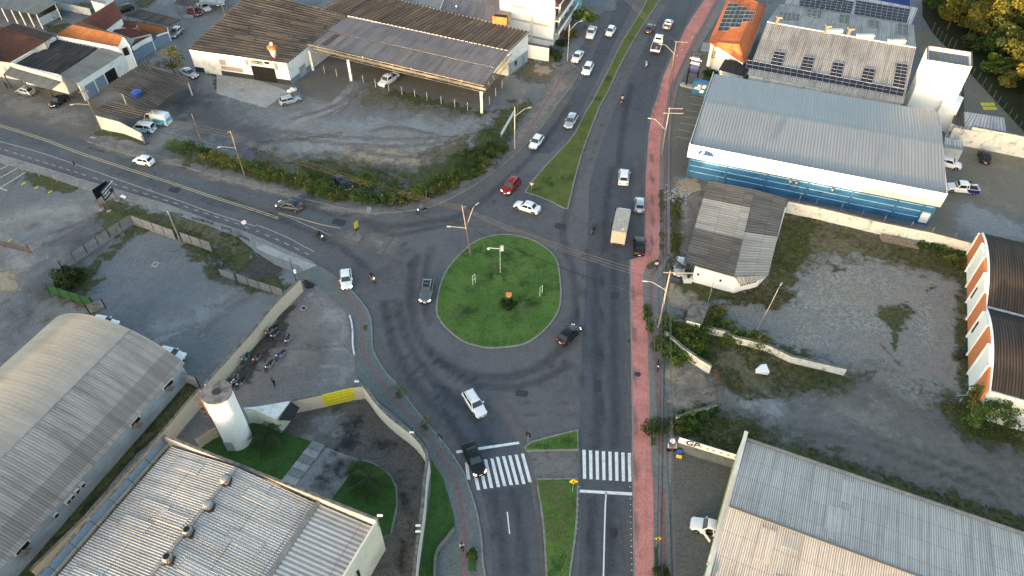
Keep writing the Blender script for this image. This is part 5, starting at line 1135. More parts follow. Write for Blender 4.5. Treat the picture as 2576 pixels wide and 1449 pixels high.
for a, b in [(g2(0,0,0), g2(0,LY,0)), (g2(Lx,0,0), g2(0,0,0)), (g2(Lx,LY,0), g2(Lx,0,0))]:
    mb.quad(a, b, V3(b, 5.3), V3(a, 5.3))
mb.build('wall', M['cream_lt'], t, recalc=False).modifiers.new('th', 'SOLIDIFY').thickness = .2
mb = MB(); a, b = g2(Lx+.02, .2), g2(Lx+.02, LY); mb.hexa([g2(Lx+.0,.0,5.2), g2(Lx+.0,LY,5.2), g2(Lx-.22,LY,5.2), g2(Lx-.22,.0,5.2), g2(Lx,.0,ZP), g2(Lx,LY,ZP-.0), g2(Lx-.22,LY,ZP), g2(Lx-.22,.0,ZP)]).build('side_parapet', M['cream_lt'], t)
for v_ in (4.6, 7.2): MB().hexa([g2(Lx+.1,v_,2.8), g2(Lx+.1,v_+.25,2.8), g2(Lx+.25,v_+.25,2.8), g2(Lx+.25,v_,2.8), g2(Lx+.1,v_,4.6), g2(Lx+.1,v_+.25,4.6), g2(Lx+.25,v_+.25,4.6), g2(Lx+.25,v_,4.6)]).build('window', M['dark'], t)
done(t)
for i, (x, y, op) in enumerate([(2130,545,0), (1968,785,0), (1775,1030,1), (1585,1285,1)]):
    p = P(*T('03', x, y), 7.4); lb = ['closed steel roof vent nearest the far end of the ridge', 'closed steel roof vent, second down the ridge', 'open-topped rusty roof vent, third down the ridge', 'open-topped rusty roof vent, lowest on the ridge'][i]
    v = thing('roof_vent', lb, 'roof vent', (p.x, p.y, 6.95), 0, 'turbine vents on the white ribbed roof')
    MB().box(-.45,.45,-.45,.45,-.15,.1).build('base_plate', M['steel_dk'], v)
    MB().lathe([(.34,.05),(.34,.35),(.36,.35)], 0, 0, 16).build('neck', M['rust'], v)
    vm = MB()
    n = 24
    prof = [(.36,.32),(.50,.45),(.56,.65),(.50,.85),(.36,.98)]
    vm.lathe(prof if not op else prof, 0, 0, n)
    dmd = vm.build('turbine_dome', M['steel'] if not op else M['rim'], v)
    fm = MB()
    for k in range(n): tt = 2*math.pi*k/n; fm.path([(r*1.02*math.cos(tt+z*.5), r*1.02*math.sin(tt+z*.5), z) for r, z in prof], .018, 3)
    fm.build('fins', M['steel_dk'], dmd)
    MB().lathe([(.27,.96),(.27,1.0),(.01,1.01)] if not op else [(.30,.975),(.30,.99),(.01,.99)], 0, 0, 16).build('cap', M['steel'] if not op else M['dark'], dmd)
for i, (a, b) in enumerate([((1575,550),(1835,965)), ((1320,725),(1660,1190))]):
    o = MB().bar(P(*T('03', *b), 7.0), P(*T('03', *a), 8.0), .03, .015).build('antenna_mast', M['wood']); tag(o, ['thin rusty mast leaning over the white roof, upper of two', 'thin rusty mast leaning over the white roof, lower of two'][i], 'antenna mast', 'leaning masts')
# ---- 3 grey ribbed-roof building, bottom right
t = building('workshop_hall', 'big low workshop with grey ribbed gable roof and lime side wall, lower right')
ZE = 5.6; q0, q1 = P(1883, 1108, ZE), P(2576, 1345, ZE); rl, rr = P(1841, 1276, 6.9), P(2332, 1449, 6.9)
de = (q1-q0).normalized(); dd2 = (P(1789,1449,6.0)-q0); rp = rl
def g3(u, v, z): p = q0+de*u+dn*v; return Vector((p.x, p.y, z))
dn = Vector((rl.x-q0.x, rl.y-q0.y, 0)); Lr = dn.length; dn.normalize(); LU = 46
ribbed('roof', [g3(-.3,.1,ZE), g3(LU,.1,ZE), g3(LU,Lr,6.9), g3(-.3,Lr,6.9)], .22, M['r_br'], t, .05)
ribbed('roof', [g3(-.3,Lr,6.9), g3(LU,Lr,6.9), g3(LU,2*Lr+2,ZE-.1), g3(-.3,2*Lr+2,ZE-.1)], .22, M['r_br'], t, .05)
mb = MB(); edge_cap(mb, g3(-.3,Lr,6.98), g3(LU,Lr,6.98), .3, .06); mb.build('ridge_cap', M['r_grey'], t)
resheet([g3(-.3,.1,ZE), g3(LU,.1,ZE), g3(LU,Lr,6.9), g3(-.3,Lr,6.9)], 6, ['r_br','r_bl'], t, .22, .04, .025, .33); resheet([g3(-.3,Lr,6.9), g3(LU,Lr,6.9), g3(LU,2*Lr+2,ZE-.1), g3(-.3,2*Lr+2,ZE-.1)], 4, ['r_bl','r_br'], t, .22, .04, .03, .3)
mb = MB(); edge_cap(mb, g3(-.3,-.05,ZE+.08), g3(LU,-.05,ZE+.08), .28, .22); mb.build('gutter', M['conc'], t)
# signboard parapet with lime outer face
for v0, v1, zb in ((-.6, 8.2, 0), (8.2, 15.6, 3.3), (15.6, 2*Lr+2, 0)):
    MB().hexa([g3(-.62,v0,zb), g3(-.62,v1,zb), g3(-.38,v1,zb), g3(-.38,v0,zb), g3(-.62,v0,6.2), g3(-.62,v1,6.2), g3(-.38,v1,6.2), g3(-.38,v0,6.2)]).build('front_wall', M['lime'], t)
MB().hexa([g3(-.2,8,.01), g3(-.2,16,.01), g3(8,16,.01), g3(8,8,.01), g3(-.2,8,.03), g3(-.2,16,.03), g3(8,16,.03), g3(8,8,.03)]).build('workshop_floor', M['conc_dk'], t)
mb = MB(); edge_cap(mb, g3(-.5,-.6,6.25), g3(-.5,2*Lr+2,6.25), .42, .1); mb.build('coping', M['cream_lt'], t)
MB().hexa([g3(-.70,.6,3.6), g3(-.70,Lr*1.55,3.6), g3(-.60,Lr*1.55,3.6), g3(-.60,.6,3.6), g3(-.70,.6,5.6), g3(-.70,Lr*1.55,5.9), g3(-.60,Lr*1.55,5.9), g3(-.60,.6,5.6)]).build('sign_panel', M['cream_lt'], t)
mb = MB().quad(g3(-.3,0,0), g3(LU,0,0), g3(LU,0,ZE-.1), g3(-.3,0,ZE-.1)); mb.build('wall', M['white_dirty'], t, recalc=False).modifiers.new('th', 'SOLIDIFY').thickness = .2
sk = MB(); 
for (a, b, c) in [(2.2, Lr+.6, 'white_dirty')]: pass
a = P(*T('33', 165, 1040), 6.7); s = (a-q0).dot(de); v_ = (a-q0).dot(dn)
MB().hexa([g3(s,v_,6.80), g3(s+1.6,v_,6.80), g3(s+1.6,v_+1.6,6.62), g3(s,v_+1.6,6.62), g3(s,v_,6.86), g3(s+1.6,v_,6.86), g3(s+1.6,v_+1.6,6.68), g3(s,v_+1.6,6.68)]).build('skylight_panel', M['r_white'], t)
done(t)
# ---- 4 twin barrel-roofed brown hall, right edge, with orange and white facade
t = building('twin_vault_hall', 'hall with two dark brown curved roofs and orange and white side panels, right edge')
ZV = 5.0
F0, F1 = P(2425, 647), P(2431, 1002); fd = Vector((F1.x-F0.x, F1.y-F0.y, 0)); FL = fd.length; fd.normalize(); fx = Vector((-fd.y, fd.x, 0)); 
if fx.x < 0: fx = -fx
def g4(v, u, z): p = F0+fd*v+fx*u; return Vector((p.x, p.y, z))
def vof(x, y, z): return (P(x, y, z)-F0).dot(fd)
va, vb, vc = vof(2453,582,ZV), vof(2459,764,ZV+.3), vof(2468,980,ZV)
ux = .55
for (v0, v1) in ((va, vb), (vb, vc)):
    vs = []; uv = []; fs = []; n = 16; w_ = abs(v1-v0); Hh = 1.4; Rr = (w_*w_/4+Hh*Hh)/(2*Hh); N = int(60/.34)*4
    for j in range(n+1):
        x = w_*j/n; z = ZV+math.sqrt(Rr*Rr-(x-w_/2)**2)-(Rr-Hh)
        for i in range(N+1): p = g4(v0+(v1-v0)*j/n, ux+60*i/N, z+.045*math.cos(2*math.pi*(i % 4)/4)); vs.append(p); uv.append((i/4, x))
    for j in range(n):
        for i in range(N): k = j*(N+1)+i; fs.append((k, k+1, k+N+2, k+N+1))
    o = MB().add(vs, fs, uv).build('roof', M['r_saw'], t, recalc=False)
    if o.data.polygons[len(o.data.polygons)//2].normal.z < 0: o.data.flip_normals()
    pv = [g4(v0, ux-.1, 0), g4(v0, ux-.1, ZV+.1)]+[g4(v0+(v1-v0)*j/n, ux-.1, ZV+math.sqrt(Rr*Rr-(w_*j/n-w_/2)**2)-(Rr-Hh)+.14) for j in range(n+1)]+[g4(v1, ux-.1, ZV+.1), g4(v1, ux-.1, 0)]
    MB().add([tuple(p) for p in pv]+[tuple(p+fx*.12) for p in pv], [tuple(range(len(pv))), tuple(range(2*len(pv)-1, len(pv)-1, -1))]+[(i, (i+1) % len(pv), len(pv)+(i+1) % len(pv), len(pv)+i) for i in range(len(pv))]).build('gable_wall', M['white_clean'], t)
mb = MB(); edge_cap(mb, g4(vb, ux, ZV+.18), g4(vb, 60, ZV+.18), .4, .1); mb.build('valley_gutter', M['steel'], t)
NB = 9; bw = (vc-va)/NB
for i in range(NB):
    a, b = va+bw*i, va+bw*(i+1)
    def top(v): w2_ = (vb-va) if v < vb else (vc-vb); q = (v-(va if v < vb else vb))/w2_; return ZV-.15+1.4*4*q*(1-q)*.93
    for k in range(1): MB().hexa([g4(a+.12,.18,.3), g4(b-.12,.18,.3), g4(b-.12,.43,.3), g4(a+.12,.43,.3), g4(a+.12,.18,top(a+.12)), g4(b-.12,.18,top(b-.12)), g4(b-.12,.43,top(b-.12)), g4(a+.12,.43,top(a+.12))]).build('brick_panel' if i % 2 == 0 else 'white_panel', M['orange'] if i % 2 == 0 else M['white_clean'], t)
    MB().hexa([g4(a-.1,0,0), g4(a+.1,0,0), g4(a+.1,.5,0), g4(a-.1,.5,0), g4(a-.1,0,top(a)), g4(a+.1,0,top(a)), g4(a+.1,.5,top(a)), g4(a-.1,.5,top(a))]).build('pilaster', M['white_clean'], t)
    if i in (3, 5): MB().hexa([g4(a+.3,.10,1.6), g4(a+.7,.10,1.6), g4(a+.7,.22,1.6), g4(a+.3,.22,1.6), g4(a+.3,.10,3.6), g4(a+.7,.10,3.6), g4(a+.7,.22,3.6), g4(a+.3,.22,3.6)]).build('window', M['glass'], t)
mb = MB(); mb.quad(g4(vc,.5,0), g4(vc,60,0), g4(vc,60,ZV+.1), g4(vc,.5,ZV+.1)); mb.build('end_wall', M['white_dirty'], t, recalc=False).modifiers.new('th', 'SOLIDIFY').thickness = .25
done(t)
# ---- 5 blue-clad glass shop
t = building('blue_store', 'long blue-clad store with white fascia band and pale grey metal roof', 'store')
ZS = 6.45; a, b, c, d = P(1736, 364, ZS), P(2382, 489, ZS), P(2361, 281, ZS-.1), P(1800, 186, ZS-.1)
fdir = (b-a); fdir.z = 0; FLn = fdir.length; fdir.normalize(); bn = Vector((-fdir.y, fdir.x, 0))
if bn.y < 0: bn = -bn
depth = ((c-b).dot(bn)+(d-a).dot(bn))/2
def g5(u, v, z): p = a+fdir*u+bn*v; return Vector((p.x, p.y, z))
mid = depth*.52
ribbed('roof', [g5(.15,.15,ZS-.15), g5(FLn-.15,.15,ZS-.15), g5(FLn-.15,mid,ZS+.65), g5(.15,mid,ZS+.65)], .5, M['r_blue'], t, .035)
ribbed('roof', [g5(.15,mid,ZS+.65), g5(FLn-.15,mid,ZS+.65), g5(FLn-.15,depth,ZS-.1), g5(.15,depth,ZS-.1)], .5, M['r_blue'], t, .035)
# fascia
def band(mb, u0, v0, u1, v1, z0, z1, th=.12):
    p0, p1 = g5(u0, v0, 0), g5(u1, v1, 0); mb.wallbox(p0, p1, 0, 1, z0, z1, -th, 0)
mb = MB(); n = int(FLn/.34)*2; vs = []
for i in range(n+1):
    p = g5(FLn*i/n, -.05*(i % 2), 0); vs += [(p.x,p.y,3.95), (p.x,p.y,ZS+.1)]
mb.add(vs, [(2*i, 2*i+2, 2*i+3, 2*i+1) for i in range(n)]); mb.build('front_fascia', M['fascia'], t, recalc=False).modifiers.new('th', 'SOLIDIFY').thickness = .06
MB().wallbox(g5(FLn+.05,0,0), g5(FLn+.05,depth,0), 0, 1, 3.95, ZS+.15, -.1, 0).build('side_fascia', M['fascia'], t); MB().wallbox(g5(0,depth,0), g5(0,0,0), 0, 1, 3.95, ZS+.3, 0, .12).build('side_fascia', M['fascia'], t)
MB().wallbox(g5(FLn+.05,0,0), g5(FLn+.05,depth,0), .002, .05, 3.97, ZS+.17, 0, .03).build('blue_corner_panel', M['blue_dk'], t)
mb = MB(); ins = .35
mb.quad(g5(ins,ins,0), g5(FLn-ins,ins,0), g5(FLn-ins,ins,4.1), g5(ins,ins,4.1)); mb.quad(g5(FLn-ins,ins,0), g5(FLn-ins,depth,0), g5(FLn-ins,depth,5), g5(FLn-ins,ins,5)); mb.quad(g5(ins,depth,0), g5(ins,ins,0), g5(ins,ins,5), g5(ins,depth,5)); mb.quad(g5(FLn-ins,depth,0), g5(ins,depth,0), g5(ins,depth,5.5), g5(FLn-ins,depth,5.5))
mb.build('wall', M['blue'], t, recalc=False).modifiers.new('th', 'SOLIDIFY').thickness = .1
A5, B5 = g5(ins, ins-.06, 0), g5(FLn-ins, ins-.06, 0)
for z in (1.15, 2.3, 3.4): MB().wallbox(A5, B5, 0, 1, z, z+.09, 0, .07).build('rail', M['blue_line'], t)
for f in (.004, .165, .335, .505, .68, .855, .955, .995): MB().wallbox(A5, B5, f-.0035, f+.0035, 0, 3.95, 0, .22).build('column', M['blue'], t)
MB().wallbox(A5, B5, .958, .992, .35, 2.2, .0, .12).build('service_panel', M['white_clean'], t)
for f in (.42, .46, .50, .55): MB().wallbox(A5, B5, f, f+.014, 2.0, 2.35, 0, .06).build('vent_grille', M['steel_dk'], t)
for f in (.43, .455, .60): p = A5.lerp(B5, f); MB().lathe([(.02,2.9),(.30,2.95),(.30,3.35),(.22,3.5),(.02,3.55)], p.x-bn.x*.35, p.y-bn.y*.35, 12).build('extractor', M['rim'], t, smooth=True)
# left side wall lighter stripe & shop sign
sg0, sg1 = g5(.9, -.12, 0), g5(4.7, -.12, 0)
MB().wallbox(sg0, sg1, 0, 1, 4.15, 6.35, 0, .03).build('sign_board', M['white_clean'], t)
def onf(u, z, o=.06): p = g5(u, -.12-o, z); return p
pts = [(1.4+(u-1.5)*.78, z+.05) for u, z in [(1.5,5.05),(1.75,5.45),(2.15,5.85),(2.6,5.98),(3.6,5.98),(4.3,5.85),(4.75,5.6),(5.05,5.15),(5.15,5.0),(2.6,5.03)]]
lg = MB().add([tuple(onf(u, z, .055)) for u, z in pts]+[tuple(onf(u, z, .035)) for u, z in pts], [tuple(range(10)), tuple(range(19, 9, -1))]+[(i, (i+1) % 10, 10+(i+1) % 10, 10+i) for i in range(10)])
lg.build('windscreen_logo', flat('logo_blue', (.008,.035,.15), .5), t)
for (u, z) in ((2.2, 5.5), (1.98, 5.07)): MB().wallbox(onf(u, 0, .06), onf(u+.36, 0, .06), 0, 1, z, z+.33, 0, .01).build('logo_square', M['white_clean'], t)
text('AUTOGLASS', flat('sign_text_navy', (.01,.012,.03), .6), t, onf(1.5, 4.66, .05), fdir, (0,0,1), .52, 'sign_lettering')
done(t)
# ---- 6 tall white tower block
t = building('white_tower', 'tall plain white box tower brightly lit by low sun, right of solar roof', 'tower')
ZT = 11.6; tw = [P(2333,150,ZT), P(2445,168,ZT), P(2444,132,ZT), P(2333,115,ZT)]
mb = MB(); n = 4
for i in range(4): a_, b_ = tw[i], tw[(i+1) % 4]; mb.quad(V3(a_,0), V3(b_,0), a_, b_) if 0 else mb.quad(V3(a_,0), V3(b_,0), b_, a_)
mb.build('wall', M['white_clean'], t, recalc=False).modifiers.new('th', 'SOLIDIFY').thickness = .2
cc_ = sum(tw, Vector())/4; ri = [p.lerp(cc_, .05) for p in tw]; ri = [V3(p, ZT-.7) for p in ri]
ribbed('roof', [ri[0], ri[1], ri[2], ri[3]], .6, M['r_grey'], t, .03)
mb = MB()
for i in range(4): edge_cap(mb, V3(tw[i], ZT+.04), V3(tw[(i+1) % 4], ZT+.04), .22, .10)
mb.build('coping', M['coping'], t)
done(t)
t = building('tower_annex', 'lower white annex wall joining the tower to the blue store', 'annex')
an = [P(2368,263,4.6), P(2409,280,4.6), P(2425,245,4.6), P(2385,228,4.6)]
walls('wall', an, M['white_clean'], t, inset=0, drop=0); slab_ = MB().add([tuple(p) for p in an], [(0,1,2,3)]).build('roof', M['white_clean'], t)
done(t)
# ---- 7 solar-panelled hall
t = building('solar_hall', 'lichened grey hall roof carrying comb-shaped rows of dark solar panels')
s0, s1, s2, s3 = P(1880,188,6.2), P(2272,262,6.2), P(2304,120,8.0), P(1930,55,8.0)
SQ = [s0, s1, s2, s3]
ribbed('roof', SQ, .36, M['r_solar'], t, .045)
b2, b3 = P(2298,62,6.2), P(1962,10,6.2)
ribbed('roof', [s3, s2, b2, b3], .36, M['r_solar'], t, .045)
mb = MB(); edge_cap(mb, s3+Vector((0,0,.06)), s2+Vector((0,0,.06)), .4, .1); mb.build('ridge_cap', M['white_dirty'], t)
walls('wall', [s0, s1, s2, b2, b3, s3], M['white_dirty'], t, inset=.35)
for i, (x, y) in enumerate([(75,200), (540,285), (750,310)]):
    p = P(*T('30', x, y+30), 8.0); o = MB().bar(p, p+Vector((.6,.9,1.1)), .30, .30, 4).hexa([p+Vector(q) for q in [(.1,.5,.9),(1.2,.5,.9),(1.2,1.5,.9),(.1,1.5,.9),(.1,.5,1.25),(1.2,.5,1.25),(1.2,1.5,1.25),(.1,1.5,1.25)]]).build('chimney', M['wood'], t)
for i, (x, y) in enumerate([(620,300), (915,350), (1210,400)]):
    p = P(*T('30', x, y), 8.1); MB().box(p.x-1.6,p.x+1.6,p.y-.35,p.y+.35,7.7,8.5).box(p.x-1.7,p.x+1.7,p.y-.45,p.y+.45,8.51,8.6).build('roof_monitor', M['cream_lt'], t)
done(t)
def invb(q, pt, z):   # find (u,v) on quad q matching pixel pt
    best = None
    u, v = .5, .5
    for _ in range(30):
        p = bl(q, (u, v)); x, y = J(p); e = 1e-3
        xu, yu = J(bl(q, (u+e, v))); xv, yv = J(bl(q, (u, v+e)))
        a11, a21, a12, a22 = (xu-x)/e, (yu-y)/e, (xv-x)/e, (yv-y)/e; det = a11*a22-a12*a21
        dx, dy = pt[0]-x, pt[1]-y; u += (dx*a22-dy*a12)/det; v += (-dx*a21+dy*a11)/det
    return u, v
PVN = [0]
def pvgroup(q, c00, c10, c11, c01, nu, nv, label, lift=.12):
    """array of panels whose four pixel corners on roof plane q are given (nearest-left, nearest-right, far-right, far-left)"""
    t = thing('solar_array', label, 'solar panels', group='solar panel arrays on the roofs')
    cs = [bl(q, invb(q, T(*c) if len(c) == 3 else c, 0))+Vector((0,0,lift)) for c in (c00, c10, c11, c01)]
    fr = MB(); 
    for i in range(nu):
        for j in range(nv):
            g = .03; f = [bl(cs, ((i+g)/nu, (j+g)/nv)), bl(cs, ((i+1-g)/nu, (j+g)/nv)), bl(cs, ((i+1-g)/nu, (j+1-g)/nv)), bl(cs, ((i+g)/nu, (j+1-g)/nv))]
            o = MB().add([tuple(p) for p in f]+[tuple(p-Vector((0,0,.04))) for p in f], [(0,1,2,3),(7,6,5,4),(0,4,5,1),(1,5,6,2),(2,6,7,3),(3,7,4,0)], [(0,0),(1,0),(1,1),(0,1)]*2)
            if PVN[0] < 400: o.build('panel', M['pv'], t); PVN[0] += 1
            else: fr_pan.add(o.v, o.f)
    for i in range(nu+1):
        fr.bar(bl(cs, (i/nu, 0)), bl(cs, (i/nu, 1)), .035, n=4)
    for j in range(nv+1): fr.bar(bl(cs, (0, j/nv)), bl(cs, (1, j/nv)), .035, n=4)
    fr.build('frame', M['pv_frame'], t); return done(t)
fr_pan = MB()
A7 = ('30',)
pvgroup(SQ, ('30',-210,645), ('30',1270,915), ('30',1290,850), ('30',-200,570), 24, 2, 'long double row of dark solar panels along the eave of the lichened roof')
for i, (a_, b_, c_, d_) in enumerate([((-210+0,560),(-100,585),(-65,470),(-172,448)) , ((20,610),(125,630),(162,500),(62,485)), ((300,660),(405,680),(438,550),(338,537)), ((580,715),(687,735),(718,605),(615,590)), ((870,770),(980,795),(1007,658),(903,643)), ((1172,820),(1285,842),(1316,612),(1213,597))]):
    if i == 0: continue
    pvgroup(SQ, ('30',)+a_, ('30',)+b_, ('30',)+c_, ('30',)+d_, 2, 4 if i < 5 else 7, ['', 'first short solar panel tower from the left rising from the long row', 'second solar panel tower from the left rising from the long row', 'third solar panel tower from the left rising from the long row', 'fourth solar panel tower from the left rising from the long row', 'tallest solar panel tower, rightmost on the lichened roof'][i])
BQ = [s3, s2, b2, b3]
for i, (a_, b_, c_, d_, nu, nv, lb) in enumerate([((90,180),(295,190),(305,140),(105,118),5,2,'wide faint solar panel patch nearest the chimney on the back slope'), ((355,145),(500,175),(520,110),(370,90),3,2,'small solar panel patch, second on the back slope'), ((665,205),(765,220),(775,150),(672,140),2,2,'small square solar patch in the middle of the back slope'), ((950,250),(1050,268),(1052,205),(952,190),2,2,'small square solar patch right of the middle, back slope'), ((1215,320),(1325,345),(1325,240),(1215,225),2,3,'rightmost solar patch on the back slope')]):
    pvgroup(BQ, ('30',)+a_, ('30',)+b_, ('30',)+c_, ('30',)+d_, nu, nv, lb)
# ---- 8 second solar roof behind
t = building('rear_solar_building', 'rear building whose pale sheet roof is almost covered by solar panels, top right')
r0, r1, r2, r3 = P(1972,14,6.2), P(2291,66,6.2), P(2309,20,7.0), P(1995,-40,7.0); RQ = [r0, r1, r2, r3]
ribbed('roof', RQ, .5, M['r_white'], t, .03); walls('wall', RQ, M['white_dirty'], t); done(t)
pvgroup(RQ, ('30',290,60), ('30',780,135), ('30',810,20), ('30',310,-65), 10, 5, 'left solar array covering the rear pale roof')
pvgroup(RQ, ('30',810,140), ('30',1310,222), ('30',1340,92), ('30',830,5), 10, 5, 'right solar array covering the rear pale roof')
t = building('blue_roof_shed', 'small building with bright blue roof behind the rear solar building'); q = [P(2195,4,5), P(2290,18,5), P(2285,-40,5), P(2190,-40,5)]
ribbed('roof', q, .5, roofmat('blue_metal_roof', (.012,.035,.17), (.008,.02,.1), (.02,.05,.22), .3), t, .03); walls('wall', q, M['white_dirty'], t); done(t)
# ---- 9 orange-tiled half-timbered building
t = building('orange_roof_house', 'two-storey house with orange tiled hip roof, solar panels and timber-framed gable', 'house')
ZO = 5.6; o0, o1, o2, o3 = P(1783,106,ZO), P(1872,160,ZO), P(1928,16,ZO), P(1838,-22,ZO)
# hip roof: ridge
h0 = P(1858, 112, 7.6); h1 = P(1908, 8, 7.6)
TO = M['r_tile_or']
def hipface(pts, name='roof'):
    # tile face as ribbed quad or triangle
    return ribbed(name, pts, .3, TO, t, .03)
hipface([o3, o0, h0, h1]); hipface([o0, o1, h0+Vector((.02,0,0)), h0]); hipface([o1, o2, h1, h0]); hipface([o2, o3, h1, h1+Vector((.02,0,0))])
walls('wall', [o0, o1, o2, o3], M['white_clean'], t, inset=.7)
mb = MB(); edge_cap(mb, h0+Vector((0,0,.06)), h1+Vector((0,0,.06)), .3, .12)
for a_, b_ in ((o0,h0),(o1,h0),(o2,h1),(o3,h1)): edge_cap(mb, a_+Vector((0,0,.07)), b_+Vector((0,0,.07)), .25, .1)
mb.build('ridge_tiles', M['r_tile_or'], t)
# timber-framed porch gable
g0, g1 = P(*T('20', 1858, 655)), P(*T('20', 1975, 665)); 
bx = MB(); p0, p1 = Vector((g0.x, g0.y, 0)), Vector((g1.x, g1.y, 0)); dv = (p1-p0).normalized(); nv_ = Vector((-dv.y, dv.x, 0))
q = [p0, p1, p1+nv_*4, p0+nv_*4]; bx.hexa([V3(p, 0) for p in q]+[V3(p, 5.3) for p in q]).build('porch', M['cream_lt'], t)
mb = MB()
for z in (2.7, 5.2, 3.9): mb.wallbox(p0, p1, 0, 1, z-.08, z+.08, 0, .05)
for f in (0, .5, 1): mb.wallbox(p0, p1, max(0, f-.03), min(1, f+.03), 2.7, 5.2, 0, .055)
W5 = (p1-p0)
mb.bar(V3(p0-nv_*.05, 2.8), V3(p0+W5*.5-nv_*.05, 5.1), .07, n=4); mb.bar(V3(p0+W5*.5-nv_*.05, 2.8), V3(p1-nv_*.05, 3.9), .06, n=4); mb.bar(V3(p0+W5*.5-nv_*.05, 3.9), V3(p1-nv_*.05, 2.8), .06, n=4)
mb.build('timber_frame', M['black'], t)
MB().wallbox(p0, p1, .55, .95, 4.1, 5.1, 0, .04).build('window', M['glass'], t)
MB().wallbox(p0, p1, .7, .95, 0, 2.0, 0, .04).build('door', M['dark'], t)
cn = W('20', '1780,470 1870,488 1895,408 1800,398', 3.0)
MB().add([tuple(p) for p in cn]+[tuple(p-Vector((0,0,.12))) for p in cn], [(0,1,2,3),(7,6,5,4),(0,4,5,1),(1,5,6,2),(2,6,7,3),(3,7,4,0)]).build('awning', M['r_white'], t)
done(t)
OQ = [o3, o0, h0, h1]
def plane_pts(s, plane):
    p0, p1, p2 = plane; n = (p1-p0).cross(p2-p0); out = []
    for q in s.split():
        x, y = T('20', *map(float, q.split(','))); u = (x-1288)/FPX; v = (y-724.5)/FPX; d = Vector((u, _c-v*_s, -_s-v*_c)); o = Vector((0,0,HC)); k = (p0-o).dot(n)/d.dot(n); out.append(o+d*k)
    return out
pl = (o0, o3, h1)
def pv_on(s, nu, nv, label):
    c = plane_pts(s, pl); pvg_q = c; t_ = thing('solar_array', label, 'solar panels', group='solar panel arrays on the roofs'); c = [p+Vector((0,0,.16)) for p in c]; fr = MB()
    for i in range(nu):
        for j in range(nv):
            g = .04; f = [bl(c, ((i+g)/nu, (j+g)/nv)), bl(c, ((i+1-g)/nu, (j+g)/nv)), bl(c, ((i+1-g)/nu, (j+1-g)/nv)), bl(c, ((i+g)/nu, (j+1-g)/nv))]
            MB().add([tuple(p) for p in f]+[tuple(p-Vector((0,0,.04))) for p in f], [(0,1,2,3),(7,6,5,4),(0,4,5,1),(1,5,6,2),(2,6,7,3),(3,7,4,0)], [(0,0),(1,0),(1,1),(0,1)]*2).build('panel', M['pv'], t_)
    for i in range(nu+1): fr.bar(bl(c, (i/nu, 0)), bl(c, (i/nu, 1)), .035, n=4)
    for j in range(nv+1): fr.bar(bl(c, (0, j/nv)), bl(c, (1, j/nv)), .035, n=4)
    fr.build('frame', M['pv_frame'], t_); done(t_)
pv_on('1935,297 2035,300 2140,38 2040,35', 2, 7, 'left solar block on the orange tiled roof')
pv_on('2042,262 2145,265 2225,72 2120,68', 2, 5, 'middle solar block on the orange tiled roof')
pv_on('2170,215 2262,212 2300,115 2200,108', 2, 3, 'small right solar block on the orange tiled roof')
# ---- low dark lean-to between orange roof and blue store
t = building('lean_to', 'dark low corrugated lean-to between orange-roofed house and blue store', 'lean-to'); q = [P(1808,176,4.6), P(1872,192,4.6), P(1890,158,4.9), P(1824,148,4.9)]
ribbed('roof', q, .3, M['r_brown2'], t, .03); walls('wall', q, M['white_dirty'], t); done(t)
# ---- 10 brown-roofed motor workshop
t = building('brown_workshop', 'white workshop with broad brown corrugated roof and black dado', 'workshop')
ZW = 4.9; m0, m1, m2, m3 = P(469,125,ZW), P(722,160,ZW), P(873,39,ZW+.6), P(632,-22,ZW+.6)
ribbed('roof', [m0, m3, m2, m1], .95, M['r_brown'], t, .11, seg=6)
_, wq = walls('wall', [m0, m1, m2, m3], M['white'], t, inset=.35); resheet([m0, m3, m2, m1], 8, ['r_brown','r_shed','r_brown2'], t, .95, .11, .05, .2, .07)
A, B = wq[0], wq[1]
MB().wallbox(A, B, .0, 1, 0, 1.05, 0, .04).build('dado', M['black_base'], t)
MB().wallbox(A, B, .10, .28, .02, 3.0, .045, .09).build('garage_door', M['white_dirty'], t)
MB().wallbox(A, B, .29, .52, 1.3, 2.2, 0, .05).build('louvre', M['stone'], t); MB().wallbox(A, B, .29, .36, 2.4, 3.6, 0, .05).build('louvre', M['stone'], t)
MB().wallbox(A, B, .62, .86, .02, 3.2, .045, .08).build('gateway', M['dark'], t)
MB().wallbox(A, B, .57, .60, 3.2, 4.4, 0, .06).build('stone_pier', M['stone'], t); MB().wallbox(A, B, .87, .90, 3.0, 4.4, 0, .06).build('stone_pier', M['stone'], t)
sb = MB().wallbox(A, B, .63, .75, 3.7, 4.35, 0, .06).build('sign_board', M['black'], t)
dab = (B-A).normalized(); pn = Vector((dab.y, -dab.x, 0)); text('Motor Gas', M['cream_lt'], sb, A+(B-A)*.635+pn*.08+Vector((0,0,4.02-A.z)), Vector((dab.x,dab.y,0)), (0,0,1), .55, 'sign_lettering')
MB().wallbox(A, B, .77, .82, 4.0, 4.45, 0, .06).build('window', M['dark'], t)
Bw = wq[2]
MB().wallbox(B, Bw, 0, .33, 0, 1.2, 0, .04).build('dado', M['bluegrey'], t); MB().wallbox(B, Bw, .15, .25, 0, 2.2, .045, .09).build('door', M['greywall'], t)
done(t)
p = P(*T('10', 180, 560), 5.0)
t = thing('water_tank', 'rusty conical header tank glowing orange on the brown workshop roof corner', 'water tank', (p.x, p.y, 0))
MB().lathe([(.10,5.2),(.45,5.9),(.62,6.8),(.62,7.3)], 0, 0, 14).build('cone', M['cream_lt'], t, smooth=True)
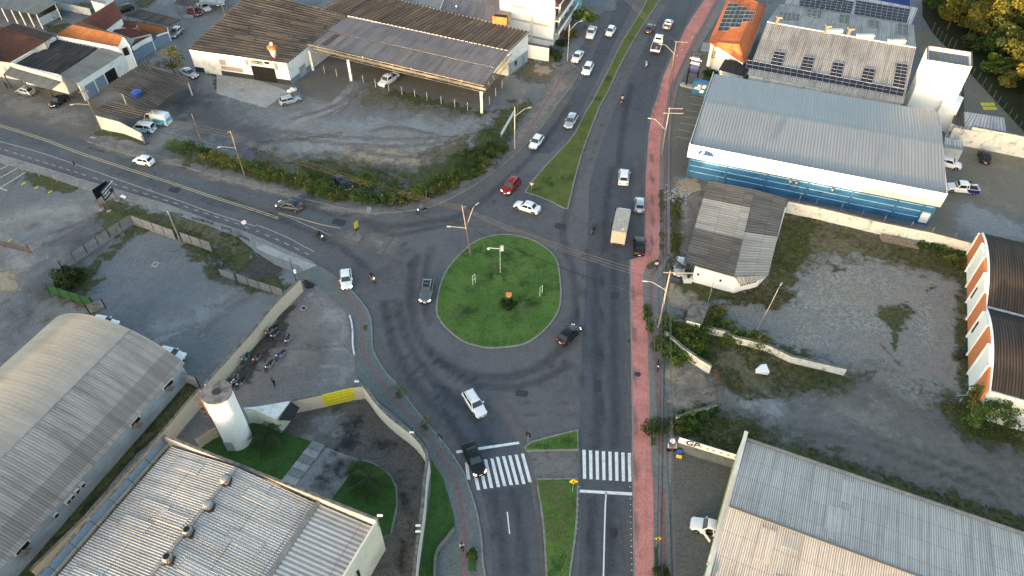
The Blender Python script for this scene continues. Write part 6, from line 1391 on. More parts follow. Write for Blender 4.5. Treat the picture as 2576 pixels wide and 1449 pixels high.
MB().lathe([(.95,7.3),(.98,7.8),(.5,8.0)], 0, 0, 14).build('rim_ring', M['tank_rust'], t); MB().lathe([(.25,7.9),(.3,8.5),(.05,8.6)], 0, 0, 10).build('cap', M['cream_lt'], t)
mb = MB(); [mb.bar((math.cos(q)*.9, math.sin(q)*.9, 4.6), (math.cos(q)*.5, math.sin(q)*.5, 6.8), .04) for q in (.5, 2.1, 3.7, 5.2)]; mb.build('stand', M['rust'], t)
# ---- 11 dark-roofed rear hall + canopy
t = building('rear_hall', 'long hall with dark weathered corrugated roof behind the grey canopy')
k0, k1, k2, k3 = P(800,22,5.6), P(1284,128,5.6), P(1334,80,6.6), P(905,-26,6.6)
ribbed('roof', [k0, k1, k2, k3], .95, M['r_brown2'], t, .11, seg=6)
_, wq = walls('wall', [k0, k1, k2, k3], M['white'], t, inset=.35)
MB().wallbox(wq[1], wq[2], 0, 1, 0, 2.6, 0, .04).build('dado', M['greywall'], t); MB().wallbox(wq[1], wq[2], .3, .42, 1.2, 2.2, .045, .09).build('window', M['black_base'], t); MB().wallbox(wq[1], wq[2], .7, .8, 0, 2.1, .045, .09).build('door', M['bluegrey'], t)
done(t)
t = building('grey_canopy', 'huge open canopy of grey sheet roofing on white columns with truss fascia', 'canopy')
ZC = 5.15; n0, n1, n2, n3 = P(780,110,ZC-.1), P(1216,214,ZC-.1), P(1284,128,ZC+.3), P(873,43,ZC+.3)
mA = n0.lerp(n3, .47); mB_ = n1.lerp(n2, .47)
ribbed('roof', [n0, n1, mB_, mA], .36, M['r_canopy'], t, .03); ribbed('roof', [mA+Vector((0,0,.12)), mB_+Vector((0,0,.12)), n2, n3], .36, M['r_canopy'], t, .03)
resheet([n0, n1, mB_, mA], 7, ['r_canopy','r_grey','r_brown'], t, .36, .03, .03, .8); TB = M['conc']
def truss(a, b, n):
    mb = MB(); a1, b1 = V3(a, 5.75), V3(b, 5.75); a0, b0 = V3(a, 4.45), V3(b, 4.45); mb.bar(a1, b1, .07, n=4); mb.bar(a0, b0, .06, n=4)
    for i in range(n+1):
        f = i/n; mb.bar(a0.lerp(b0, f), a1.lerp(b1, f), .035, n=4)
        if i < n: mb.bar(a0.lerp(b0, f), a1.lerp(b1, f+1/n), .025, n=4)
    mb.build('truss', TB, t)
tl, tr_, tb = P(*T('10', 490, 420), 5.75), P(*T('10', 2150, 812), 5.75), P(*T('10', 2415, 505), 5.75)
truss(tl, tr_, 16); truss(tr_, tb, 6)
dl_ = (tl-tr_).normalized(); bk = Vector((dl_.y, -dl_.x, 0)); 
if bk.y < 0: bk = -bk
mb = MB(); A_, B_ = V3(tl+bk*.7, 0), V3(tr_+bk*.7, 0); mb.hexa([V3(A_,4.35), V3(B_,4.35), V3(B_+bk*.25,4.35), V3(A_+bk*.25,4.35), V3(A_,4.85), V3(B_,4.85), V3(B_+bk*.25,4.85), V3(A_+bk*.25,4.85)]).build('beam', M['wood'], t)
for (x, y) in [(540,660), (900,760), (2130,1065)]:
    p = P(*T('10', x, y)); MB().box(p.x-.24, p.x+.24, p.y-.24, p.y+.24, 0, 4.5).build('column', M['white_clean'], t)
for f in (.2, .5, .8): p = mA.lerp(mB_, f); MB().box(p.x-.15, p.x+.15, p.y-.15, p.y+.15, 0, 4.9).build('column', M['white_dirty'], t)
p = n2; MB().wallbox(V3(n2,0)+Vector((-.6,0,0)), V3(n3,0)+Vector((.6,0,0)), 0, 1, 0, 4.9, -.1, 0).build('back_wall', M['white_dirty'], t)
done(t)
pm_ = [(650,693,635),(765,725,663),(1015,785,735),(1130,820,760),(1255,857,795),(1378,892,825),(1500,917,855),(1615,945,883),(1748,982,918),(1877,1010,950),(1997,1045,980),(2202,988,925),(2262,905,845),(2322,828,730)]
for x, yb, yt in pm_:
    p = P(*T('10', x, yb)); o = MB().box(-.07,.07,-.07,.07,0,1.75).build('boundary_post', M['pole_white']); o.location = (p.x, p.y, 0); tag(o, 'short white concrete post in the row along the grey canopy forecourt', 'post', 'white posts around the grey canopy')
# ---- white apartment block top centre
t = building('apartment_block', 'tall cream apartment block lit by low sun with balconies and red tiled awning', 'apartment building')
ZA = 13.5
e0 = P(*T('20', 385, 445)); e1 = P(1352, 108); fcd = Vector((-1, .10, 0)).normalized()
# front face follows the roof line directions of the hall below it
fdv = (k1-k0); fdv.z = 0; fdv.normalize(); sdv = Vector((-fdv.y, fdv.x, 0)); sdv = sdv if sdv.y > 0 else -sdv
c0_ = Vector((e0.x, e0.y, 0)); Lf = 12.5; Ls = 15
rd = P(*T('20', 640, 60)); sdv = Vector((rd.x-e0.x, rd.y-e0.y, 0)).normalized()
def ga(u, v, z): p = c0_-fdv*u+sdv*v; return Vector((p.x, p.y, z))
MB().hexa([ga(0,0,0), ga(Lf,0,0), ga(Lf,Ls,0), ga(0,Ls,0), ga(0,0,ZA), ga(Lf,0,ZA), ga(Lf,Ls,ZA), ga(0,Ls,ZA)]).build('wall', M['white_clean'], t)
for z in (1.2, 4.3, 7.2, 10.1): MB().wallbox(ga(Lf,0,0), ga(0,0,0), 0, 1, z, z+.45, .0, .06).build('band', M['cream'] if z > 2 else M['greywall'], t)
MB().wallbox(ga(Lf,0,0), ga(0,0,0), .58, .62, 0, ZA, .0, .25).build('downpipe', M['cream_lt'], t)
for z in (2.9, 5.8, 8.7):
    MB().hexa([ga(-1.3,0,z), ga(-.02,0,z), ga(-.02,Ls,z), ga(-1.3,Ls,z), ga(-1.3,0,z+.2), ga(-.02,0,z+.2), ga(-.02,Ls,z+.2), ga(-1.3,Ls,z+.2)]).build('balcony_slab', M['conc_lt'], t)
    MB().hexa([ga(-1.3,0,z+.21), ga(-1.2,0,z+.21), ga(-1.2,Ls,z+.21), ga(-1.3,Ls,z+.21), ga(-1.3,0,z+1.0), ga(-1.2,0,z+1.0), ga(-1.2,Ls,z+1.0), ga(-1.3,Ls,z+1.0)]).build('balcony_wall', M['white_clean'], t)
    for k in range(4): MB().wallbox(ga(0,0,0), ga(0,Ls,0), .08+.24*k, .20+.24*k, z+.3, z+2.3, 0, .03).build('window', M['dark'], t)
bn_ = MB().hexa([ga(-1.38,.3,2.2), ga(-1.32,.3,2.2), ga(-1.32,Ls-.5,2.2), ga(-1.38,Ls-.5,2.2), ga(-1.38,.3,3.1), ga(-1.32,.3,3.1), ga(-1.32,Ls-.5,3.1), ga(-1.38,Ls-.5,3.1)]).build('shop_banner', flat('dark_red_banner', (.13,.012,.012), .6), t)
text('AUTO PEÇAS', M['white_clean'], bn_, ga(-1.42, 3.6, 2.64), sdv, (0,0,1), .95, 'banner_lettering')
aw = [ga(-1.9,0,9.0), ga(-1.9,Ls,9.0), ga(0,Ls,10.3), ga(0,0,10.3)]
ribbed('awning_roof', aw, .3, M['r_tile_rd'], t, .03)
MB().hexa([ga(-.02,0,10.4), ga(Lf,0,ZA), ga(Lf,Ls,ZA), ga(-.02,Ls,10.4)]+[ga(-.02,0,10.5), ga(Lf,0,ZA+.1), ga(Lf,Ls,ZA+.1), ga(-.02,Ls,10.5)]) if 0 else None
done(t)
w0, w1 = P(*T('20', 150, 545)), P(*T('20', 345, 578)); wallrun('white_yard_wall', [w0, w1], 2.9, M['white_clean'], 'plain white boundary wall panel at the foot of the apartment block')
t = building('teal_building', 'narrow teal-fronted building beyond the apartment block', 'building'); q = [P(*T('20', 600, 70), 3.4), P(*T('20', 660, 40), 3.4), P(*T('20', 650, -130), 3.4), P(*T('20', 590, -90), 3.4)]
MB().add([V3(p,0) for p in q]+q, [(0,1,5,4),(1,2,6,5),(2,3,7,6),(3,0,4,7),(4,5,6,7)]).build('wall', flat('teal_wall', (.14,.30,.31), .7), t); MB().wallbox(q[0], q[1], .2, .8, .2, 2.4, 0, .04).build('door', M['dark'], t); done(t)
t = thing('rooftop_tank', 'rusty orange rectangular tank on legs beside the apartment block wall', 'water tank')
pa, pb = P(*T('10', 2232, 225), 6.6), P(*T('10', 2365, 240), 6.6); nn_ = sdv
mb = MB(); q = [pa, pb, pb+nn_*1.2, pa+nn_*1.2]; mb.hexa([V3(p,6.7) for p in q]+[V3(p,8.2) for p in q]).build('tank_body', M['tank_rust'], t, bevel=.03)
mb = MB(); q2 = [p.lerp(sum(q, Vector())/4, .12) for p in q]; mb.hexa([V3(p,8.21) for p in q2]+[V3(p,8.24) for p in q2]).build('tank_top', M['dark'], t); mb = MB(); [mb.bar(V3(p,5.8), V3(p,6.72), .06) for p in q2]; mb.build('leg', M['rust'], t); done(t)
t = building('grey_roof_annexe', 'grey ribbed roof annexe against the apartment block, behind the rear hall'); q = [P(*T('10', 1710, 90), 5.6), P(*T('10', 2400, 235), 5.6), P(*T('10', 2415, 20), 6.2), P(*T('10', 1830, -60), 6.2)]
ribbed('roof', q, .4, M['r_canopy'], t, .03); walls('wall', q, M['white'], t); MB().bar(P(*T('10',1890,60),6), P(*T('10',1890,60),7.6), .16).build('flue', M['cream_lt'], t); done(t)
t = building('white_annexe', 'small bright white box building behind the rear hall roof'); q = [P(*T('10', 1510, 40), 6.2), P(*T('10', 1725, 95), 6.2), P(*T('10', 1770, -10), 6.2), P(*T('10', 1530, -60), 6.2)]
walls('wall', q, M['white_clean'], t, inset=0, drop=0); MB().add([tuple(p) for p in q], [(0,1,2,3)]).build('roof', M['conc'], t); done(t)
# ---- top-left neighbourhood
def shed(name, label, q, zs, m, wall='white', pitch=.4, amp=.04, cat='building', open_=False, seg=4, inset=.3, cols=None, rib='ab'):
    t = building(name, label, cat); c = [P(*T(k[0], k[1], k[2]), z) if len(k) == 3 else P(k[0], k[1], z) for k, z in zip(q, zs)]
    ribbed('roof', c if rib == 'ab' else [c[1], c[2], c[3], c[0]], pitch, M[m], t, amp, seg)
    if open_:
        for f in cols or ((.05,.05),(.95,.05),(.95,.95),(.05,.95)):
            p = bl(c, f); MB().box(p.x-.1, p.x+.1, p.y-.1, p.y+.1, 0, p.z-.1).build('column', M[wall], t)
    else: walls('wall', c, M[wall], t, inset)
    return t
done(shed('tiled_roof_house', 'old house with broad dark brown tiled roof at far left', [(-30,150),(27,158),(116,104),(-30,56)], (4,4,6,6), 'r_tile_br', 'white_dirty', .3, .03, 'house'))
done(shed('tiled_roof_house', 'dark brown tiled back slope adjoining the far-left old house', [(0,73),(116,104),(137,88),(35,58)], (6,6,4.6,4.6), 'r_tile_br', 'white_dirty', .3, .03, 'house'))
t = shed('corner_shop', 'corner shop with brown ribbed roof, white parapet and grey front awning', [(36,160),(152,187),(248,121),(144,99)], (4.3,4.3,4.5,4.5), 'r_brown2', 'white', .95, .10, 'shop', seg=6, inset=0)
ribbed('awning', [P(8,187,3.0), P(129,227,3.0), P(157,204,3.5), P(29,165,3.5)], .3, M['r_grey'], t, .025)
ribbed('side_roof', [P(196,208,4.0), P(309,136,4.0), P(255,121,4.5), P(148,188,4.5)], .3, M['r_grey'], t, .02)
s_, e_ = P(196,208,4.0), P(309,136,4.0); MB().wallbox(s_, e_, 0, 1, 0, 3.9, -.35, -.2).build('side_wall', M['white'], t)
for f0, f1 in ((.08,.28),(.31,.5),(.53,.75)): MB().wallbox(s_, e_, f0, f1, 0, 2.6, -.22, -.15).build('shutter', M['bluegrey'] if f0 < .5 else M['dark'], t)
mb = MB(); edge_cap(mb, P(29,163,4.9), P(157,200,4.9), .3, .9); edge_cap(mb, P(30,160,4.8), P(140,97,4.9), .35, .5); mb.build('parapet', M['white_dirty'], t)
for f in (.02, .45, .97): p = P(8,187,3).lerp(P(129,227,3), f); MB().box(p.x-.09,p.x+.09,p.y-.09,p.y+.09,0,2.95).build('post', M['steel_dk'], t)
done(t)
t = shed('amber_roof_house', 'white house with amber tiled gable roof catching the sun, behind the corner shop', [(139,88),(296,118),(308,90),(184,62)], (5.2,5.2,6.8,6.8), 'r_tile_am', 'white_clean', .3, .03, 'house', inset=.2)
ribbed('roof', [P(184,62,6.8), P(308,90,6.8), P(322,96,5.2), P(200,52,5.2)], .3, M['r_tile_am'], t, .03)
a_, b_, c_ = P(296,122,5.1), P(325,112,5.1), P(309,93,6.7); MB().add([V3(a_,0), V3(b_,0), tuple(b_), tuple(c_), tuple(a_)], [(0,1,2,3,4)]).build('gable_wall', M['white_clean'], t); MB().wallbox(a_, b_, .3, .75, 3.2, 4.8, 0, .05).build('window', M['dark'], t)
done(t)
done(shed('red_roof_house', 'house with long dark red tiled roof behind the amber-roofed house', [(190,62),(264,78),(309,44),(288,2)], (4.4,4.4,5.4,5.4), 'r_tile_rd', 'white_clean', .3, .03, 'house'))
done(shed('red_roof_outbuilding', 'small red tiled gable beside the amber-roofed house', [(276,76),(330,96),(384,84),(344,68)], (3.6,3.2,3.2,3.8), 'r_tile_rd', 'white_clean', .3, .03, 'outbuilding'))
done(shed('red_roof_outbuilding', 'small red tiled slope between two white dormers', [(300,66),(342,74),(346,54),(306,50)], (3.6,3.6,4.2,4.2), 'r_tile_rd', 'white_clean', .3, .03, 'outbuilding'))
done(shed('red_roof_outbuilding', 'lowest red tiled porch roof beside the grey yard wall', [(328,120),(345,106),(384,88),(340,98)], (3,3,3.3,3.3), 'r_tile_rd', 'white_clean', .3, .03, 'outbuilding'))
done(shed('carport', 'open carport with wavy brown corrugated roof behind the red-roofed houses', [(311,38),(427,66),(457,50),(348,21)], (2.9,2.9,3.2,3.2), 'r_shed', 'wood', .6, .09, 'carport', True, 6))
t = shed('long_carport', 'large low shed with brown ribbed gable roof by the west road', [(299,232),(387,171),(480,201),(383,277)], (4.0,4.2,3.3,3.3), 'r_shed', 'white_dirty', .6, .09, 'shed', True, 6, cols=((.03,.93),(.97,.93),(.03,.05)))
ribbed('roof', [P(299,232,4.0), P(387,171,4.2), P(372,150,3.4), P(245,229,3.4)], .6, M['r_shed'], t, .09, 6)
ribbed('roof', [P(237,277,3.2), P(270,254,3.5), P(383,277,3.5), P(335,303,3.2)], .6, M['r_shed'], t, .09, 6)
A_, B_ = P(237,277,3.2), P(335,303,3.2)
g0_, g1_ = P(*T('00', 900, 1070)), P(*T('00', 1365, 1320)); 
done(t)
wl = [P(*T('00', 960, 1215)), P(*T('00', 1180, 1262)), P(*T('00', 1365, 1335))]
wallrun('shed_front_wall', wl, [2.9, 2.6, 1.9], M['white_dirty'], 'peeling white wall with pinkish stains in front of the brown shed', cap=.06)
t = thing('blue_water_tank', 'round blue water tank standing on the brown shed roof', 'water tank', tuple(P(*T('00', 1297, 895), 3.9)))
MB().lathe([(.75,-.2),(.95,.55),(.98,.6)], 0, 0, 20).build('tank_body', flat('tank_blue', (.015,.06,.26), .5), t); MB().lathe([(.99,.6),(.9,.72),(.3,.85),(.05,.86)], 0, 0, 20).build('lid', flat('tank_lid_blue', (.02,.08,.32), .5), t, smooth=True)
t = shed('open_garage', 'open garage with pale grey sheet roof on white posts at top left corner', [(-30,14),(92,37),(146,6),(30,-40)], (3.4,3.4,3.8,3.8), 'r_grey', 'white_clean', .3, .02, 'garage', True, cols=((.25,.04),(.45,.04),(.62,.04),(.8,.04),(.97,.04),(.97,.9)))
MB().wallbox(P(-30,-25,3.6), P(140,5,3.6), 0, 1, 0, 3.3, 0, .1).build('back_wall', M['dark'], t); done(t)
done(shed('tin_roof_carport', 'small dark carport roof above parked cars, top left of workshop', [(439,10),(487,17),(497,-8),(452,-12)], (2.6,2.6,3,3), 'r_shed', 'pole', .5, .06, 'carport', True, 6))
done(shed('pale_carport', 'pale awning with posts beside the white lorry at the top', [(500,8),(560,14),(575,-20),(510,-25)], (3,3,3.2,3.2), 'r_white', 'pole', .4, .03, 'carport', True))
done(shed('white_villa', 'white house with pale roof at the top edge, left of centre', [(222,0),(262,10),(285,-15),(240,-30)], (3.5,3.5,4,4), 'r_white', 'white_clean', .4, .02, 'house'))
wallrun('yard_wall', [P(97,48), P(104,66), P(152,42), P(150,24), P(178,28), P(232,40)], 1.8, M['white_dirty'], 'weathered grey concrete yard wall behind the open garage', cap=.06)
wallrun('yard_wall', [P(312,178), P(336,160), P(372,138), P(405,118), P(430,108)], 2.1, M['bluegrey'], 'blue-grey patterned yard wall beside the long shed', cap=.06)
wallrun('white_wall_panel', [P(402,113), P(432,103), P(428,92)], 2.2, M['white_clean'], 'short bright white wall panel at the yard corner, upper left')
wallrun('yard_wall', [P(346,72), P(420,88), P(402,112)], 1.7, M['orange'], 'brick-topped yard wall under the brown carport', cap=.06, capm='tank_rust')
# ---- fibre-cement old house right of the roundabout
t = building('old_patchwork_house', 'white house with patchwork grey and dark corrugated gable roof', 'house')
ZF = 3.3
f0, f1, f2, f3 = P(1781,457,ZF), P(1898,478,4.0), P(1846,697,4.0), P(1721,660,ZF); fr_, frb = P(1979,502,ZF), P(1932,695,ZF); fb1, fb2 = P(1904,704,3.3), P(1860,716,3.2)
def rr2(a, b, f): return a.lerp(b, f)
la, lb_ = rr2(f0, f3, .0), rr2(f1, f2, 0)
cuts = [0, .23, .60, 1]; ms = ['r_patch1', 'r_patch2', 'r_patch1']
for i in range(3):
    a_, b_ = f0.lerp(f3, cuts[i]), f0.lerp(f3, cuts[i+1]); c_, d_ = f1.lerp(f2, cuts[i+1]), f1.lerp(f2, cuts[i])
    ribbed('roof', [a_, b_, c_, d_], .6, M[ms[i]], t, .07, 6)
cuts = [0, .30, .52, 1]; ms = ['r_patch1', 'r_patch1', 'r_patch2']
for i in range(3):
    a_, b_ = f1.lerp(f2, cuts[i]), f1.lerp(f2, cuts[i+1]); c_, d_ = fr_.lerp(frb, cuts[i+1]), fr_.lerp(frb, cuts[i])
    ribbed('roof', [a_, b_, c_, d_], .6, M[ms[i]], t, .07, 6)
ribbed('roof', [P(1846,697,3.98), P(1932,695,3.28), P(1904,706,3.2), P(1862,717,3.15)], .6, M['r_patch2'], t, .05, 6)
wb = [P(1739,709), P(1844,738), P(1904,722), P(1925,700), P(1965,560), P(1795,520)]
mb = MB(); hs = [3.1,3.0,3.0,3.1,3.1,3.1]
for i in range(6): a_, b_ = wb[i], wb[(i+1) % 6]; mb.quad((a_.x,a_.y,0), (b_.x,b_.y,0), (b_.x,b_.y,hs[(i+1) % 6]), (a_.x,a_.y,hs[i]))
mb.build('wall', M['white_clean'], t, recalc=False).modifiers.new('th', 'SOLIDIFY').thickness = .15
wn = MB().wallbox(wb[1], wb[2], .22, .88, 1.2, 2.3, .02, .08).build('window', M['dark'], t); g = MB()
for k in range(9): f = .25+k*.07; g.wallbox(wb[1], wb[2], f, f+.012, 1.2, 2.3, .09, .12)
g.wallbox(wb[1], wb[2], .22, .88, 1.72, 1.78, .125, .14); g.build('window_bars', M['white_clean'], wn)
for f in (.09, .62): MB().wallbox(wb[0], wb[1], f, f+.05, 1.6, 2.0, .02, .07).build('vent', M['black'], t)
done(t)
t = thing('gate_column', 'black steel swing arm frame on a white block beside the old house', 'crane arm'); p = P(*T('21', 1650, 1325))
MB().box(p.x-.6,p.x+.6,p.y-.5,p.y+.5,0,.9).build('base_block', M['white_dirty'], t)
mb = MB(); pts = [p+Vector((.1,0,.9)), P(*T('21',1680,1215),3.0), P(*T('21',1610,1180),3.6), P(*T('21',1455,1065),3.9)]
for a_, b_, r_ in zip(pts[:-1], pts[1:], (.28,.22,.16)): mb.bar(a_, b_, r_, r_*.85, 8)
mb.build('arm', M['black'], t); done(t)
t = building('kiosk_shelter', 'small white hut with flat dark grey roof on the overgrown wall', 'hut'); q = [P(1724,804,2.5), P(1766,815,2.5), P(1785,766,2.5), P(1737,762,2.5)]
MB().add([tuple(p) for p in q]+[tuple(p-Vector((0,0,.12))) for p in q], [(0,1,2,3),(7,6,5,4),(0,4,5,1),(1,5,6,2),(2,6,7,3),(3,7,4,0)]).build('roof', M['coping'], t); walls('wall', q, M['white_clean'], t, .3, .13); done(t)
# ---- guardhouse, yellow gate, water tower
t = building('guardhouse', 'triangular cream guardhouse with stained flat roof and black awning', 'guardhouse')
q = [P(*T('12', 190, 1300), 3.0), P(*T('12', 325, 1125), 3.0), P(*T('12', 0, 1180), 3.0), P(*T('12', -120, 1190), 3.0), P(*T('12', 0, 1215), 3.0)]
rf = MB().add([tuple(p) for p in q]+[tuple(p-Vector((0,0,.15))) for p in q], [tuple(range(5)), tuple(range(9,4,-1))]+[(i,(i+1)%5,5+(i+1)%5,5+i) for i in range(5)]).build('roof', M['white_dirty'], t)
walls('wall', q, M['cream_lt'], t, .05, .15)
aq = [P(*T('12', 215, 1305), 2.8), P(*T('12', 340, 1310), 2.2), P(*T('12', 410, 1185), 2.2), P(*T('12', 320, 1130), 2.9)]
MB().add([tuple(p) for p in aq]+[tuple(p-Vector((0,0,.06))) for p in aq], [(0,1,2,3),(7,6,5,4),(0,4,5,1),(1,5,6,2),(2,6,7,3),(3,7,4,0)]).build('awning', M['black'], t)
done(t)
t = thing('yellow_gate', 'bright yellow sliding gate in the cream wall of the motorcycle yard', 'gate')
ga0, ga1 = P(*T('12', 655, 1182)), P(*T('12', 940, 1112)); pn_ = MB().wallbox(ga0, ga1, 0, 1, .08, 2.45, -.05, .02).build('panel', M['yellow_paint'], t)
mb = MB(); [mb.wallbox(ga0, ga1, 0, 1, z, z+.07, .02, .07) for z in (.1,.7,1.3,1.9,2.38)]; [mb.wallbox(ga0, ga1, f, f+.015, .1, 2.4, .075, .10) for f in (0,.33,.66,.985)]; mb.build('rails', flat('pale_yellow', (.72,.62,.1), .5), t); done(t)
yb = lambda s, h: (W('12', s), h)
wallrun('cream_wall', W('12', '390,1235 500,1212 622,1185 655,1180'), 2.5, M['cream'], 'cream wall between guardhouse and yellow gate', cap=.08)
wallrun('cream_wall', W('12', '940,1112 1040,1100'), 2.6, M['cream'], 'short cream wall pier right of the yellow gate', cap=.08)
cw = smooth_line(W('12', '1040,1098 1090,1160 1150,1245 1235,1340 1330,1425')+W('13', '1400,150 1500,230 1570,310 1615,380 1635,450 1625,540 1610,640 1600,760 1590,900 1570,1050 1550,1200 1530,1350 1520,1449 1500,1700'), 3)
wallrun('curved_cream_wall', cw, 2.6, M['cream_lt'], 'long curved cream perimeter wall with stone-capped top along the pavement', cap=.10, w=.3)
wallrun('cream_wall', W('02', '1930,1140 2010,1160'), 2.7, M['cream'], 'short cream wall piece just left of the water tower', cap=.08)
wallrun('long_yard_wall', [P(*T('12', 440, 88)), P(*T('12', 200, 330)), P(*T('12', 0, 585)), P(*T('02', 2200, 830)), P(*T('02', 1985, 1075))], 2.4, M['cream'], 'long pinkish cream wall between gravel lot and motorcycle yard', w=.35, cap=.06)
wallrun('cream_wall', [P(*T('02', 1930,1140)), P(*T('02', 1760,1340)), P(*T('03', 1650,150)), P(*T('03', 1500,330)), P(*T('03', 900,1000)), P(*T('03', 400,1500))], 2.7, M['cream'], 'stained cream wall running beside the white ribbed roof hall', cap=.08)
wallrun('cream_wall', W('03', '1890,240 2000,160 2120,100'), 2.0, M['cream'], 'low cream garden wall left of the water tower', cap=.06)
t = thing('water_tower', 'tall white cylindrical concrete water tower with dark stained flat top', 'water tower')
wb_ = P(601, 1106); MB().lathe([(1.62,0),(1.62,9.3)], wb_.x, wb_.y, 40).build('shaft', M['white_clean'], t, smooth=False)
MB().lathe([(1.68,9.3),(1.68,9.55)], wb_.x, wb_.y, 40).build('top_slab', flat('tower_top', (.17,.155,.145), .9, var=.4, scale=1.2, dirt=(.02,.02,.02), dscale=.9), t)
MB().lathe([(.5,9.55),(.5,9.62)], wb_.x, wb_.y, 14).build('hatch', M['black_base'], t)
MB().box(wb_.x-.9, wb_.x+.1, wb_.y-1.66, wb_.y-1.5, .1, 1.9).build('door', M['greywall'], t)
mb = MB(); dx_ = Vector((-.93,-.36,0)); u_ = Vector((.36,-.93,0)); c_ = Vector((wb_.x, wb_.y, 0))
for s in (-1, 1): mb.bar(c_+dx_*1.75+u_*.25*s+Vector((0,0,1.5)), c_+dx_*1.75+u_*.25*s+Vector((0,0,9.4)), .03, n=4)
for k in range(20): mb.bar(c_+dx_*1.75+u_*.25+Vector((0,0,1.6+.4*k)), c_+dx_*1.75-u_*.25+Vector((0,0,1.6+.4*k)), .02, n=4)
for k in range(8):
    pts = [c_+dx_*(1.75+.65*math.sin(a))+u_*.45*math.cos(a)+Vector((0,0,2.6+k*.95)) for a in np.linspace(0, math.pi, 7)]; mb.path(pts, .02, 4)
mb.build('ladder_cage', M['rust'], t); done(t)
# ---- walls on the east side
wallrun('long_white_wall', [P(1974,534), P(2060,552), P(2200,586), P(2330,613), P(2433,640)], 2.3, M['white_dirty'], 'long weathered white wall between blue store and cobbled lot', cap=.06, w=.25)
wallrun('white_wall', [P(1990,872)]+W('22', '1560,440 1790,440 1960,520 2150,580 2290,610 2400,650')[:0]+[P(2124,942)], 1.5, M['white_dirty'], 'x') if 0 else None
wallrun('overgrown_white_wall', W('22', '1480,400 1640,440 1790,480 1990,520 2100,580 2230,610 2400,655')+[P(*T('32', 200,760)), P(*T('32', 715,880))], 1.3, M['white_dirty'], 'low crumbling white wall edging the cobbled lot, overgrown at its left', w=.28, cap=.05)
wallrun('overgrown_white_wall', W('22', '1430,540 1600,690 1740,790 1860,865'), 1.6, M['white_dirty'], 'short slanting white wall half hidden by bushes near the kerb', w=.25, cap=.05)
wallrun('grey_low_wall', W('22', '1540,1315 1700,1260 1820,1225 1925,1195'), .9, M['white_dirty'], 'low stained wall above the forecourt sign, lower right', w=.2, cap=.05)
t = thing('pink_rail_fence', 'thin pink steel rail fence at the weedy plot corner', 'fence'); pts = W('22', '1915,880 1935,980 1935,1090 1925,1190'); mb = MB()
for a_, b_ in zip(pts[:-1], pts[1:]): [mb.bar(a_+Vector((0,0,z)), b_+Vector((0,0,z)), .03, n=4) for z in (.4,1.4)]; mb.bar(a_+Vector((0,0,.4)), b_+Vector((0,0,1.4)), .025, n=4)
mb.build('rails', M['rust'], t); MB().bar(pts[0], pts[0]+Vector((0,0,1.5)), .05).bar(pts[-1], pts[-1]+Vector((0,0,1.5)), .05).bar(pts[1], pts[1]+Vector((0,0,1.5)), .05).build('post', M['rust'], t); done(t)
t = thing('forecourt_sign_wall', 'white signboard with black logo and icons above a dark blue-grey wall', 'sign')
w0, w1 = P(*T('23', 1570, 275)), P(*T('23', 2110, 442)); MB().wallbox(w0, w1, -.03, 1, 0, 1.9, -.25, 0).build('wall', flat('slate_wall', (.10,.12,.14), .8), t)
MB().wallbox(w0, w1, -.05, 1, 1.95, 2.95, .04, .12).build('sign_board', M['white_clean'], t)
dv = (w1-w0).normalized(); nv2 = Vector((dv.y, -dv.x, 0)); Ls_ = (w1-w0).length
text('GP', M['black'], t, w0+dv*.5+nv2*.14+Vector((0,0,2.48)), dv, (.18*dv.x,.18*dv.y,1), 1.25, 'logo_lettering')
for f in (.33,.45,.55,.68,.80,.92):
    p = w0+dv*Ls_*f+nv2*.14+Vector((0,0,2.45)); mb = MB(); pts = [p+dv*.17*math.cos(a)+Vector((0,0,.15*math.sin(a))) for a in np.linspace(0, 6.283, 13)]; mb.path(pts, .018, 4); mb.bar(p-dv*.08, p+dv*.08+Vector((0,0,.06)), .03, n=4); mb.build('icon', M['steel_dk'], t)
for f in (.27,.52,.78): p = w0+dv*Ls_*f+nv2*.1; MB().bar(p+Vector((0,0,1.5)), p+nv2*.35+Vector((0,0,1.95)), .05).build('spotlight', M['black'], t)
done(t)
wallrun('stone_edge_wall', smooth_line(W('13', '1875,1020 1800,1120 1740,1190 1700,1280 1690,1449 1690,1600'), 4), .7, M['conc_dk'], 'low dark stone retaining wall beside the verge lawn, bottom centre', w=.3)
wallrun('yard_edge_wall', smooth_line(W('12', '885,330 905,400 915,500 915,600 930,700'), 3), .4, M['white_dirty'], 'low whitewashed kerb wall beside the motorcycle yard', w=.2)
# ---- rear right: long white wall, corrugated shed, metal awning
wallrun('rear_white_wall', [P(2423,366), P(2500,381), P(2600,402), P(2700,425)], 4.0, M['white_dirty'], 'high stained white wall behind the blue store yard at right', w=.3, cap=.08)
t = shed('white_tin_shed', 'low shed with white ribbed metal roof behind the high stained wall', [(2396,320),(2533,342),(2525,296),(2428,281)], (3.4,3.4,3.8,3.8), 'r_white', 'white_dirty', .55, .05, 'shed'); done(t)
t = shed('dark_lean_roof', 'narrow dark roof strip between tower and parking court', [(2394,310),(2426,318),(2425,215),(2418,235)], (3.6,3.6,4.2,4.2), 'r_brown2', 'white_dirty', .4, .02, 'lean-to'); done(t)
t = shed('metal_awning', 'pale metal box awning at the rear corner of the blue store', [(2375,370),(2424,378),(2422,356),(2378,345)], (3.2,3.2,3.2,3.2), 'r_white', 'greywall', .4, .02, 'awning', inset=.05); done(t)
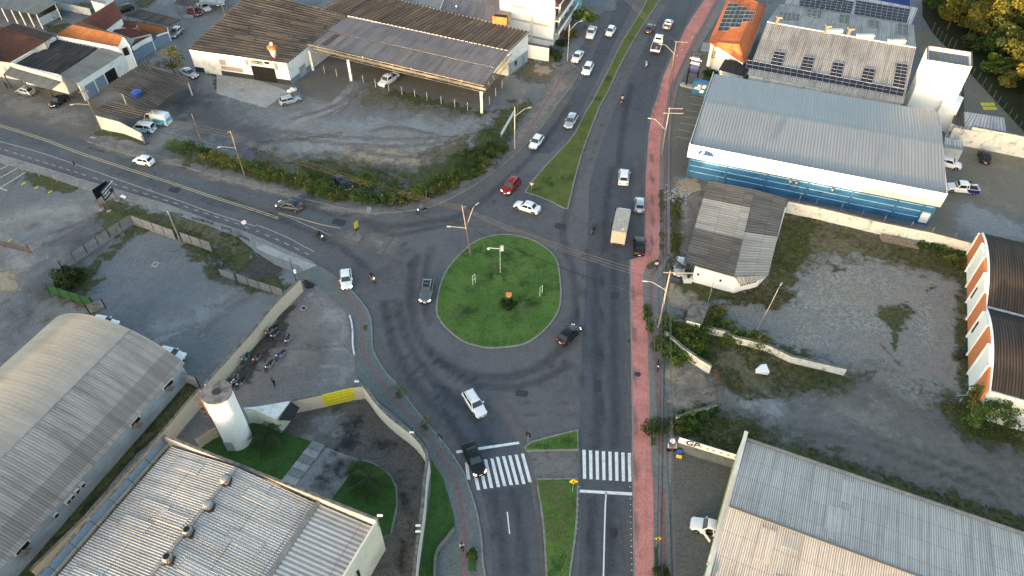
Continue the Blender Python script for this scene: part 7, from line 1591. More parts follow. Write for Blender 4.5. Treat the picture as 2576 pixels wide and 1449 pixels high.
# ---- signs
t = thing('totem_sign', 'tall black-framed totem sign with navy panels beside the pavement', 'sign')
a0, a1 = P(*T('20', 1640, 815)), P(*T('20', 1730, 838)); dv = (a1-a0).normalized(); nv2 = Vector((dv.y,-dv.x,0)); Lt = (a1-a0).length; HT = 7.4
for q in (a0, a1): MB().box(q.x-.13,q.x+.13,q.y-.13,q.y+.13,0,HT).build('post', M['black'], t)
MB().wallbox(a0, a1, 0, 1, HT-.25, HT, -.12, .12).wallbox(a0, a1, 0, 1, .1, .3, -.12, .12).build('frame', M['black'], t)
for i in range(4): MB().wallbox(a0, a1, .07, .93, 3.1+i*.92, 3.1+i*.92+.86, -.05, .05).build('sign_panel', flat('navy_panel', (.018,.026,.10), .5), t)
text('OMODA', M['white_clean'], t, a0+dv*Lt*.5+nv2*.08+Vector((0,0,6.15)), dv, (0,0,1), .62, 'panel_lettering', 'CENTER'); text('JAECOO', M['white_clean'], t, a0+dv*Lt*.5+nv2*.08+Vector((0,0,5.25)), dv, (0,0,1), .56, 'panel_lettering', 'CENTER')
MB().hexa([a0-dv*1.1-nv2*.5, a1+dv*.3-nv2*.5, a1+dv*.3+nv2*.5, a0-dv*1.1+nv2*.5]+[p+Vector((0,0,.45)) for p in (a0-dv*1.1-nv2*.5, a1+dv*.3-nv2*.5, a1+dv*.3+nv2*.5, a0-dv*1.1+nv2*.5)]).build('plinth', M['conc_lt'], t); done(t)
t = thing('blue_sign_wall', 'blue rendered wall carrying a white arrow-like logo and four text lines', 'sign')
a0, a1 = P(*T('20', 1690, 885)), P(*T('20', 1842, 925)); dv = (a1-a0).normalized(); nv2 = Vector((dv.y,-dv.x,0)); Lt = (a1-a0).length
MB().wallbox(a0, a1, 0, 1, 0, 2.9, -1.2, 0).build('wall', M['blue'], t)
mb = MB()
for k, (u0, u1, z) in enumerate([(.30,.52,2.15),(.25,.50,1.85),(.14,.48,1.55),(.08,.46,1.25)]): mb.wallbox(a0, a1, u0, u1, z, z+.16, .0, .03)
mb.build('text_lines', M['white_clean'], t)
def par(u0, u1, z0, z1, sk): p = lambda u, z: a0+dv*Lt*u+nv2*.05+Vector((0,0,z)); return MB().add([tuple(p(u0,z0)), tuple(p(u1,z0)), tuple(p(u1+sk,z1)), tuple(p(u0+sk,z1))], [(0,1,2,3)])
par(.55,.75,1.75,2.5,.07).build('logo_mark', M['white_clean'], t, recalc=False).modifiers.new('th','SOLIDIFY').thickness=.03
par(.44,.68,.75,1.4,.07).build('logo_mark', M['white_clean'], t, recalc=False).modifiers.new('th','SOLIDIFY').thickness=.03
done(t)
# ======================= VEHICLES =======================
def tc(kr, rx, ry, fx, fy): return dict(rear=T(kr, rx, ry), front=T(kr, fx, fy))
G1 = 'cars driving on the roads'; G2 = 'parked cars'
car('white compact hatchback near the top of the left carriageway', 'hatch', PW, **tc('20', 955,245, 905,330), group=G1)
car('white pickup with black load bed parked under the pavement tree', 'pickup', PW, **tc('20', 768,250, 728,355), group=G2, name='pickup_truck')
car('white sedan parked beside the tall white street lamp', 'sedan', PW, **tc('20', 650,480, 585,575), group=G2)
car('white crossover driving just below the parked white sedan, left carriageway', 'suv', PW, **tc('20', 738,595, 690,695), group=G1, lit=True)
car('silver crossover in the middle of the left carriageway', 'suv', PS, **tc('20', 585,1085, 528,1188), group=G1)
car('white crossover following the silver one down the left carriageway', 'hatch', PW, **tc('20', 270,1275, 190,1385), group=G1)
car('dark red estate car approaching the roundabout', 'suv', PRd, rear=(1300,449), front=(1270,482), group=G1, lit=True, rails=True)
car('white old saloon with sunroof crossing ahead of the grass splitter tip', 'sedan', PW, **tc('21', 255,650, 30,580), group=G1, extra=lambda t, L, w2, H: MB().box(-.55,.05,-.35,.35,H+.005,H+.03).build('sunroof', M['white_dirty'], t))
car('dark grey hatchback beside the grass median at the top', 'hatch', PG, **tc('20', 1278,305, 1325,215), group=G1, lit=True)
car('small white pickup with reddish tail, highest on the right carriageway', 'smallpickup', PW, **tc('20', 1452,262, 1497,175), group=G1, trim='rust', name='pickup_truck')
car('white crossover seen from behind above the beige lorry', 'suv', PW, **tc('21', 1052,392, 1062,272), group=G1)
car('silver hatchback parked on the bay beside the pink path', 'hatch', PS, **tc('21', 1204,652, 1208,530), group=G2)
car('black saloon parked behind the silver hatchback beside the pink path', 'sedan', PB, **tc('21', 1202,1050, 1204,905), group=G2)
car('black hatchback leaving the roundabout at its lower right', 'hatch', PB, **tc('22', 478,545, 598,428), group=G1, lit=True)
car('white hatchback driving left on the west road', 'hatch', PW, **tc('01', 1450,200, 1250,160), group=G1)
car('grey fastback saloon on the west road near the junction', 'sedan', PG, **tc('11', 418,622, 205,582), group=G1, lit=True)
car('white hatchback entering the roundabout from the west pavement corner', 'hatch', PW, **tc('11', 842,1215, 855,1378), group=G1, lit=True)
car('dark grey SUV with black sunroof on the left of the roundabout', 'suv', paint('graphite_car_paint', (.12,.13,.14), .4), rear=(1078,704), front=(1068,757), group=G1, lit=True, rails=True, extra=lambda t, L, w2, H: MB().box(-1.1,.2,-.45,.45,H+.012,H+.035).build('sunroof', M['glass'], t))
car('white estate car with roof rails heading down to the crossing', 'wagon', PW, **tc('12', 1995,1035, 2130,1245), group=G1, rails=True)
car('black saloon stopped across the zebra crossing at lower left carriageway', 'sedan', PB, **tc('13', 2005,215, 2108,455), group=G1, lit=True)
car('silver hatchback nosed under the corner shop awning', 'hatch', PS, **tc('00', 305,868, 165,835), group=G2)
car('dark green-black hatchback parked on the shop forecourt', 'hatch', PB, **tc('00', 615,905, 490,980), group=G2)
def livery(t, L, w2, H, big=False):
    lb = paint('turquoise_livery', (.05,.42,.62))
    for s in (-1, 1): MB().hexa([(-L/2+.3, s*(w2*.97), .75), (.3, s*(w2*.97), .75), (.3, s*(w2+.02), .75), (-L/2+.3, s*(w2+.02), .75), (-L/2+.3, s*(w2*.90), 1.45 if big else 1.0), (.0, s*(w2*.90), 1.45 if big else 1.0), (.0, s*(w2+.012), 1.45 if big else 1.0), (-L/2+.3, s*(w2+.012), 1.45 if big else 1.0)]).build('livery_panel', lb, t)
    MB().box(-L/2-.035, -L/2+.05, -w2*.8, w2*.8, .95, 1.5 if big else 1.15).build('rear_livery', lb, t, bevel=.02)
car('smaller white minivan with turquoise livery at the shed wall', 'minivan', PW, **tc('00', 1440,1205, 1258,1185), zc=.9, group='liveried vans', extra=livery)
car('larger white van with turquoise livery beside the brown shed', 'van', PW, **tc('00', 1595,1130, 1355,1090), zc=1.1, group='liveried vans', extra=lambda t, L, w2, H: livery(t, L, w2, H, True))
car('silver sedan parked under the yellow-green tree', 'sedan', PS, **tc('00', 1715,650, 1850,715), group=G2)
car('silver estate car parked on the brick terrace of the gravel lot', 'wagon', PS, **tc('10', 240,955, 400,915), group=G2)
car('white pickup parked beneath the edge of the grey canopy', 'pickup', PW, **tc('10', 1318,698, 1175,795), group=G2)
car('black saloon parked in the hedge on the gravel lot', 'sedan', PB, **tc('11', 752,345, 868,430), group=G2)
car('silver hatchback with only its bonnet showing beside the old white house', 'hatch', PS, **tc('21', 1600,1120, 1575,1240), group=G2)
car('white pickup or SUV nose poking past the blue store rear', 'suv', PW, **tc('31', 1610,180, 1800,225), group=G2)
car('black hatchback parked by the high stained white wall', 'hatch', PB, **tc('31', 2058,190, 2040,90), group=G2)
def decked(t, L, w2, H):
    nb = paint('navy_livery', (.02,.025,.12))
    MB().hexa([(-L/2+.05,-w2-.012,.4), (-.9,-w2-.012,.4), (-.9,w2+.012,.4), (-L/2+.05,w2+.012,.4), (-L/2+.05,-w2*.995-.01,1.0), (-.3,-w2*.995-.01,1.0), (-.3,w2*.995+.01,1.0), (-L/2+.05,w2*.995+.01,1.0)]).build('rear_wrap', nb, t) if 0 else None
    for s in (-1, 1): MB().hexa([(-L/2+.1,s*(w2*.98),.35), (-.9,s*(w2*.98),.35), (-.9,s*(w2+.025),.35), (-L/2+.1,s*(w2+.025),.35), (-L/2+.1,s*(w2*.96),1.0), (-.3,s*(w2*.96),1.0), (-.3,s*(w2+.015),1.0), (-L/2+.1,s*(w2+.015),1.0)]).build('livery_panel', nb, t)
    MB().bar((-.95,-.8,1.05),(-.95,-.7,1.65),.05).bar((-.95,-.7,1.65),(-.95,.7,1.65),.05).bar((-.95,.7,1.65),(-.95,.8,1.05),.05).bar((-.95,-.7,1.65),(-1.9,-.75,1.1),.05).bar((-.95,.7,1.65),(-1.9,.75,1.1),.05).build('roll_bar', M['black'], t)
    MB().box(1.0,1.25,-.6,.6,1.32,1.36).build('sunshade', M['marking_y'], t)
car('white and navy liveried pickup on the blue store yard', 'pickup', PW, **tc('31', 1965,450, 1710,425), group=G2, trim='black', extra=decked)
def opendoor(t, L, w2, H):
    MB().hexa([(.75,w2,.35), (.70,w2+.05,.35), (-.05,w2+.85,.35), (.0,w2+.80,.35), (.75,w2,.98), (.70,w2+.05,.98), (-.05,w2+.85,.98), (.0,w2+.80,.98)]).build('door', PW, t, bevel=.02)
    MB().box(-.25,.6,w2-.25,w2+.008,.35,.93).build('door_opening', M['dark'], t)
car('small white pickup with driver door open, nosing out of the lime-walled workshop', 'smallpickup', PW, **tc('23', 2075,1040, 1690,935), group=G2, extra=opendoor)
car('white car mostly hidden behind the barrel roof crest, left', 'hatch', PW, **tc('02', 895,368, 1068,398), group=G2)
car('white car showing only its tail past the barrel roof eave', 'hatch', PW, **tc('02', 1515,655, 1695,695), group=G2, zc=.9)
car('silver hatchback beneath the end of the wavy brown carport', 'hatch', PS, **tc('00', 1705,255, 1615,340), group=G2)
car('white saloon under the dark carport at the top left', 'sedan', PW, **tc('00', 1880,30, 1970,90), group=G2)
car('dark red car under the small dark carport', 'hatch', PRd, **tc('00', 1790,90, 1875,120), group=G2)
car('black estate car parked on the white house drive at the top', 'wagon', PB, **tc('00', 1225,60, 1110,100), group=G2)
# white lorry cab at the top
def lorry(label, rear, front, L, W_, kind):
    a = P(*rear, 1.0); b = P(*front, 1.0); c = (a+b)/2; hd = math.atan2(b.y-a.y, b.x-a.x); t = thing('lorry', label, 'lorry', (c.x, c.y, 0), hd, group='lorries'); w2 = W_/2; hl = L/2
    cabm = MB().hexa([(hl-1.7,-w2*.95,.5),(hl,-w2*.95,.5),(hl,w2*.95,.5),(hl-1.7,w2*.95,.5),(hl-1.6,-w2*.85,2.25),(hl-.35,-w2*.85,2.25),(hl-.35,w2*.85,2.25),(hl-1.6,w2*.85,2.25)]).build('cab', PW, t, bevel=.1)
    MB().add([(hl-.03,-w2*.85,1.25),(hl-.03,w2*.85,1.25),(hl-.28,w2*.78,2.1),(hl-.28,-w2*.78,2.1)], [(0,1,2,3)]).build('windscreen', M['glass_b'], t, recalc=False).location = (.06,0,0)
    MB().hexa([(hl-1.73,-w2*.6,1.35),(hl-1.69,-w2*.6,1.35),(hl-1.69,w2*.6,1.35),(hl-1.73,w2*.6,1.35),(hl-1.70,-w2*.6,2.0),(hl-1.66,-w2*.6,2.0),(hl-1.66,w2*.6,2.0),(hl-1.70,w2*.6,2.0)]).build('rear_window', M['glass'], t)
    MB().box(-hl+.1,hl-.2,-w2*.4,w2*.4,.5,.75).build('chassis', M['steel_dk'], t)
    if kind == 'flat':
        MB().box(-hl,hl-1.85,-w2,w2,.85,.97).build('bed_floor', M['steel_dk'], t)
        mb = MB(); mb.box(-hl,hl-1.85,-w2-.03,-w2+.05,.97,1.38).box(-hl,hl-1.85,w2-.05,w2+.03,.97,1.38).box(-hl-.04,-hl+.05,-w2,w2,.90,1.38).box(hl-1.92,hl-1.85,-w2,w2,.97,1.7); mb.build('side_board', PW, t, bevel=.01)
        MB().box(-hl+1.2,-hl+2.2,-.3,.15,.98,1.03).build('load', M['steel'], t)
    else:
        bm_ = flat('beige_box_body', (.50,.45,.36), .7, var=.08, dirt=(.26,.23,.18), dscale=.5, damt=.5)
        MB().box(-hl,hl-1.9,-w2,w2,.85,3.25).build('cargo_box', bm_, t, bevel=.03)
        MB().box(-hl-.02,hl-1.88,-w2-.02,w2+.02,3.252,3.30).build('box_roof', flat('beige_box_roof', (.40,.36,.30), .8, dirt=(.22,.2,.17), dscale=.9, damt=.7), t)
        MB().box(-hl-.05,-hl-.02,-w2*.96,-.02,.95,3.15).box(-hl-.05,-hl-.02,.02,w2*.96,.95,3.15).build('rear_door', bm_, t)
        MB().box(-hl-.03,-hl+.02,-w2,w2,.60,.80).build('bumper', M['steel_dk'], t)
        mb = MB(); mb.bar((-hl+.4,-w2*.60,3.32),(-hl+.75,-w2*.45,3.32),.05,n=4).bar((-hl+.75,-w2*.45,3.32),(-hl+.4,-w2*.30,3.32),.05,n=4).bar((-hl+.5,-w2*.55,3.32),(-hl+.5,-w2*.35,3.32),.04,n=4); mb.build('roof_mark', M['white_clean'], t)
    for s in (-1, 1):
        for x in (hl-1.0, -hl+1.3): o = MB().bar((x, s*(w2-.35), .42), (x, s*(w2-.05), .42), .42, n=18).build('wheel', M['tyre'], t); MB().bar((x, s*(w2-.06), .42), (x, s*(w2-.03), .42), .24, n=14).build('rim', M['rim'], o)
        MB().box(-hl-.07,-hl-.04,s*w2*.8-.12,s*w2*.8+.12,.65,.85).build('tail_light', M['taillit'], t); MB().bar((hl-.3, s*w2*.9, 1.6), (hl-.2, s*(w2+.25), 1.7), .02).box(hl-.3,hl-.2,s*(w2+.2)-.08,s*(w2+.2)+.08,1.4,1.9).build('mirror', M['black'], t)
    return t
lorry('white flatbed lorry with empty dark bed on the right carriageway', T('20', 1340,505), T('20', 1395,345), 5.9, 2.0, 'flat')
a_ = T('21', 1002,955); b_ = T('21', 1042,640); lorry('beige box lorry with plain roof heading up the right carriageway', (a_[0], a_[1]-6), (b_[0]+2, b_[1]+18), 7.4, 2.2, 'box')
lorry('white lorry cab parked at the top edge by the pale carport', T('00', 2030,-60), T('00', 2085,45), 5.2, 2.0, 'flat')
# ---- motorcycles
blk = cloth('black_jacket', (.014,.014,.016)); drk = cloth('dark_trousers', (.025,.027,.035)); wsh = cloth('white_shirt', (.62,.62,.62)); pur = cloth('purple_shirt', (.16,.13,.30)); gry = cloth('grey_shirt', (.22,.24,.26)); tan = cloth('tan_shirt', (.42,.33,.28))
hB = paint('black_helmet', (.015,.015,.018)); hW = paint('white_helmet', (.5,.5,.5)); hG = paint('grey_helmet', (.12,.14,.16))
cK = paint('black_tank', (.015,.015,.018)); cR = paint('red_tank', (.35,.015,.015)); cBl = paint('blue_tank', (.02,.04,.22)); cW = paint('white_tank', (.45,.45,.46)); cGn = paint('green_tank', (.03,.20,.12))
GM = 'motorcycles riding on the roads'
moto('motorcycle with rider in grey, behind the flatbed lorry', cW, T('20',1263,642), T('20',1272,580), ('rider in grey shirt on the motorcycle behind the flatbed lorry', gry, drk, hB), group=GM, lit=False, box=cW)
moto('motorcycle with rider in tan, beside the long grass median', cW, T('20',1033,982), T('20',1045,915), ('rider in tan shirt on the motorcycle beside the grass median', tan, drk, hB), group=GM)
moto('motorcycle ridden up the road left of the beige lorry', cK, T('21',762,868), T('21',780,800), ('rider in black on the motorcycle left of the beige lorry', blk, drk, hB), group=GM)
moto('motorcycle with lit headlamp on the west road carrying a dark rider', cK, T('11',570,880), T('11',645,930), ('rider in black near the west traffic island', blk, drk, hB), group=GM, lit=True)
moto('motorcycle turning left beside the hedge corner kerb', cK, T('11',1603,648), T('11',1518,672), ('rider in purple shirt beside the hedge corner kerb', pur, drk, hG), group=GM, lit=True)
moto('red motorcycle right of the white hatchback entering the roundabout', cR, T('11',1062,1270), T('11',1128,1328), ('rider in black jacket on the red motorcycle', blk, tan, hB), group=GM, lit=True)
for lb, cm_, kr, r_, f_ in [('black and red motorcycle nearest the cream wall, group of three', cR, '12', (145,440), (92,515)), ('black motorcycle in the middle of the group by the cream wall', cK, '12', (195,465), (140,540)), ('dark motorcycle hidden behind the pair at the cream wall', cK, '12', (180,430), (115,470)),
    ('blue motorcycle standing alone furthest right in the yard', cBl, '12', (322,500), (270,600)), ('blue motorcycle in the tail-to-tail pair, upper right one', cBl, '12', (275,655), (180,730)), ('grey naked motorcycle in the tail-to-tail pair, lower left one', cK, '12', (155,750), (85,840)),
    ('green-tanked motorcycle against the cream wall', cGn, '02', (2350,680), (2275,765)), ('red motorcycle beside the green-tanked one', cR, '12', (30,690), (-25,760)), ('white-seated motorcycle nearest the water tower, left of two', cW, '02', (2245,890), (2180,985)), ('black motorcycle nearest the water tower, right of two', cK, '02', (2305,915), (2230,1000))]:
    moto(lb, cm_, T(kr, *r_), T(kr, *f_))
moto('black scooter-like motorcycle parked on the pavement east of the pink path', cK, T('22',1380,750), T('22',1378,818), zc=.6, group=None)
# ---- people
def hdg(kr, x0, y0, x1, y1): a = P(*T(kr, x0, y0)); b = P(*T(kr, x1, y1)); return math.atan2(b.y-a.y, b.x-a.x)
p = P(*T('12', 178, 985)); person('person in black clothes standing in the motorcycle yard', p, hdg('12',150,940,200,900), blk, cloth('black_trousers', (.012,.012,.014)), 'walk', stride=.12)
p = P(*T('21', 1356, 1212)); person('person in white shirt and dark trousers walking by the pink path corner', p, hdg('21',1356,1212,1350,1100), wsh, drk, 'walk')
p = P(*T('13', 1948, 1208)); person('person in white shirt with black backpack on the lower pavement', p, hdg('13',1948,1208,1944,1120), wsh, cloth('black_trousers', (.012,.012,.014)), 'walk', bag=('black backpack worn by the walker on the lower pavement', M['black']))
p = P(*T('00', 1370, 1360)); person('person in lilac shirt standing at the end of the peeling wall', p, 1.2, cloth('lilac_shirt', (.30,.22,.45)), cloth('lilac_trousers', (.22,.18,.34)), 'stand')
p = P(*T('00', 72, 835)); person('person in dark clothes beside the corner shop entrance', p, .3, blk, drk, 'stand')
# ---- street stall by the forecourt
t = thing('vendor_stall', 'street vendor stall with white round umbrella, black racks and pink goods', 'stall'); p = P(*T('23', 1500, 262)); t.location = p; t.scale = (.62, .62, .85)
MB().bar((0,0,0),(0,0,2.4),.03).build('pole', M['steel'], t); mb = MB().lathe([(.55,1.95),(.48,2.2),(.3,2.4),(.03,2.5)], 0, .0, 10); mb.v = [(v[0]-.05, v[1]+.25, v[2]) for v in mb.v]; mb.build('umbrella', M['white_clean'], t)
MB().box(-.8,.85,-.35,.35,0,.75).build('counter', M['black'], t, bevel=.03)
mb = MB()
for i in range(4):
    for j in range(2): mb.box(-.7+i*.38,-.42+i*.38,-.28+j*.32,-.04+j*.32,.751,.95)
mb.build('goods', cloth('pink_goods', (.50,.30,.26)), t); MB().box(-.8,-.76,-.3,.35,.75,1.5).box(.8,.84,-.3,.35,.75,1.5).build('rack', M['white_dirty'], t)
t = thing('sandwich_board', 'blue and yellow pavement sign beside the vendor stall', 'sign'); p = P(*T('23', 1568, 300)); t.location = p; t.scale = (.65, .65, .8)
MB().hexa([(-.5,-.3,0),(.5,-.5,0),(.5,-.45,0),(-.5,-.25,0),(-.45,.0,1.3),(.5,-.2,1.3),(.5,-.15,1.3),(-.45,.05,1.3)]).build('blue_board', flat('sign_blue', (.02,.07,.35), .5), t)
MB().hexa([(-.55,-.75,.0),(.45,-.98,.0),(.45,-.93,.0),(-.55,-.7,.0),(-.5,-.55,.6),(.45,-.78,.6),(.45,-.73,.6),(-.5,-.5,.6)]).build('yellow_board', flat('sign_yellow', (.65,.42,.04), .5), t)
# ======================= POLES, LAMPS, WIRES =======================
def tp(kr, b, t_, kt=None): B = T(kr, *b); TT = T(kt or kr, *t_); return B, top_z(B, TT)
B, h = (1684, 232), 10.5
pA = pole('tall utility pole with orange-lit crossarm beside the pink path, highest on the right', (1683,215), top_z((1683,215), (1701,104)), arms=[(9.4,172,2.2,.4)], lamp=[(6.8,165,2.6,1.6)], m='pole_wood', cat='utility pole', group='utility poles', r0=.2, r1=.12)
hA = top_z((1683,215), (1701,104))
hB_ = top_z((1664,390), (1682,269)); pB = pole('pale concrete utility pole with two long crossarms beside the pink path', (1664,390), hB_, .21, .13, arms=[(hB_-.2,178,2.2,.3),(hB_-1.1,178,2.4,1.0)], lamp=[(hB_-4.6,160,2.7,1.7)], group='utility poles')
hC = top_z((1652,832), (1679,688)); pC = pole('tallest utility pole, crowded with cables and glowing orange at the top', (1656,825), hC, .22, .13, arms=[(hC-.2,178,3.0,.9)], lamp=[(hC-3.6,170,2.6,1.2)], group='utility poles', extra=lambda t, at: (MB().lathe([(.02,hC-3.2),(.42,hC-3.15),(.42,hC-2.1),(.02,hC-2.05)], .75, .1, 14).build('transformer', M['steel_dk'], t), MB().box(-.4,.4,-.3,.3,0,.02).build('footing', M['conc_lt'], t)))
pD = pole('utility pole whose crossarm just enters at the bottom edge', (1634,1640), 9.6, .26, .14, arms=[(9.3,178,1.8,1.4)], group='utility poles')
hW1 = top_z((257,331), (203,216)); W1 = pole('wooden utility pole at the peeling wall beside the brown shed', (257,331), min(hW1, 11), .17, .11, 'pole_wood', arms=[(8.2,25,.8,.8)], lamp=[(5.6,200,2.4,.6)], group='utility poles')
W2 = pole('bare wooden pole at the hedge corner, left of its neighbour', (511,368), top_z((511,368), (482,286)), .14, .09, 'pole_wood', group='utility poles')
W3 = pole('wooden utility pole in the hedge beside the west road with street lamp', (617,447), top_z((617,447), (574,328)), .18, .11, 'pole_wood', arms=[(top_z((617,447), (574,328))-.3,30,.5,.5)], lamp=[(6.0,190,2.2,.5)], group='utility poles')
W4 = pole('concrete pole with two lamp arms at the edge of the round lawn', (1185,645), 9.9, .19, .12, 'pole_wood', lamp=[(5.8,55,2.6,2.4),(5.6,175,2.2,.1)], tip=(-.9,.1), arms=[(9.6,200,.5,.1)], group='utility poles', insul=False)
pole('bare leaning concrete pole standing in the slatted fence', (455,609), top_z((455,609), (421,530)), .20, .14, 'pole', group='utility poles')
pole('slim metal pole with meter box beside the long cream wall end', (745,706), top_z((745,706), (730,650)), .09, .06, 'steel_dk', group='utility poles', extra=lambda t, at: MB().box(.05,.35,-.15,.15,1.6,2.2).build('meter_box', M['white_clean'], t))
pole('tall white street lamp beside the parked white sedan', (1427.5,153.3), 8.1, .15, .08, 'pole_white', cat='street lamp', lamp=[(6.6,30,2.5,1.4)], name='street_lamp', group='white street lamps')
pole('tall white street lamp on the left pavement below the palm bed', (1294.7,376), 8.7, .15, .08, 'pole_white', cat='street lamp', lamp=[(6.8,25,2.5,1.0)], name='street_lamp', group='white street lamps')
pole('rust-tipped slender street lamp leaning over the cobbled lot', (1892,851), 6.4, .08, .05, 'pole', cat='street lamp', lamp=[(6.2,55,2.3,1.5)], name='street_lamp', tip=(1.2,.6))
pole('thin white pole in front of the old white house', (1780,764), top_z((1780,764), (1796,709)), .07, .05, 'pole_white', cat='pole', name='thin_pole')
pole('green camera mast with white boom on the round lawn', (1258.7,687.5), 5.4, .07, .05, 'green_lt', cat='camera mast', name='camera_mast', extra=lambda t, at: (MB().bar((0,0,4.9),(-1.6,0,5.1),.05).lathe([(.02,4.7),(.16,4.8),(.16,5.0),(.02,5.1)], -1.65, 0, 10).build('camera_boom', M['white_clean'], t), MB().box(.1,.5,-.2,.2,4.6,5.4).build('control_box', M['white_dirty'], t)))
def topof(o, dx=0, dy=0, z=0): return Vector((o.location.x+dx, o.location.y+dy, z))
# main-line cables, right side
runs = []
for k, off in enumerate((-2.0,-1.3,-.5)):
    runs += [(topof(pA, off, .3, 9.7), topof(pB, off, 0, hB_+.1)), (topof(pB, off, 0, hB_+.1), topof(pC, off-.6, 0, hC+.1)), (topof(pC, off-.6, 0, hC+.1), topof(pD, off+.4, 0, 9.7)), (topof(pA, off, .3, 9.7), topof(pA, off+28, 95, 10))]
wires('power_lines', 'thin pale power lines running along the pink path poles', runs, .014, 'wire', .5)
runs = []
for off, z in ((.15,6.2),(.3,5.8),(-.1,5.5)):
    runs += [(topof(pA, off, 0, z), topof(pB, off, 0, z)), (topof(pB, off, 0, z), topof(pC, off, 0, z)), (topof(pC, off, 0, z), topof(pD, off, 0, z)), (topof(pA, off, 0, z), topof(pA, off+28, 95, z+1))]
wires('telephone_cables', 'thick black telephone cables slung low along the pink path poles', runs, .035, 'wire_dk', .5)
wires('telephone_cables', 'pale telephone cable dropping from the tallest pole to the bottom edge', [(topof(pC, .7, -1, 5.0), topof(pD, 1.9, 4, 7.4)), (topof(pC, .9, -1, 4.6), topof(pD, 2.1, 4, 7.0))], .035, 'wire', .4)
runs = []
for k in range(3): runs += [(topof(W4, -.9, .1, 9.6-.35*k), topof(pC, -2.6+.9*k, -.3, hC-.1-.9*k)), (topof(W4, -.9, .1, 9.6-.35*k), topof(W3, -.9, 1, 8.6-.55*k)), (topof(W3, -.9, 1, 8.6-.55*k), topof(W1, 0, 0, 8.3-.55*k)), (topof(W1, 0, 0, 8.3-.55*k), topof(W1, -60, 22, 8.6-.55*k))]
wires('power_lines', 'pale power lines crossing the junction from west road to tallest pole', runs, .011, 'wire', .6)
wires('telephone_cables', 'black telephone cable crossing the junction over the round lawn', [(topof(W4, -.5, 0, 5.9), topof(pC, 0, 0, 5.4)), (topof(W4, -.5, 0, 5.9), topof(W3, 0, 0, 5.6)), (topof(W3, 0, 0, 5.6), topof(W1, 0, 0, 5.4)), (topof(W1, 0, 0, 5.4), topof(W1, -60, 22, 5.6))], .04, 'wire_dk', .8)
runs = []
for k in range(4): runs.append((topof(pA, -2.0+.5*k, .3, 9.6), P(1540+k*4, -40, 10)))
wires('power_lines', 'pale cable bundle crossing the carriageways at the top of the road', runs, .018, 'wire', .5)
for i, (x, y) in enumerate([(1375,45),(1035,75),(1165,190),(1330,320)][:3]): pass
# ======================= FENCES AND POSTS =======================
f = W('01', '600,1225 1260,785'); barfence('long grey slatted fence with black posts, left side of the fenced gravel lot', f, 1.95, base='conc')
f = W('01', '1260,785 1665,930'); barfence('grey slatted fence run ending at the leaning concrete pole', f, 1.9, base='conc')
f = W('01', '1720,945 2010,1045'); barfence('short slatted fence run right of the leaning concrete pole', f, 1.9, base='conc')
f = W('01', '2010,1045 2075,1270'); barfence('dark green fence run turning back from the road corner', f, 1.6, 'green_paint', 'green_paint')
f = W('01', '2080,1275 2230,1325'); barfence('low slatted gate section beside the small concrete box', f, 1.6)
f = W('11', '-170,1330 0,1395 270,1478'); barfence('black sliding gate of slats beside the cream wall end', f, 1.8)
t = thing('green_solid_fence', 'solid green panel fence at the corner of the fenced gravel lot', 'fence'); a_, b_ = P(*T('02', 480, 105)), P(*T('02', 890, 235)); MB().wallbox(a_, b_, 0, 1, 0, 1.7, -.05, .05).build('panel', M['green_paint'], t)
for k in range(5): q = a_.lerp(b_, k/4); MB().box(q.x-.05,q.x+.05,q.y-.1,q.y+.1,0,1.8).build('post', M['black'], t)
done(t)
f = W('02', '850,305 1003,255'); barfence('black mesh gate near the barrel roof crest', f, 1.9)
f = W('02', '1760,965 1900,1005'); barfence('slatted gate between barrel warehouse and cream wall', [P(*T('02',1740,950)), P(*T('02',1890,1000))], 2.2)
t = thing('rusty_mesh_fence', 'rusty brown mesh fence stub at the far left', 'fence'); a_, b_ = P(*T('01', -20, 985)), P(*T('01', 300, 1065)); mb = MB()
for k in range(40): q = a_.lerp(b_, k/39); mb.bar(q, q+Vector((0,0,1.3)), .02, n=3)
for z in (.1,.5,.9,1.3): mb.bar(a_+Vector((0,0,z)), b_+Vector((0,0,z)), .025, n=3)
mb.build('mesh', M['rust'], t); MB().bar(b_, b_+Vector((0,0,1.9)), .1).build('post', M['rust'], t); done(t)
def posts(name, label, group, lst, kr, h, m, r=.06, lean=0):
    for (x, y) in lst:
        p = P(*T(kr, x, y)); o = MB().bar((0,0,0), (lean*random.uniform(-.3,.3), 0, h), r, r*.85, 5).build(name, M[m]); o.location = p; tag(o, label, 'post', group)
posts('fence_post', 'weathered pale fence post standing in the roadside hedge', 'posts along the hedge', [(20,290),(145,305),(270,370),(395,410),(520,450),(770,540),(920,580),(1045,575),(1185,575),(1320,585),(1455,550),(1605,540),(1720,480),(1830,400),(2175,160)], '11', 1.5, 'wood', .09, 1)
posts('fence_post', 'grey concrete fence post along the kerb of the left parking lot', 'posts beside the left parking lot', [(60,240),(218,290),(372,335),(545,388),(750,458),(1243,610),(1420,660)], '01', 1.4, 'steel', .06, 1)
posts('barrier_post', 'white-topped post at the entrance of the dark gravel lane', 'posts on the dark gravel lane', [(460,1113),(608,1157)], '01', 1.1, 'pole_white', .06)
posts('wall_post', 'thin white rod rising from the long weathered white wall', 'rods on the long white wall', [(268,640),(425,670),(655,725),(850,780),(1057,835),(1305,895),(1500,950),(1710,1000)], '31', 2.9, 'pole_white', .035)
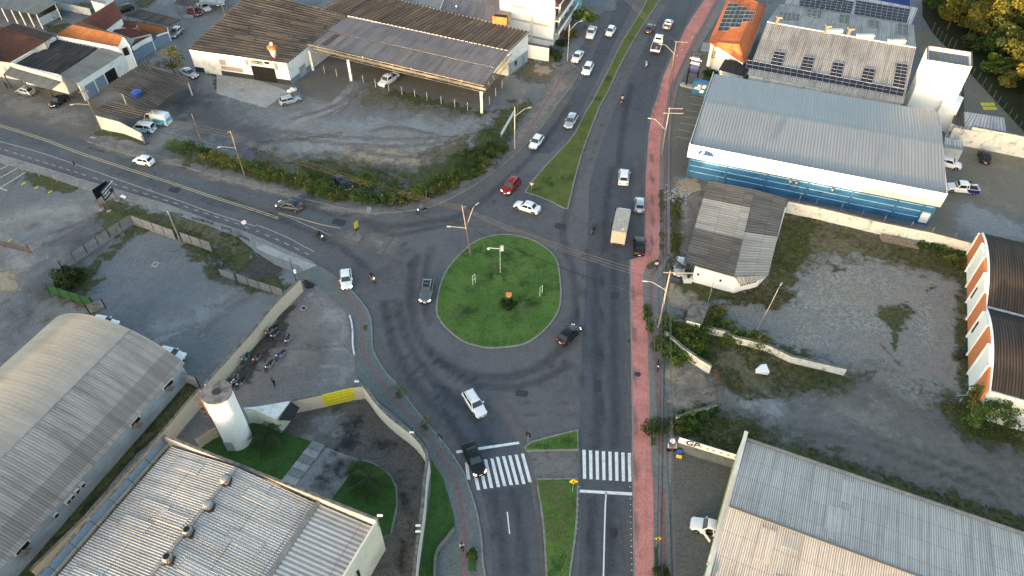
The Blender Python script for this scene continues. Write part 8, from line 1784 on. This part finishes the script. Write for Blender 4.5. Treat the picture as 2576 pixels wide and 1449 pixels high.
posts('forest_fence_post', 'slanted concrete fence post at the edge of the dark wood', 'posts at the edge of the wood', [(1545,300),(1580,345),(1612,385),(1650,415),(1700,440),(1745,470),(1915,730),(1965,780),(2015,825),(2065,890),(2110,950),(2150,1005),(2205,1060),(2255,1120),(2300,1180),(2350,1235)], '30', 2.2, 'pole_wood', .06)
posts('roadside_fence_post', 'thin pale post of the wire fence beside the palm bed', 'posts beside the palm bed', [(1310-0,1320)], '10', 1, 'wood') if 0 else None
a0_, b0_ = P(*T('20', -10, 1240)), P(*T('20', 115, 900))
for k in range(7):
    q = a0_.lerp(b0_, k/6); o = MB().bar((0,0,0), (0,0,1.8), .05).build('fence_post', M['wood']); o.location = q; tag(o, 'thin pale post of the wire fence beside the palm bed', 'post', 'posts beside the palm bed')
t = thing('banner_board', 'long white banner board fixed to the fence below the canopy column', 'banner'); a_, b_ = P(*T('10', 2310, 1320)), P(*T('10', 2430, 1110)); MB().wallbox(a_, b_, 0, 1, .5, 1.5, -.03, .03).build('board', M['white_clean'], t); MB().wallbox(a_, b_, .02, .98, .52, .64, .03, .045).build('green_stripe', M['green_paint'], t); done(t)
# low rail barriers by the cycle lane
for i, (s) in enumerate(['1620,700 1718,712', '1818,745 1912,765', '1918,768 2010,795', '2097,832 2185,855', '2190,870 2250,915', '2268,910 2350,950']):
    a_, b_ = W('01', s); t = thing('low_rail', 'low black rail barrier beside the cycle lane pavement', 'barrier', group='low rail barriers beside the cycle lane'); mb = MB()
    for z in (.25,.55): mb.bar(a_+Vector((0,0,z)), b_+Vector((0,0,z)), .045, n=4)
    mb.build('rails', M['wood'] if i == 4 else M['black'], t)
    if i == 4: t['label'] = 'low weathered wooden rail barrier in the row beside the cycle lane'; 
    for q in (a_, b_): MB().bar(q, q+Vector((0,0,.6)), .05).build('post', M['black'], t)
    done(t)
# ======================= SIGNS AND SMALL THINGS =======================
def sgn(name, label, base, top, shape, m, hd, sz, back=None, extra=None, cat='road sign'):
    b = P(*base); h = top_z(base, top); t = thing(name, label, cat, (b.x, b.y, 0), hd); MB().bar((0,0,0),(0,0,h+sz*.3),.035).build('post', M['steel'], t)
    if shape == 'round': pts = [(sz*math.cos(a), sz*math.sin(a)) for a in np.linspace(0, 6.283, 20)[:-1]]
    elif shape == 'diamond': pts = [(sz,0),(0,sz),(-sz,0),(0,-sz)]
    elif shape == 'tri': pts = [(-sz,sz*.6),(sz,sz*.6),(0,-sz)]
    else: pts = [(-sz*.7,-sz),(sz*.7,-sz),(sz*.7,sz),(-sz*.7,sz)]
    n = len(pts); MB().add([(.06,y,h+z) for y, z in pts]+[(.035,y,h+z) for y, z in pts], [tuple(range(n)), tuple(range(2*n-1,n-1,-1))]+[(i,(i+1)%n,n+(i+1)%n,n+i) for i in range(n)]).build('plate', m, t)
    if extra: extra(t, h)
    return t
YS = flat('sign_yellow', (.70,.45,.02), .5)
def figure(t, h): MB().bar((.075,0,h+.28),(.075,0,h+.2),.05).bar((.07,0,h+.2),(.07,0,h-.05),.05).bar((.07,0,h-.05),(.07,-.13,h-.28),.035).bar((.07,0,h-.05),(.07,.13,h-.28),.035).build('pictogram', M['black'], t)
HD = R(-90)
sgn('warning_sign', 'yellow diamond pedestrian sign on the median lawn by the crossing', (1440,1237), (1444,1211), 'diamond', YS, HD, .55, extra=figure)
sgn('warning_sign', 'small yellow diamond pedestrian sign beside the tactile strip, lower right', (1651,1371), (1655,1354), 'diamond', YS, HD, .42, extra=figure)
def pl2(t, h): MB().box(.04,.06,-.35,.35,h-1.35,h-.6).build('arrow_plate', M['black'], t); figure(t, h)
sgn('warning_sign', 'tall yellow sign with black plate on the small west concrete island', (904,604), (899,565), 'rect', YS, R(150), .62, extra=pl2)
sgn('road_sign', 'black-backed diamond sign on the pavement above the zebra crossing', (1110,1128), (1107,1098), 'diamond', M['black'], R(60), .45)
sgn('road_sign', 'black-backed sign at the tip of the small triangular lawn', (1328,1119), (1326,1094), 'rect', M['black'], R(60), .45)
sgn('give_way_sign', 'small give-way triangle sign at the splitter lawn tip', (1337,477), (1337,463), 'tri', M['white_clean'], R(-100), .45, extra=lambda t, h: MB().path([(.07,-.40,h+.22),(.07,.40,h+.22),(.07,0,h-.38),(.07,-.40,h+.22)], .05, 4).build('red_rim', cR, t))
sgn('round_sign', 'white round sign on a thin post in the cycle lane', (622.7,587.5), (614,559), 'round', M['white_clean'], R(-60), .38)
sgn('road_sign', 'small black plate sign on the kerb of the west cycle lane', T('01', 718,250), T('01', 690,208), 'rect', M['black'], R(-120), .42)
# billboard
t = thing('billboard', 'two black roadside boards in a V on rusty posts, one with white lettering', 'billboard'); pa, pb, pc = P(*T('01', 970, 655), 0), P(*T('01', 1035, 665), 0), P(*T('01', 1100, 580), 0)
zb0, zb1 = 2.0, 3.9
A1_, A2_ = P(*T('01', 912,555), 2.0), P(*T('01', 1065,470), 2.0); bx0 = P(*T('01', 985,572), 2.0)
MB().wallbox(A1_, A2_+Vector((-.4,.2,0)), 0, 1, zb0, zb1, -.08, 0).build('board', M['black'], t)
bd = MB().wallbox(bx0, A2_+Vector((.1,0,0)), 0, 1, zb0, zb1, 0, .08).build('board', flat('billboard_navy', (.018,.026,.045), .5), t)
e_ = A2_+Vector((.1,0,0)); dv = (e_-bx0); dv.z = 0; Lb = dv.length; dv.normalize(); nv2 = Vector((dv.y,-dv.x,0))
for i, s_ in enumerate(['ESTACIONAMENTO', 'COBERTO  24 h', 'ALUGA-SE']): text(s_, M['white_clean'], bd, bx0+dv*.25+nv2*.11+Vector((0,0,zb1-.38-.52*i-2.0)), dv, (0,0,1), .36, 'board_lettering')
for q in (A1_, bx0, A2_): mb = MB().bar((q.x,q.y,0),(q.x,q.y,2.2),.07).build('post', M['rust'], t); MB().box(q.x-.3,q.x+.3,q.y-.3,q.y+.3,0,.12).build('footing', M['conc_lt'], t)
done(t)
t = thing('fallen_board', 'heap of brown boards and a white sheet beside the billboard', 'debris heap'); p = P(*T('01', 1115, 540)); t.location = p
for i in range(5): a = random.uniform(0, 3); MB().hexa([Vector((x*math.cos(a)-y*math.sin(a)+random.uniform(-.2,.2)+i*.25, x*math.sin(a)+y*math.cos(a), z+.06*i)) for z in (.05,.12) for x, y in ((-.5,-.3),(.5,-.3),(.5,.3),(-.5,.3))]).build('board', M['wood'] if i < 4 else M['white_clean'], t)
# goal-like frames on the round lawn
for lb, kr, x, y in [('pale green tubular frame standing on the left of the round lawn', '11', 2047,1365), ('pale green tubular frame standing on the right of the round lawn', '22', 262,145)]:
    p = P(*T(kr, x, y)); o = MB().path([(0,0,0),(0,0,1.9),(.35,.25,2.1),(.35,.25,.4)], .045, 5).bar((0,0,1.1),(.35,.25,1.2),.04).build('tube_frame', M['green_lt']); o.location = p; tag(o, lb, 'frame', 'tubular frames on the round lawn')
p = P(1278, 768); shrub('flower_bush', 'round dark bush with reddish leaves in the centre of the round lawn', p, 1.1, 1.1, .9, 'leaf_dk', 16, 70, .10)
t = thing('little_house', 'small orange-roofed wooden house on a post above the round lawn bush', 'bird house', (p.x+.1, p.y+.8, 0)); MB().bar((0,0,0),(0,0,1.1),.05).build('post', M['wood'], t); MB().box(-.3,.3,-.3,.3,1.1,1.5).build('box', cloth('pale_wood', (.45,.25,.15)), t)
MB().add([(-.42,-.4,1.45),(.42,-.4,1.45),(.42,.4,1.45),(-.42,.4,1.45),(-.42,0,1.8),(.42,0,1.8)], [(0,1,5,4),(2,3,4,5),(0,4,3),(1,2,5)]).build('roof', cloth('orange_roof', (.50,.17,.06)), t, recalc=True)
# manholes, drain boxes, planter beds
def disc(name, label, p, r, m, z, cat='manhole cover'): o = MB().lathe([(r,0),(r,.012)], 0, 0, 20).build(name, m); o.location = (p.x, p.y, z); tag(o, label, cat); return o
disc('manhole_cover', 'round dark manhole cover in the pink cycle path', P(*T('22', 1184, 880)), .42, M['steel_dk'], .132)
disc('manhole_cover', 'round manhole cover in the west road near the hedge', P(*T('01', 1615, 328)), .42, M['conc_dk'], .034); disc('manhole_cover', 'round manhole cover on the left edge line of the west road', P(*T('01', 1410, 465)), .40, M['conc'], .034)
def square(name, label, kr, s, z, m, inner=None):
    q = W(kr, s); t = thing(name, label, 'drain cover'); MB().prism(q, z, z+.06).build('frame', M[m], t)
    if inner: c = sum(q, Vector())/4; MB().prism([c.lerp(p, .5) for p in q], z+.061, z+.07).build('grate', M[inner], t)
    done(t)
square('drain_cover', 'square pale concrete drain frame in the fenced gravel lot', '01', '1420,1185 1460,1137 1512,1155 1470,1195', 0, 'conc_lt', 'coping')
square('drain_cover', 'square drain frame with black grate in the motorcycle yard', '12', '410,262 440,225 490,240 460,285', .03, 'conc_lt', 'black'); square('concrete_slab', 'pale square slab set in the yard behind the cream wall', '12', '470,140 500,105 550,118 520,155', .03, 'conc_lt')
square('drain_cover', 'pale square slab on the forecourt near the peeling wall', '00', '825,1315 860,1285 915,1300 880,1330', .01, 'conc_lt')
square('drain_grate', 'black drain grate at the kerb of the right carriageway', '22', '1098,548 1108,548 1109,578 1099,578', .02, 'black')
square('drain_cover', 'dark square cover in the east pavement beside the shrub bed', '22', '1280,495 1315,490 1318,543 1284,543', .121, 'tactile')
def bed(kr, s, lab, plant, z=.12):
    q = W(kr, s); t = thing('planter_bed', lab, 'planter bed'); MB().prism(q, z-.02, z+.05).build('edging', M['coping'], t); c = sum(q, Vector())/4; MB().prism([c.lerp(p, .8) for p in q], z+.051, z+.07).build('soil', M['lawn_dk'], t); done(t)
    if plant: shrub(*plant[:2], (c.x+plant[2], c.y+plant[3]), *plant[4:])
bed('12', '1018,415 1050,415 1050,470 1016,470', 'small square planting bed nearest the roundabout on the left pavement', None)
bed('12', '1305,1060 1340,1045 1388,1095 1350,1118', 'planting bed with sapling beside the curved wall top', ('street_sapling', 'thin sapling in the upper planting bed by the curved wall', 0, .3, .7, .7, 1.8, 'leaf_olive', 8, 22, .09))
bed('12', '1555,1365 1595,1350 1635,1400 1595,1415', 'planting bed with sapling lower along the curved wall', ('street_sapling', 'thin sapling in the lower planting bed by the curved wall', 0, .3, .6, .6, 1.7, 'leaf_olive', 7, 20, .09))
bed('13', '1998,1260 2085,1262 2082,1430 1995,1425', 'long rectangular planting bed at the bottom of the left pavement', ('bed_shrub', 'bright green shrub at the top end of the bottom planting bed', 0, 1.0, .6, .5, .7, 'leaf', 8, 60, .09))
bed('23', '1310,140 1355,140 1355,232 1312,230', 'grassy planting strip below the dark shrub on the pink path edge', ('pavement_shrub', 'dark shrubby tree overhanging the pink path above the forecourt', .3, 1.4, 1.2, 1.1, 2.3, 'leaf_dk', 16, 55, .13))
bed('23', '1340,1160 1372,1160 1378,1400 1345,1400', 'narrow grassy planting strip at the bottom of the pink path', ('pavement_shrub', 'small dark shrub at the bottom end of the pink path strip', .1, -1.9, .7, .7, 1.2, 'leaf_dk', 10, 45, .12))
shrub('pavement_shrub', 'leggy green shrub in the strip beside the pink path', P(*T('22', 1280, 350)), .5, 2.4, .9, 'leaf', 14, 45, .10)
# black refuse bags
for i, (x, y) in enumerate([(470,1350),(500,1365),(525,1380),(490,1385)]):
    p = P(*T('11', x, y)); o = MB().lathe([(.1,0),(.38,.1),(.42,.35),(.2,.6),(.05,.7)], 0, 0, 9).build('refuse_bag', M['black']); o.location = (p.x, p.y, .1); tag(o, 'full black refuse bag in the pile beside the cream wall end', 'refuse bag', 'pile of black refuse bags')
t = thing('rubble_sack_pile', 'pile of white sacks at the blue-grey corner of the brown workshop', 'rubble pile', tuple(P(*T('10', 335, 860))))
for i in range(7): MB().lathe([(.1,0),(.4,.1),(.35,.4),(.08,.5)], random.uniform(-.8,.8), random.uniform(-.5,.5), 7).build('sack', M['white_dirty'] if i % 2 else M['white_clean'], t)
t = thing('rubble_pile', 'scattered pale rubble beside the dirt lane near the blue store', 'rubble pile', tuple(P(*T('21', 1565, 500)))); mb = MB()
for i in range(70): x, y = random.gauss(0,1.1), random.gauss(0,1.2); s = random.uniform(.05,.22); mb.hexa([(x+a*s+random.uniform(-.04,.04), y+b*s, c*s*.8) for c in (0,1) for a, b in ((-1,-1),(1,-1),(1,1),(-1,1))])
mb.build('rubble', M['conc_lt'], t)
t = thing('white_tarp_heap', 'crumpled white sheet heap in the weedy plot, right of the short wall', 'debris heap', tuple(P(*T('22', 2350, 860)))); 
vs = [(random.uniform(-.9,.9), random.uniform(-.9,.9), random.uniform(.1,.9)) for _ in range(16)]; mb = MB()
for i in range(14): mb.add([vs[i], vs[i+1], vs[(i+2) % 16]], [(0,1,2)])
bm = bmesh.new(); [bm.verts.new(v) for v in vs]; bmesh.ops.convex_hull(bm, input=bm.verts); me = bpy.data.meshes.new('sheet'); bm.to_mesh(me); bm.free(); me.materials.append(M['white_clean']); o = bpy.data.objects.new('sheet', me); C.objects.link(o); o.parent = t
t = thing('plank_stack', 'stack of weathered planks against the long weathered white wall', 'planks'); a_, b_ = P(*T('31', 1065, 950)), P(*T('31', 1420, 1025)); 
for k in range(4): MB().wallbox(a_+Vector((0,k*.3,0)), b_+Vector((0,k*.3,0)), random.uniform(0,.06), random.uniform(.92,1), .02+.02*k, .25+.12*k, -.2, .02).build('plank', M['wood'], t)
done(t)
for i, (x, y, r) in enumerate([(195,410,25),(320,448,25),(448,487,25),(75,945,30)]):
    a_ = P(*T('01', x+8, y+8)); b_ = P(*T('01', x+48, y-12)); o = MB().bar(a_+Vector((0,0,.1)), b_+Vector((0,0,.1)), .10, n=4).build('wheel_stop', M['yellow_paint']); tag(o, 'pale yellow concrete wheel stop on the left gravel lot', 'wheel stop', 'yellow wheel stops on gravel')
o = MB().box(-.45,.45,-.3,.3,0,.5).build('concrete_block', M['conc_lt']); p = P(*T('00', 1785, 165)); o.scale = (2.4,1.2,1); o.location = p; tag(o, 'pale concrete block lying in front of the dark red car', 'block')
t = thing('ladder_rack', 'small yellow-framed rack leaning at the orange-white facade corner', 'rack', tuple(P(*T('32', 1830, 1110)))); MB().path([(-.5,-.4,0),(-.4,-.3,1.3),(.5,-.3,1.3),(.6,-.4,0)], .04, 4).path([(-.5,.5,0),(-.4,-.3,1.3)], .04, 4).path([(.6,.5,0),(.5,-.3,1.3)], .04, 4).build('frame', M['cream_lt'], t)
# security cameras
for lb, kr, x, y, z in [('white security camera on the factory hall parapet corner', '13', 1170,880,6.9), ('white security camera on the curved wall, lower pair, upper one', '13', 1530,975,2.9), ('white security camera on the curved wall, lower pair, lower one', '13', 1530,1030,2.9), ('white security camera on the curved wall by the spikes', '12', 1468,1425,2.9), ('white security camera at the corner of the yellow gate wall', '12', 950,945,2.9), ('white security camera beside the water tower wall top', '02', 2010,1048,3.1)]:
    p = P(*T(kr, x, y), z); t = thing('security_camera', lb, 'security camera', (p.x, p.y, z)); MB().box(-.28,.28,-.1,.1,-.02,.16).build('camera_body', M['white_clean'], t, bevel=.04); MB().bar((0,0,-.3),(0,0,0),.03).build('bracket', M['steel_dk'], t)
# ======================= VEGETATION =======================
def hedge_row(label, kr, lst, sc=1.0, m='leaf', h=1.5, group='bushes of the roadside hedge', per=55):
    for i, (x, y) in enumerate(lst):
        p = P(*T(kr, x, y)) if kr else P(x, y); sc_ = sc*1.15; shrub('hedge_bush', label, p, 1.9*sc_, 1.2*sc_, h*1.2*random.uniform(.75,1.2), random.choice([m, m, 'leaf_olive']), 13, per, .12, group, cat='bush')
hedge_row('one of the mixed green bushes forming the hedge along the west road', '01', [(1690,75),(1800,100),(1900,140),(2010,180),(2120,215),(2240,240),(2360,275)])
hedge_row('one of the mixed green bushes forming the hedge along the west road', '11', [(60,270),(170,330),(290,355),(400,370),(500,430),(600,480),(700,500),(800,530),(900,545),(1010,560),(1120,565),(1240,570),(1360,560),(1470,530),(1580,510),(1690,470),(1800,420),(1900,370),(2010,310),(2110,240),(2200,170),(2270,90),(1740,380),(1950,300),(2080,150),(1260,480),(650,420),(90,330),(480,380)])
p = P(*T('11', 1045, 420)); shrub('round_bush', 'bright green round bush between black car and hedge posts', p, 1.6, 1.4, 2.2, 'leaf', 20, 70, .12)
for lb, kr, x, y, h, r in [('palm clump with drooping fronds beside the hedge corner, lower one', '11', 1925,330,2.6,2.6), ('large palm by the canopy corner, upper one', '10', 2190,1400,3.6,2.8), ('small palm at the edge of the gravel lot', '11', 1890,210,1.6,1.9), ('smallest palm in the hedge left of the green sign', '11', 1530,500,.9,1.5), ('palm tuft below the large canopy-corner palm', '11', 2200,100,1.6,1.9)]:
    palm('palm_tree', lb, P(*T(kr, x, y)), h, r, 15, 'leaf_dk', 'palms beside the gravel lot')
for lb, kr, x, y, h, r in [('feathery palm on the lawn right of the water tower', '13', 110,190,1.6,2.4), ('left feathery palm on the rounded lawn', '13', 950,500,1.2,1.7), ('right larger feathery palm on the rounded lawn', '13', 1070,610,1.8,2.5)]:
    palm('palm_tree', lb, P(*T(kr, x, y)), h, r, 18, 'leaf_dk', 'palms on the yard lawns', .7)
tree('street_tree', 'spreading green tree over the white pickup beside the apartment block', P(*T('20', 690, 260)), 4.6, 2.8, 'leaf', 22, 60, .16)
tree('yellow_green_tree', 'loose yellow-green tree behind the brown shed', P(*T('00', 1650, 700)), 5.0, 3.2, 'leaf_yl', 24, 45, .14)
tree('yard_tree', 'dull olive tree inside the fenced gravel lot at its green corner', P(*T('02', 670, 25)), 2.2, 2.5, 'leaf_dk', 24, 60, .16, base=.15)
tree('wall_tree', 'bushy green tree at the orange-white facade corner', P(*T('32', 2010, 1300)), 4.4, 3.4, 'leaf', 30, 80, .17, base=.15)
hedge_row('one of the low dark bushes against the apartment wall', '20', [(390,500),(480,420),(420,560),(545,350)], .7, 'leaf_dk', 1.4, 'bushes at the apartment wall')
hedge_row('one of the lush bushes overgrowing the crumbling white walls', '22', [(1500,440),(1560,520),(1640,560),(1700,480),(1780,470),(1750,560),(1560,600),(1680,640),(1480,560),(1760,660),(1430,620),(1900,330),(1850,400),(2040,500),(2080,560),(2300,560),(2340,600),(1500,700),(1600,760)], .75, 'leaf', 1.7, 'bushes on the crumbling walls', 60)
hedge_row('one of the green bushes behind the forecourt signboard', '22', [(1600,1330),(1680,1300),(1770,1280),(1850,1240),(1580,1400),(1650,1380)], .7, 'leaf', .9, 'bushes behind the forecourt sign')
hedge_row('one of the low bushes at the foot of the long weathered wall', '31', [(1500,1010),(1600,1040),(1700,1070),(1790,1090),(1750,1150)], .8, 'leaf', .9, 'bushes at the long wall end')
shrub('lawn_shrub', 'dark clipped shrub behind the blue sign wall', P(*T('20', 1880, 700)), 1.3, 1.5, 1.3, 'leaf_dk', 12, 60, .12); patch('small_lawn', W('20', '1790,760 1850,650 1900,670 1860,800 1800,790'), M['weeds'], .04, .5)
# weed tufts as ground cover
def tufts(name, label, polys, n, m, s=(.12,.3), hmax=.35):
    cs = []
    for poly in polys:
        pts = DP(poly); xs = [p.x for p in pts]; ys = [p.y for p in pts]; k = 0; X = rng.uniform(min(xs), max(xs), n*4); Y = rng.uniform(min(ys), max(ys), n*4); d = sdist(X, Y, pts)
        for x, y, q in zip(X, Y, d):
            if q > 0 and mnoise.noise(Vector((x*.25, y*.25, 0))) > -.15: s_ = random.uniform(*s); cs.append((x, y, s_*.5, s_*1.5, s_*1.5, s_*.6*hmax/.35, random.uniform(.05, .9))); k += 1
            if k >= n: break
    o = leaves(name, cs, M[m], None, 9, .07); tag(o, label, 'weeds', kind='stuff')
tufts('weeds', 'rough green weeds growing on the gravel lots and plots', ['1690,850 1760,830 1900,870 2040,910 2150,960 2000,1000 1880,1010 1800,950', '440,390 640,430 860,480 1000,500 1090,490 1180,450 1250,400 1290,300 1250,300 1180,400 1060,450 860,430 700,410', '1700,1045 1800,1045 1950,1090 1870,1150 1750,1110', '1930,560 2050,570 2020,660 1950,740 1910,700', '2360,1020 2440,1010 2560,1090 2576,1120 2450,1100', '1690,500 1712,500 1708,640 1690,640', '260,515 420,550 600,600 620,640 560,670 420,585 330,555'], 420, 'leaf_olive')
tufts('dry_weeds', 'dry brownish weeds scattered over the plots on the right', ['1750,860 1990,920 2000,1000 1850,1010', '1900,1110 2200,1200 2576,1340 2576,1300 2300,1220 2000,1110', '2050,570 2400,650 2420,700 2200,650', '740,400 1000,430 1000,480 760,440', '1860,700 2000,740 1950,780 1800,765', '2405,660 2430,660 2432,990 2410,980'], 350, 'leaf_dry', (.1,.22))
tufts('lawn_tufts', 'short grass tufts of the median and splitter lawns', ['1321,484 1403,386 1430,358 1448,333 1487,262 1509,267 1461,394 1428,525', '1351,1207 1453,1205 1448,1342 1433,1449 1375,1449', '1320,1127 1453,1083 1454,1132'], 500, 'leaf_olive', (.08,.16), .2)
# ---- the wood at the top right: every crown a tree
random.seed(21)
spots = []
tries = 0
poly = [P(*q) for q in [(2312,-60),(2322,40),(2352,66),(2400,118),(2470,190),(2545,262),(2620,345),(2760,420),(2760,-60)]]
xs = [p.x for p in poly]; ys = [p.y for p in poly]
while len(spots) < 84 and tries < 9000:
    tries += 1; x, y = random.uniform(min(xs), max(xs)), random.uniform(min(ys), max(ys))
    if sdist(np.array([x]), np.array([y]), poly)[0] < 1.5: continue
    if any((x-a)**2+(y-b)**2 < 10.5 for a, b in spots): continue
    spots.append((x, y))
for i, (x, y) in enumerate(spots):
    sx, sy = J((x, y, 5)); lit = (sx > 2400 and sy < 62) or (sx > 2565 and 60 < sy < 330)  # yellow crowns: species colour plus low sunlight put into the leaf colour
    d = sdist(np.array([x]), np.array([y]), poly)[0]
    if lit: tree('wood_tree', 'tall yellow-leaved tree, low sun put into its leaf colour, at the top right wood', (x, y), random.uniform(7.0, 8.6), random.uniform(3.0, 3.9), 'leaf_yl', 26, 75, .26, group='yellow trees of the wood')
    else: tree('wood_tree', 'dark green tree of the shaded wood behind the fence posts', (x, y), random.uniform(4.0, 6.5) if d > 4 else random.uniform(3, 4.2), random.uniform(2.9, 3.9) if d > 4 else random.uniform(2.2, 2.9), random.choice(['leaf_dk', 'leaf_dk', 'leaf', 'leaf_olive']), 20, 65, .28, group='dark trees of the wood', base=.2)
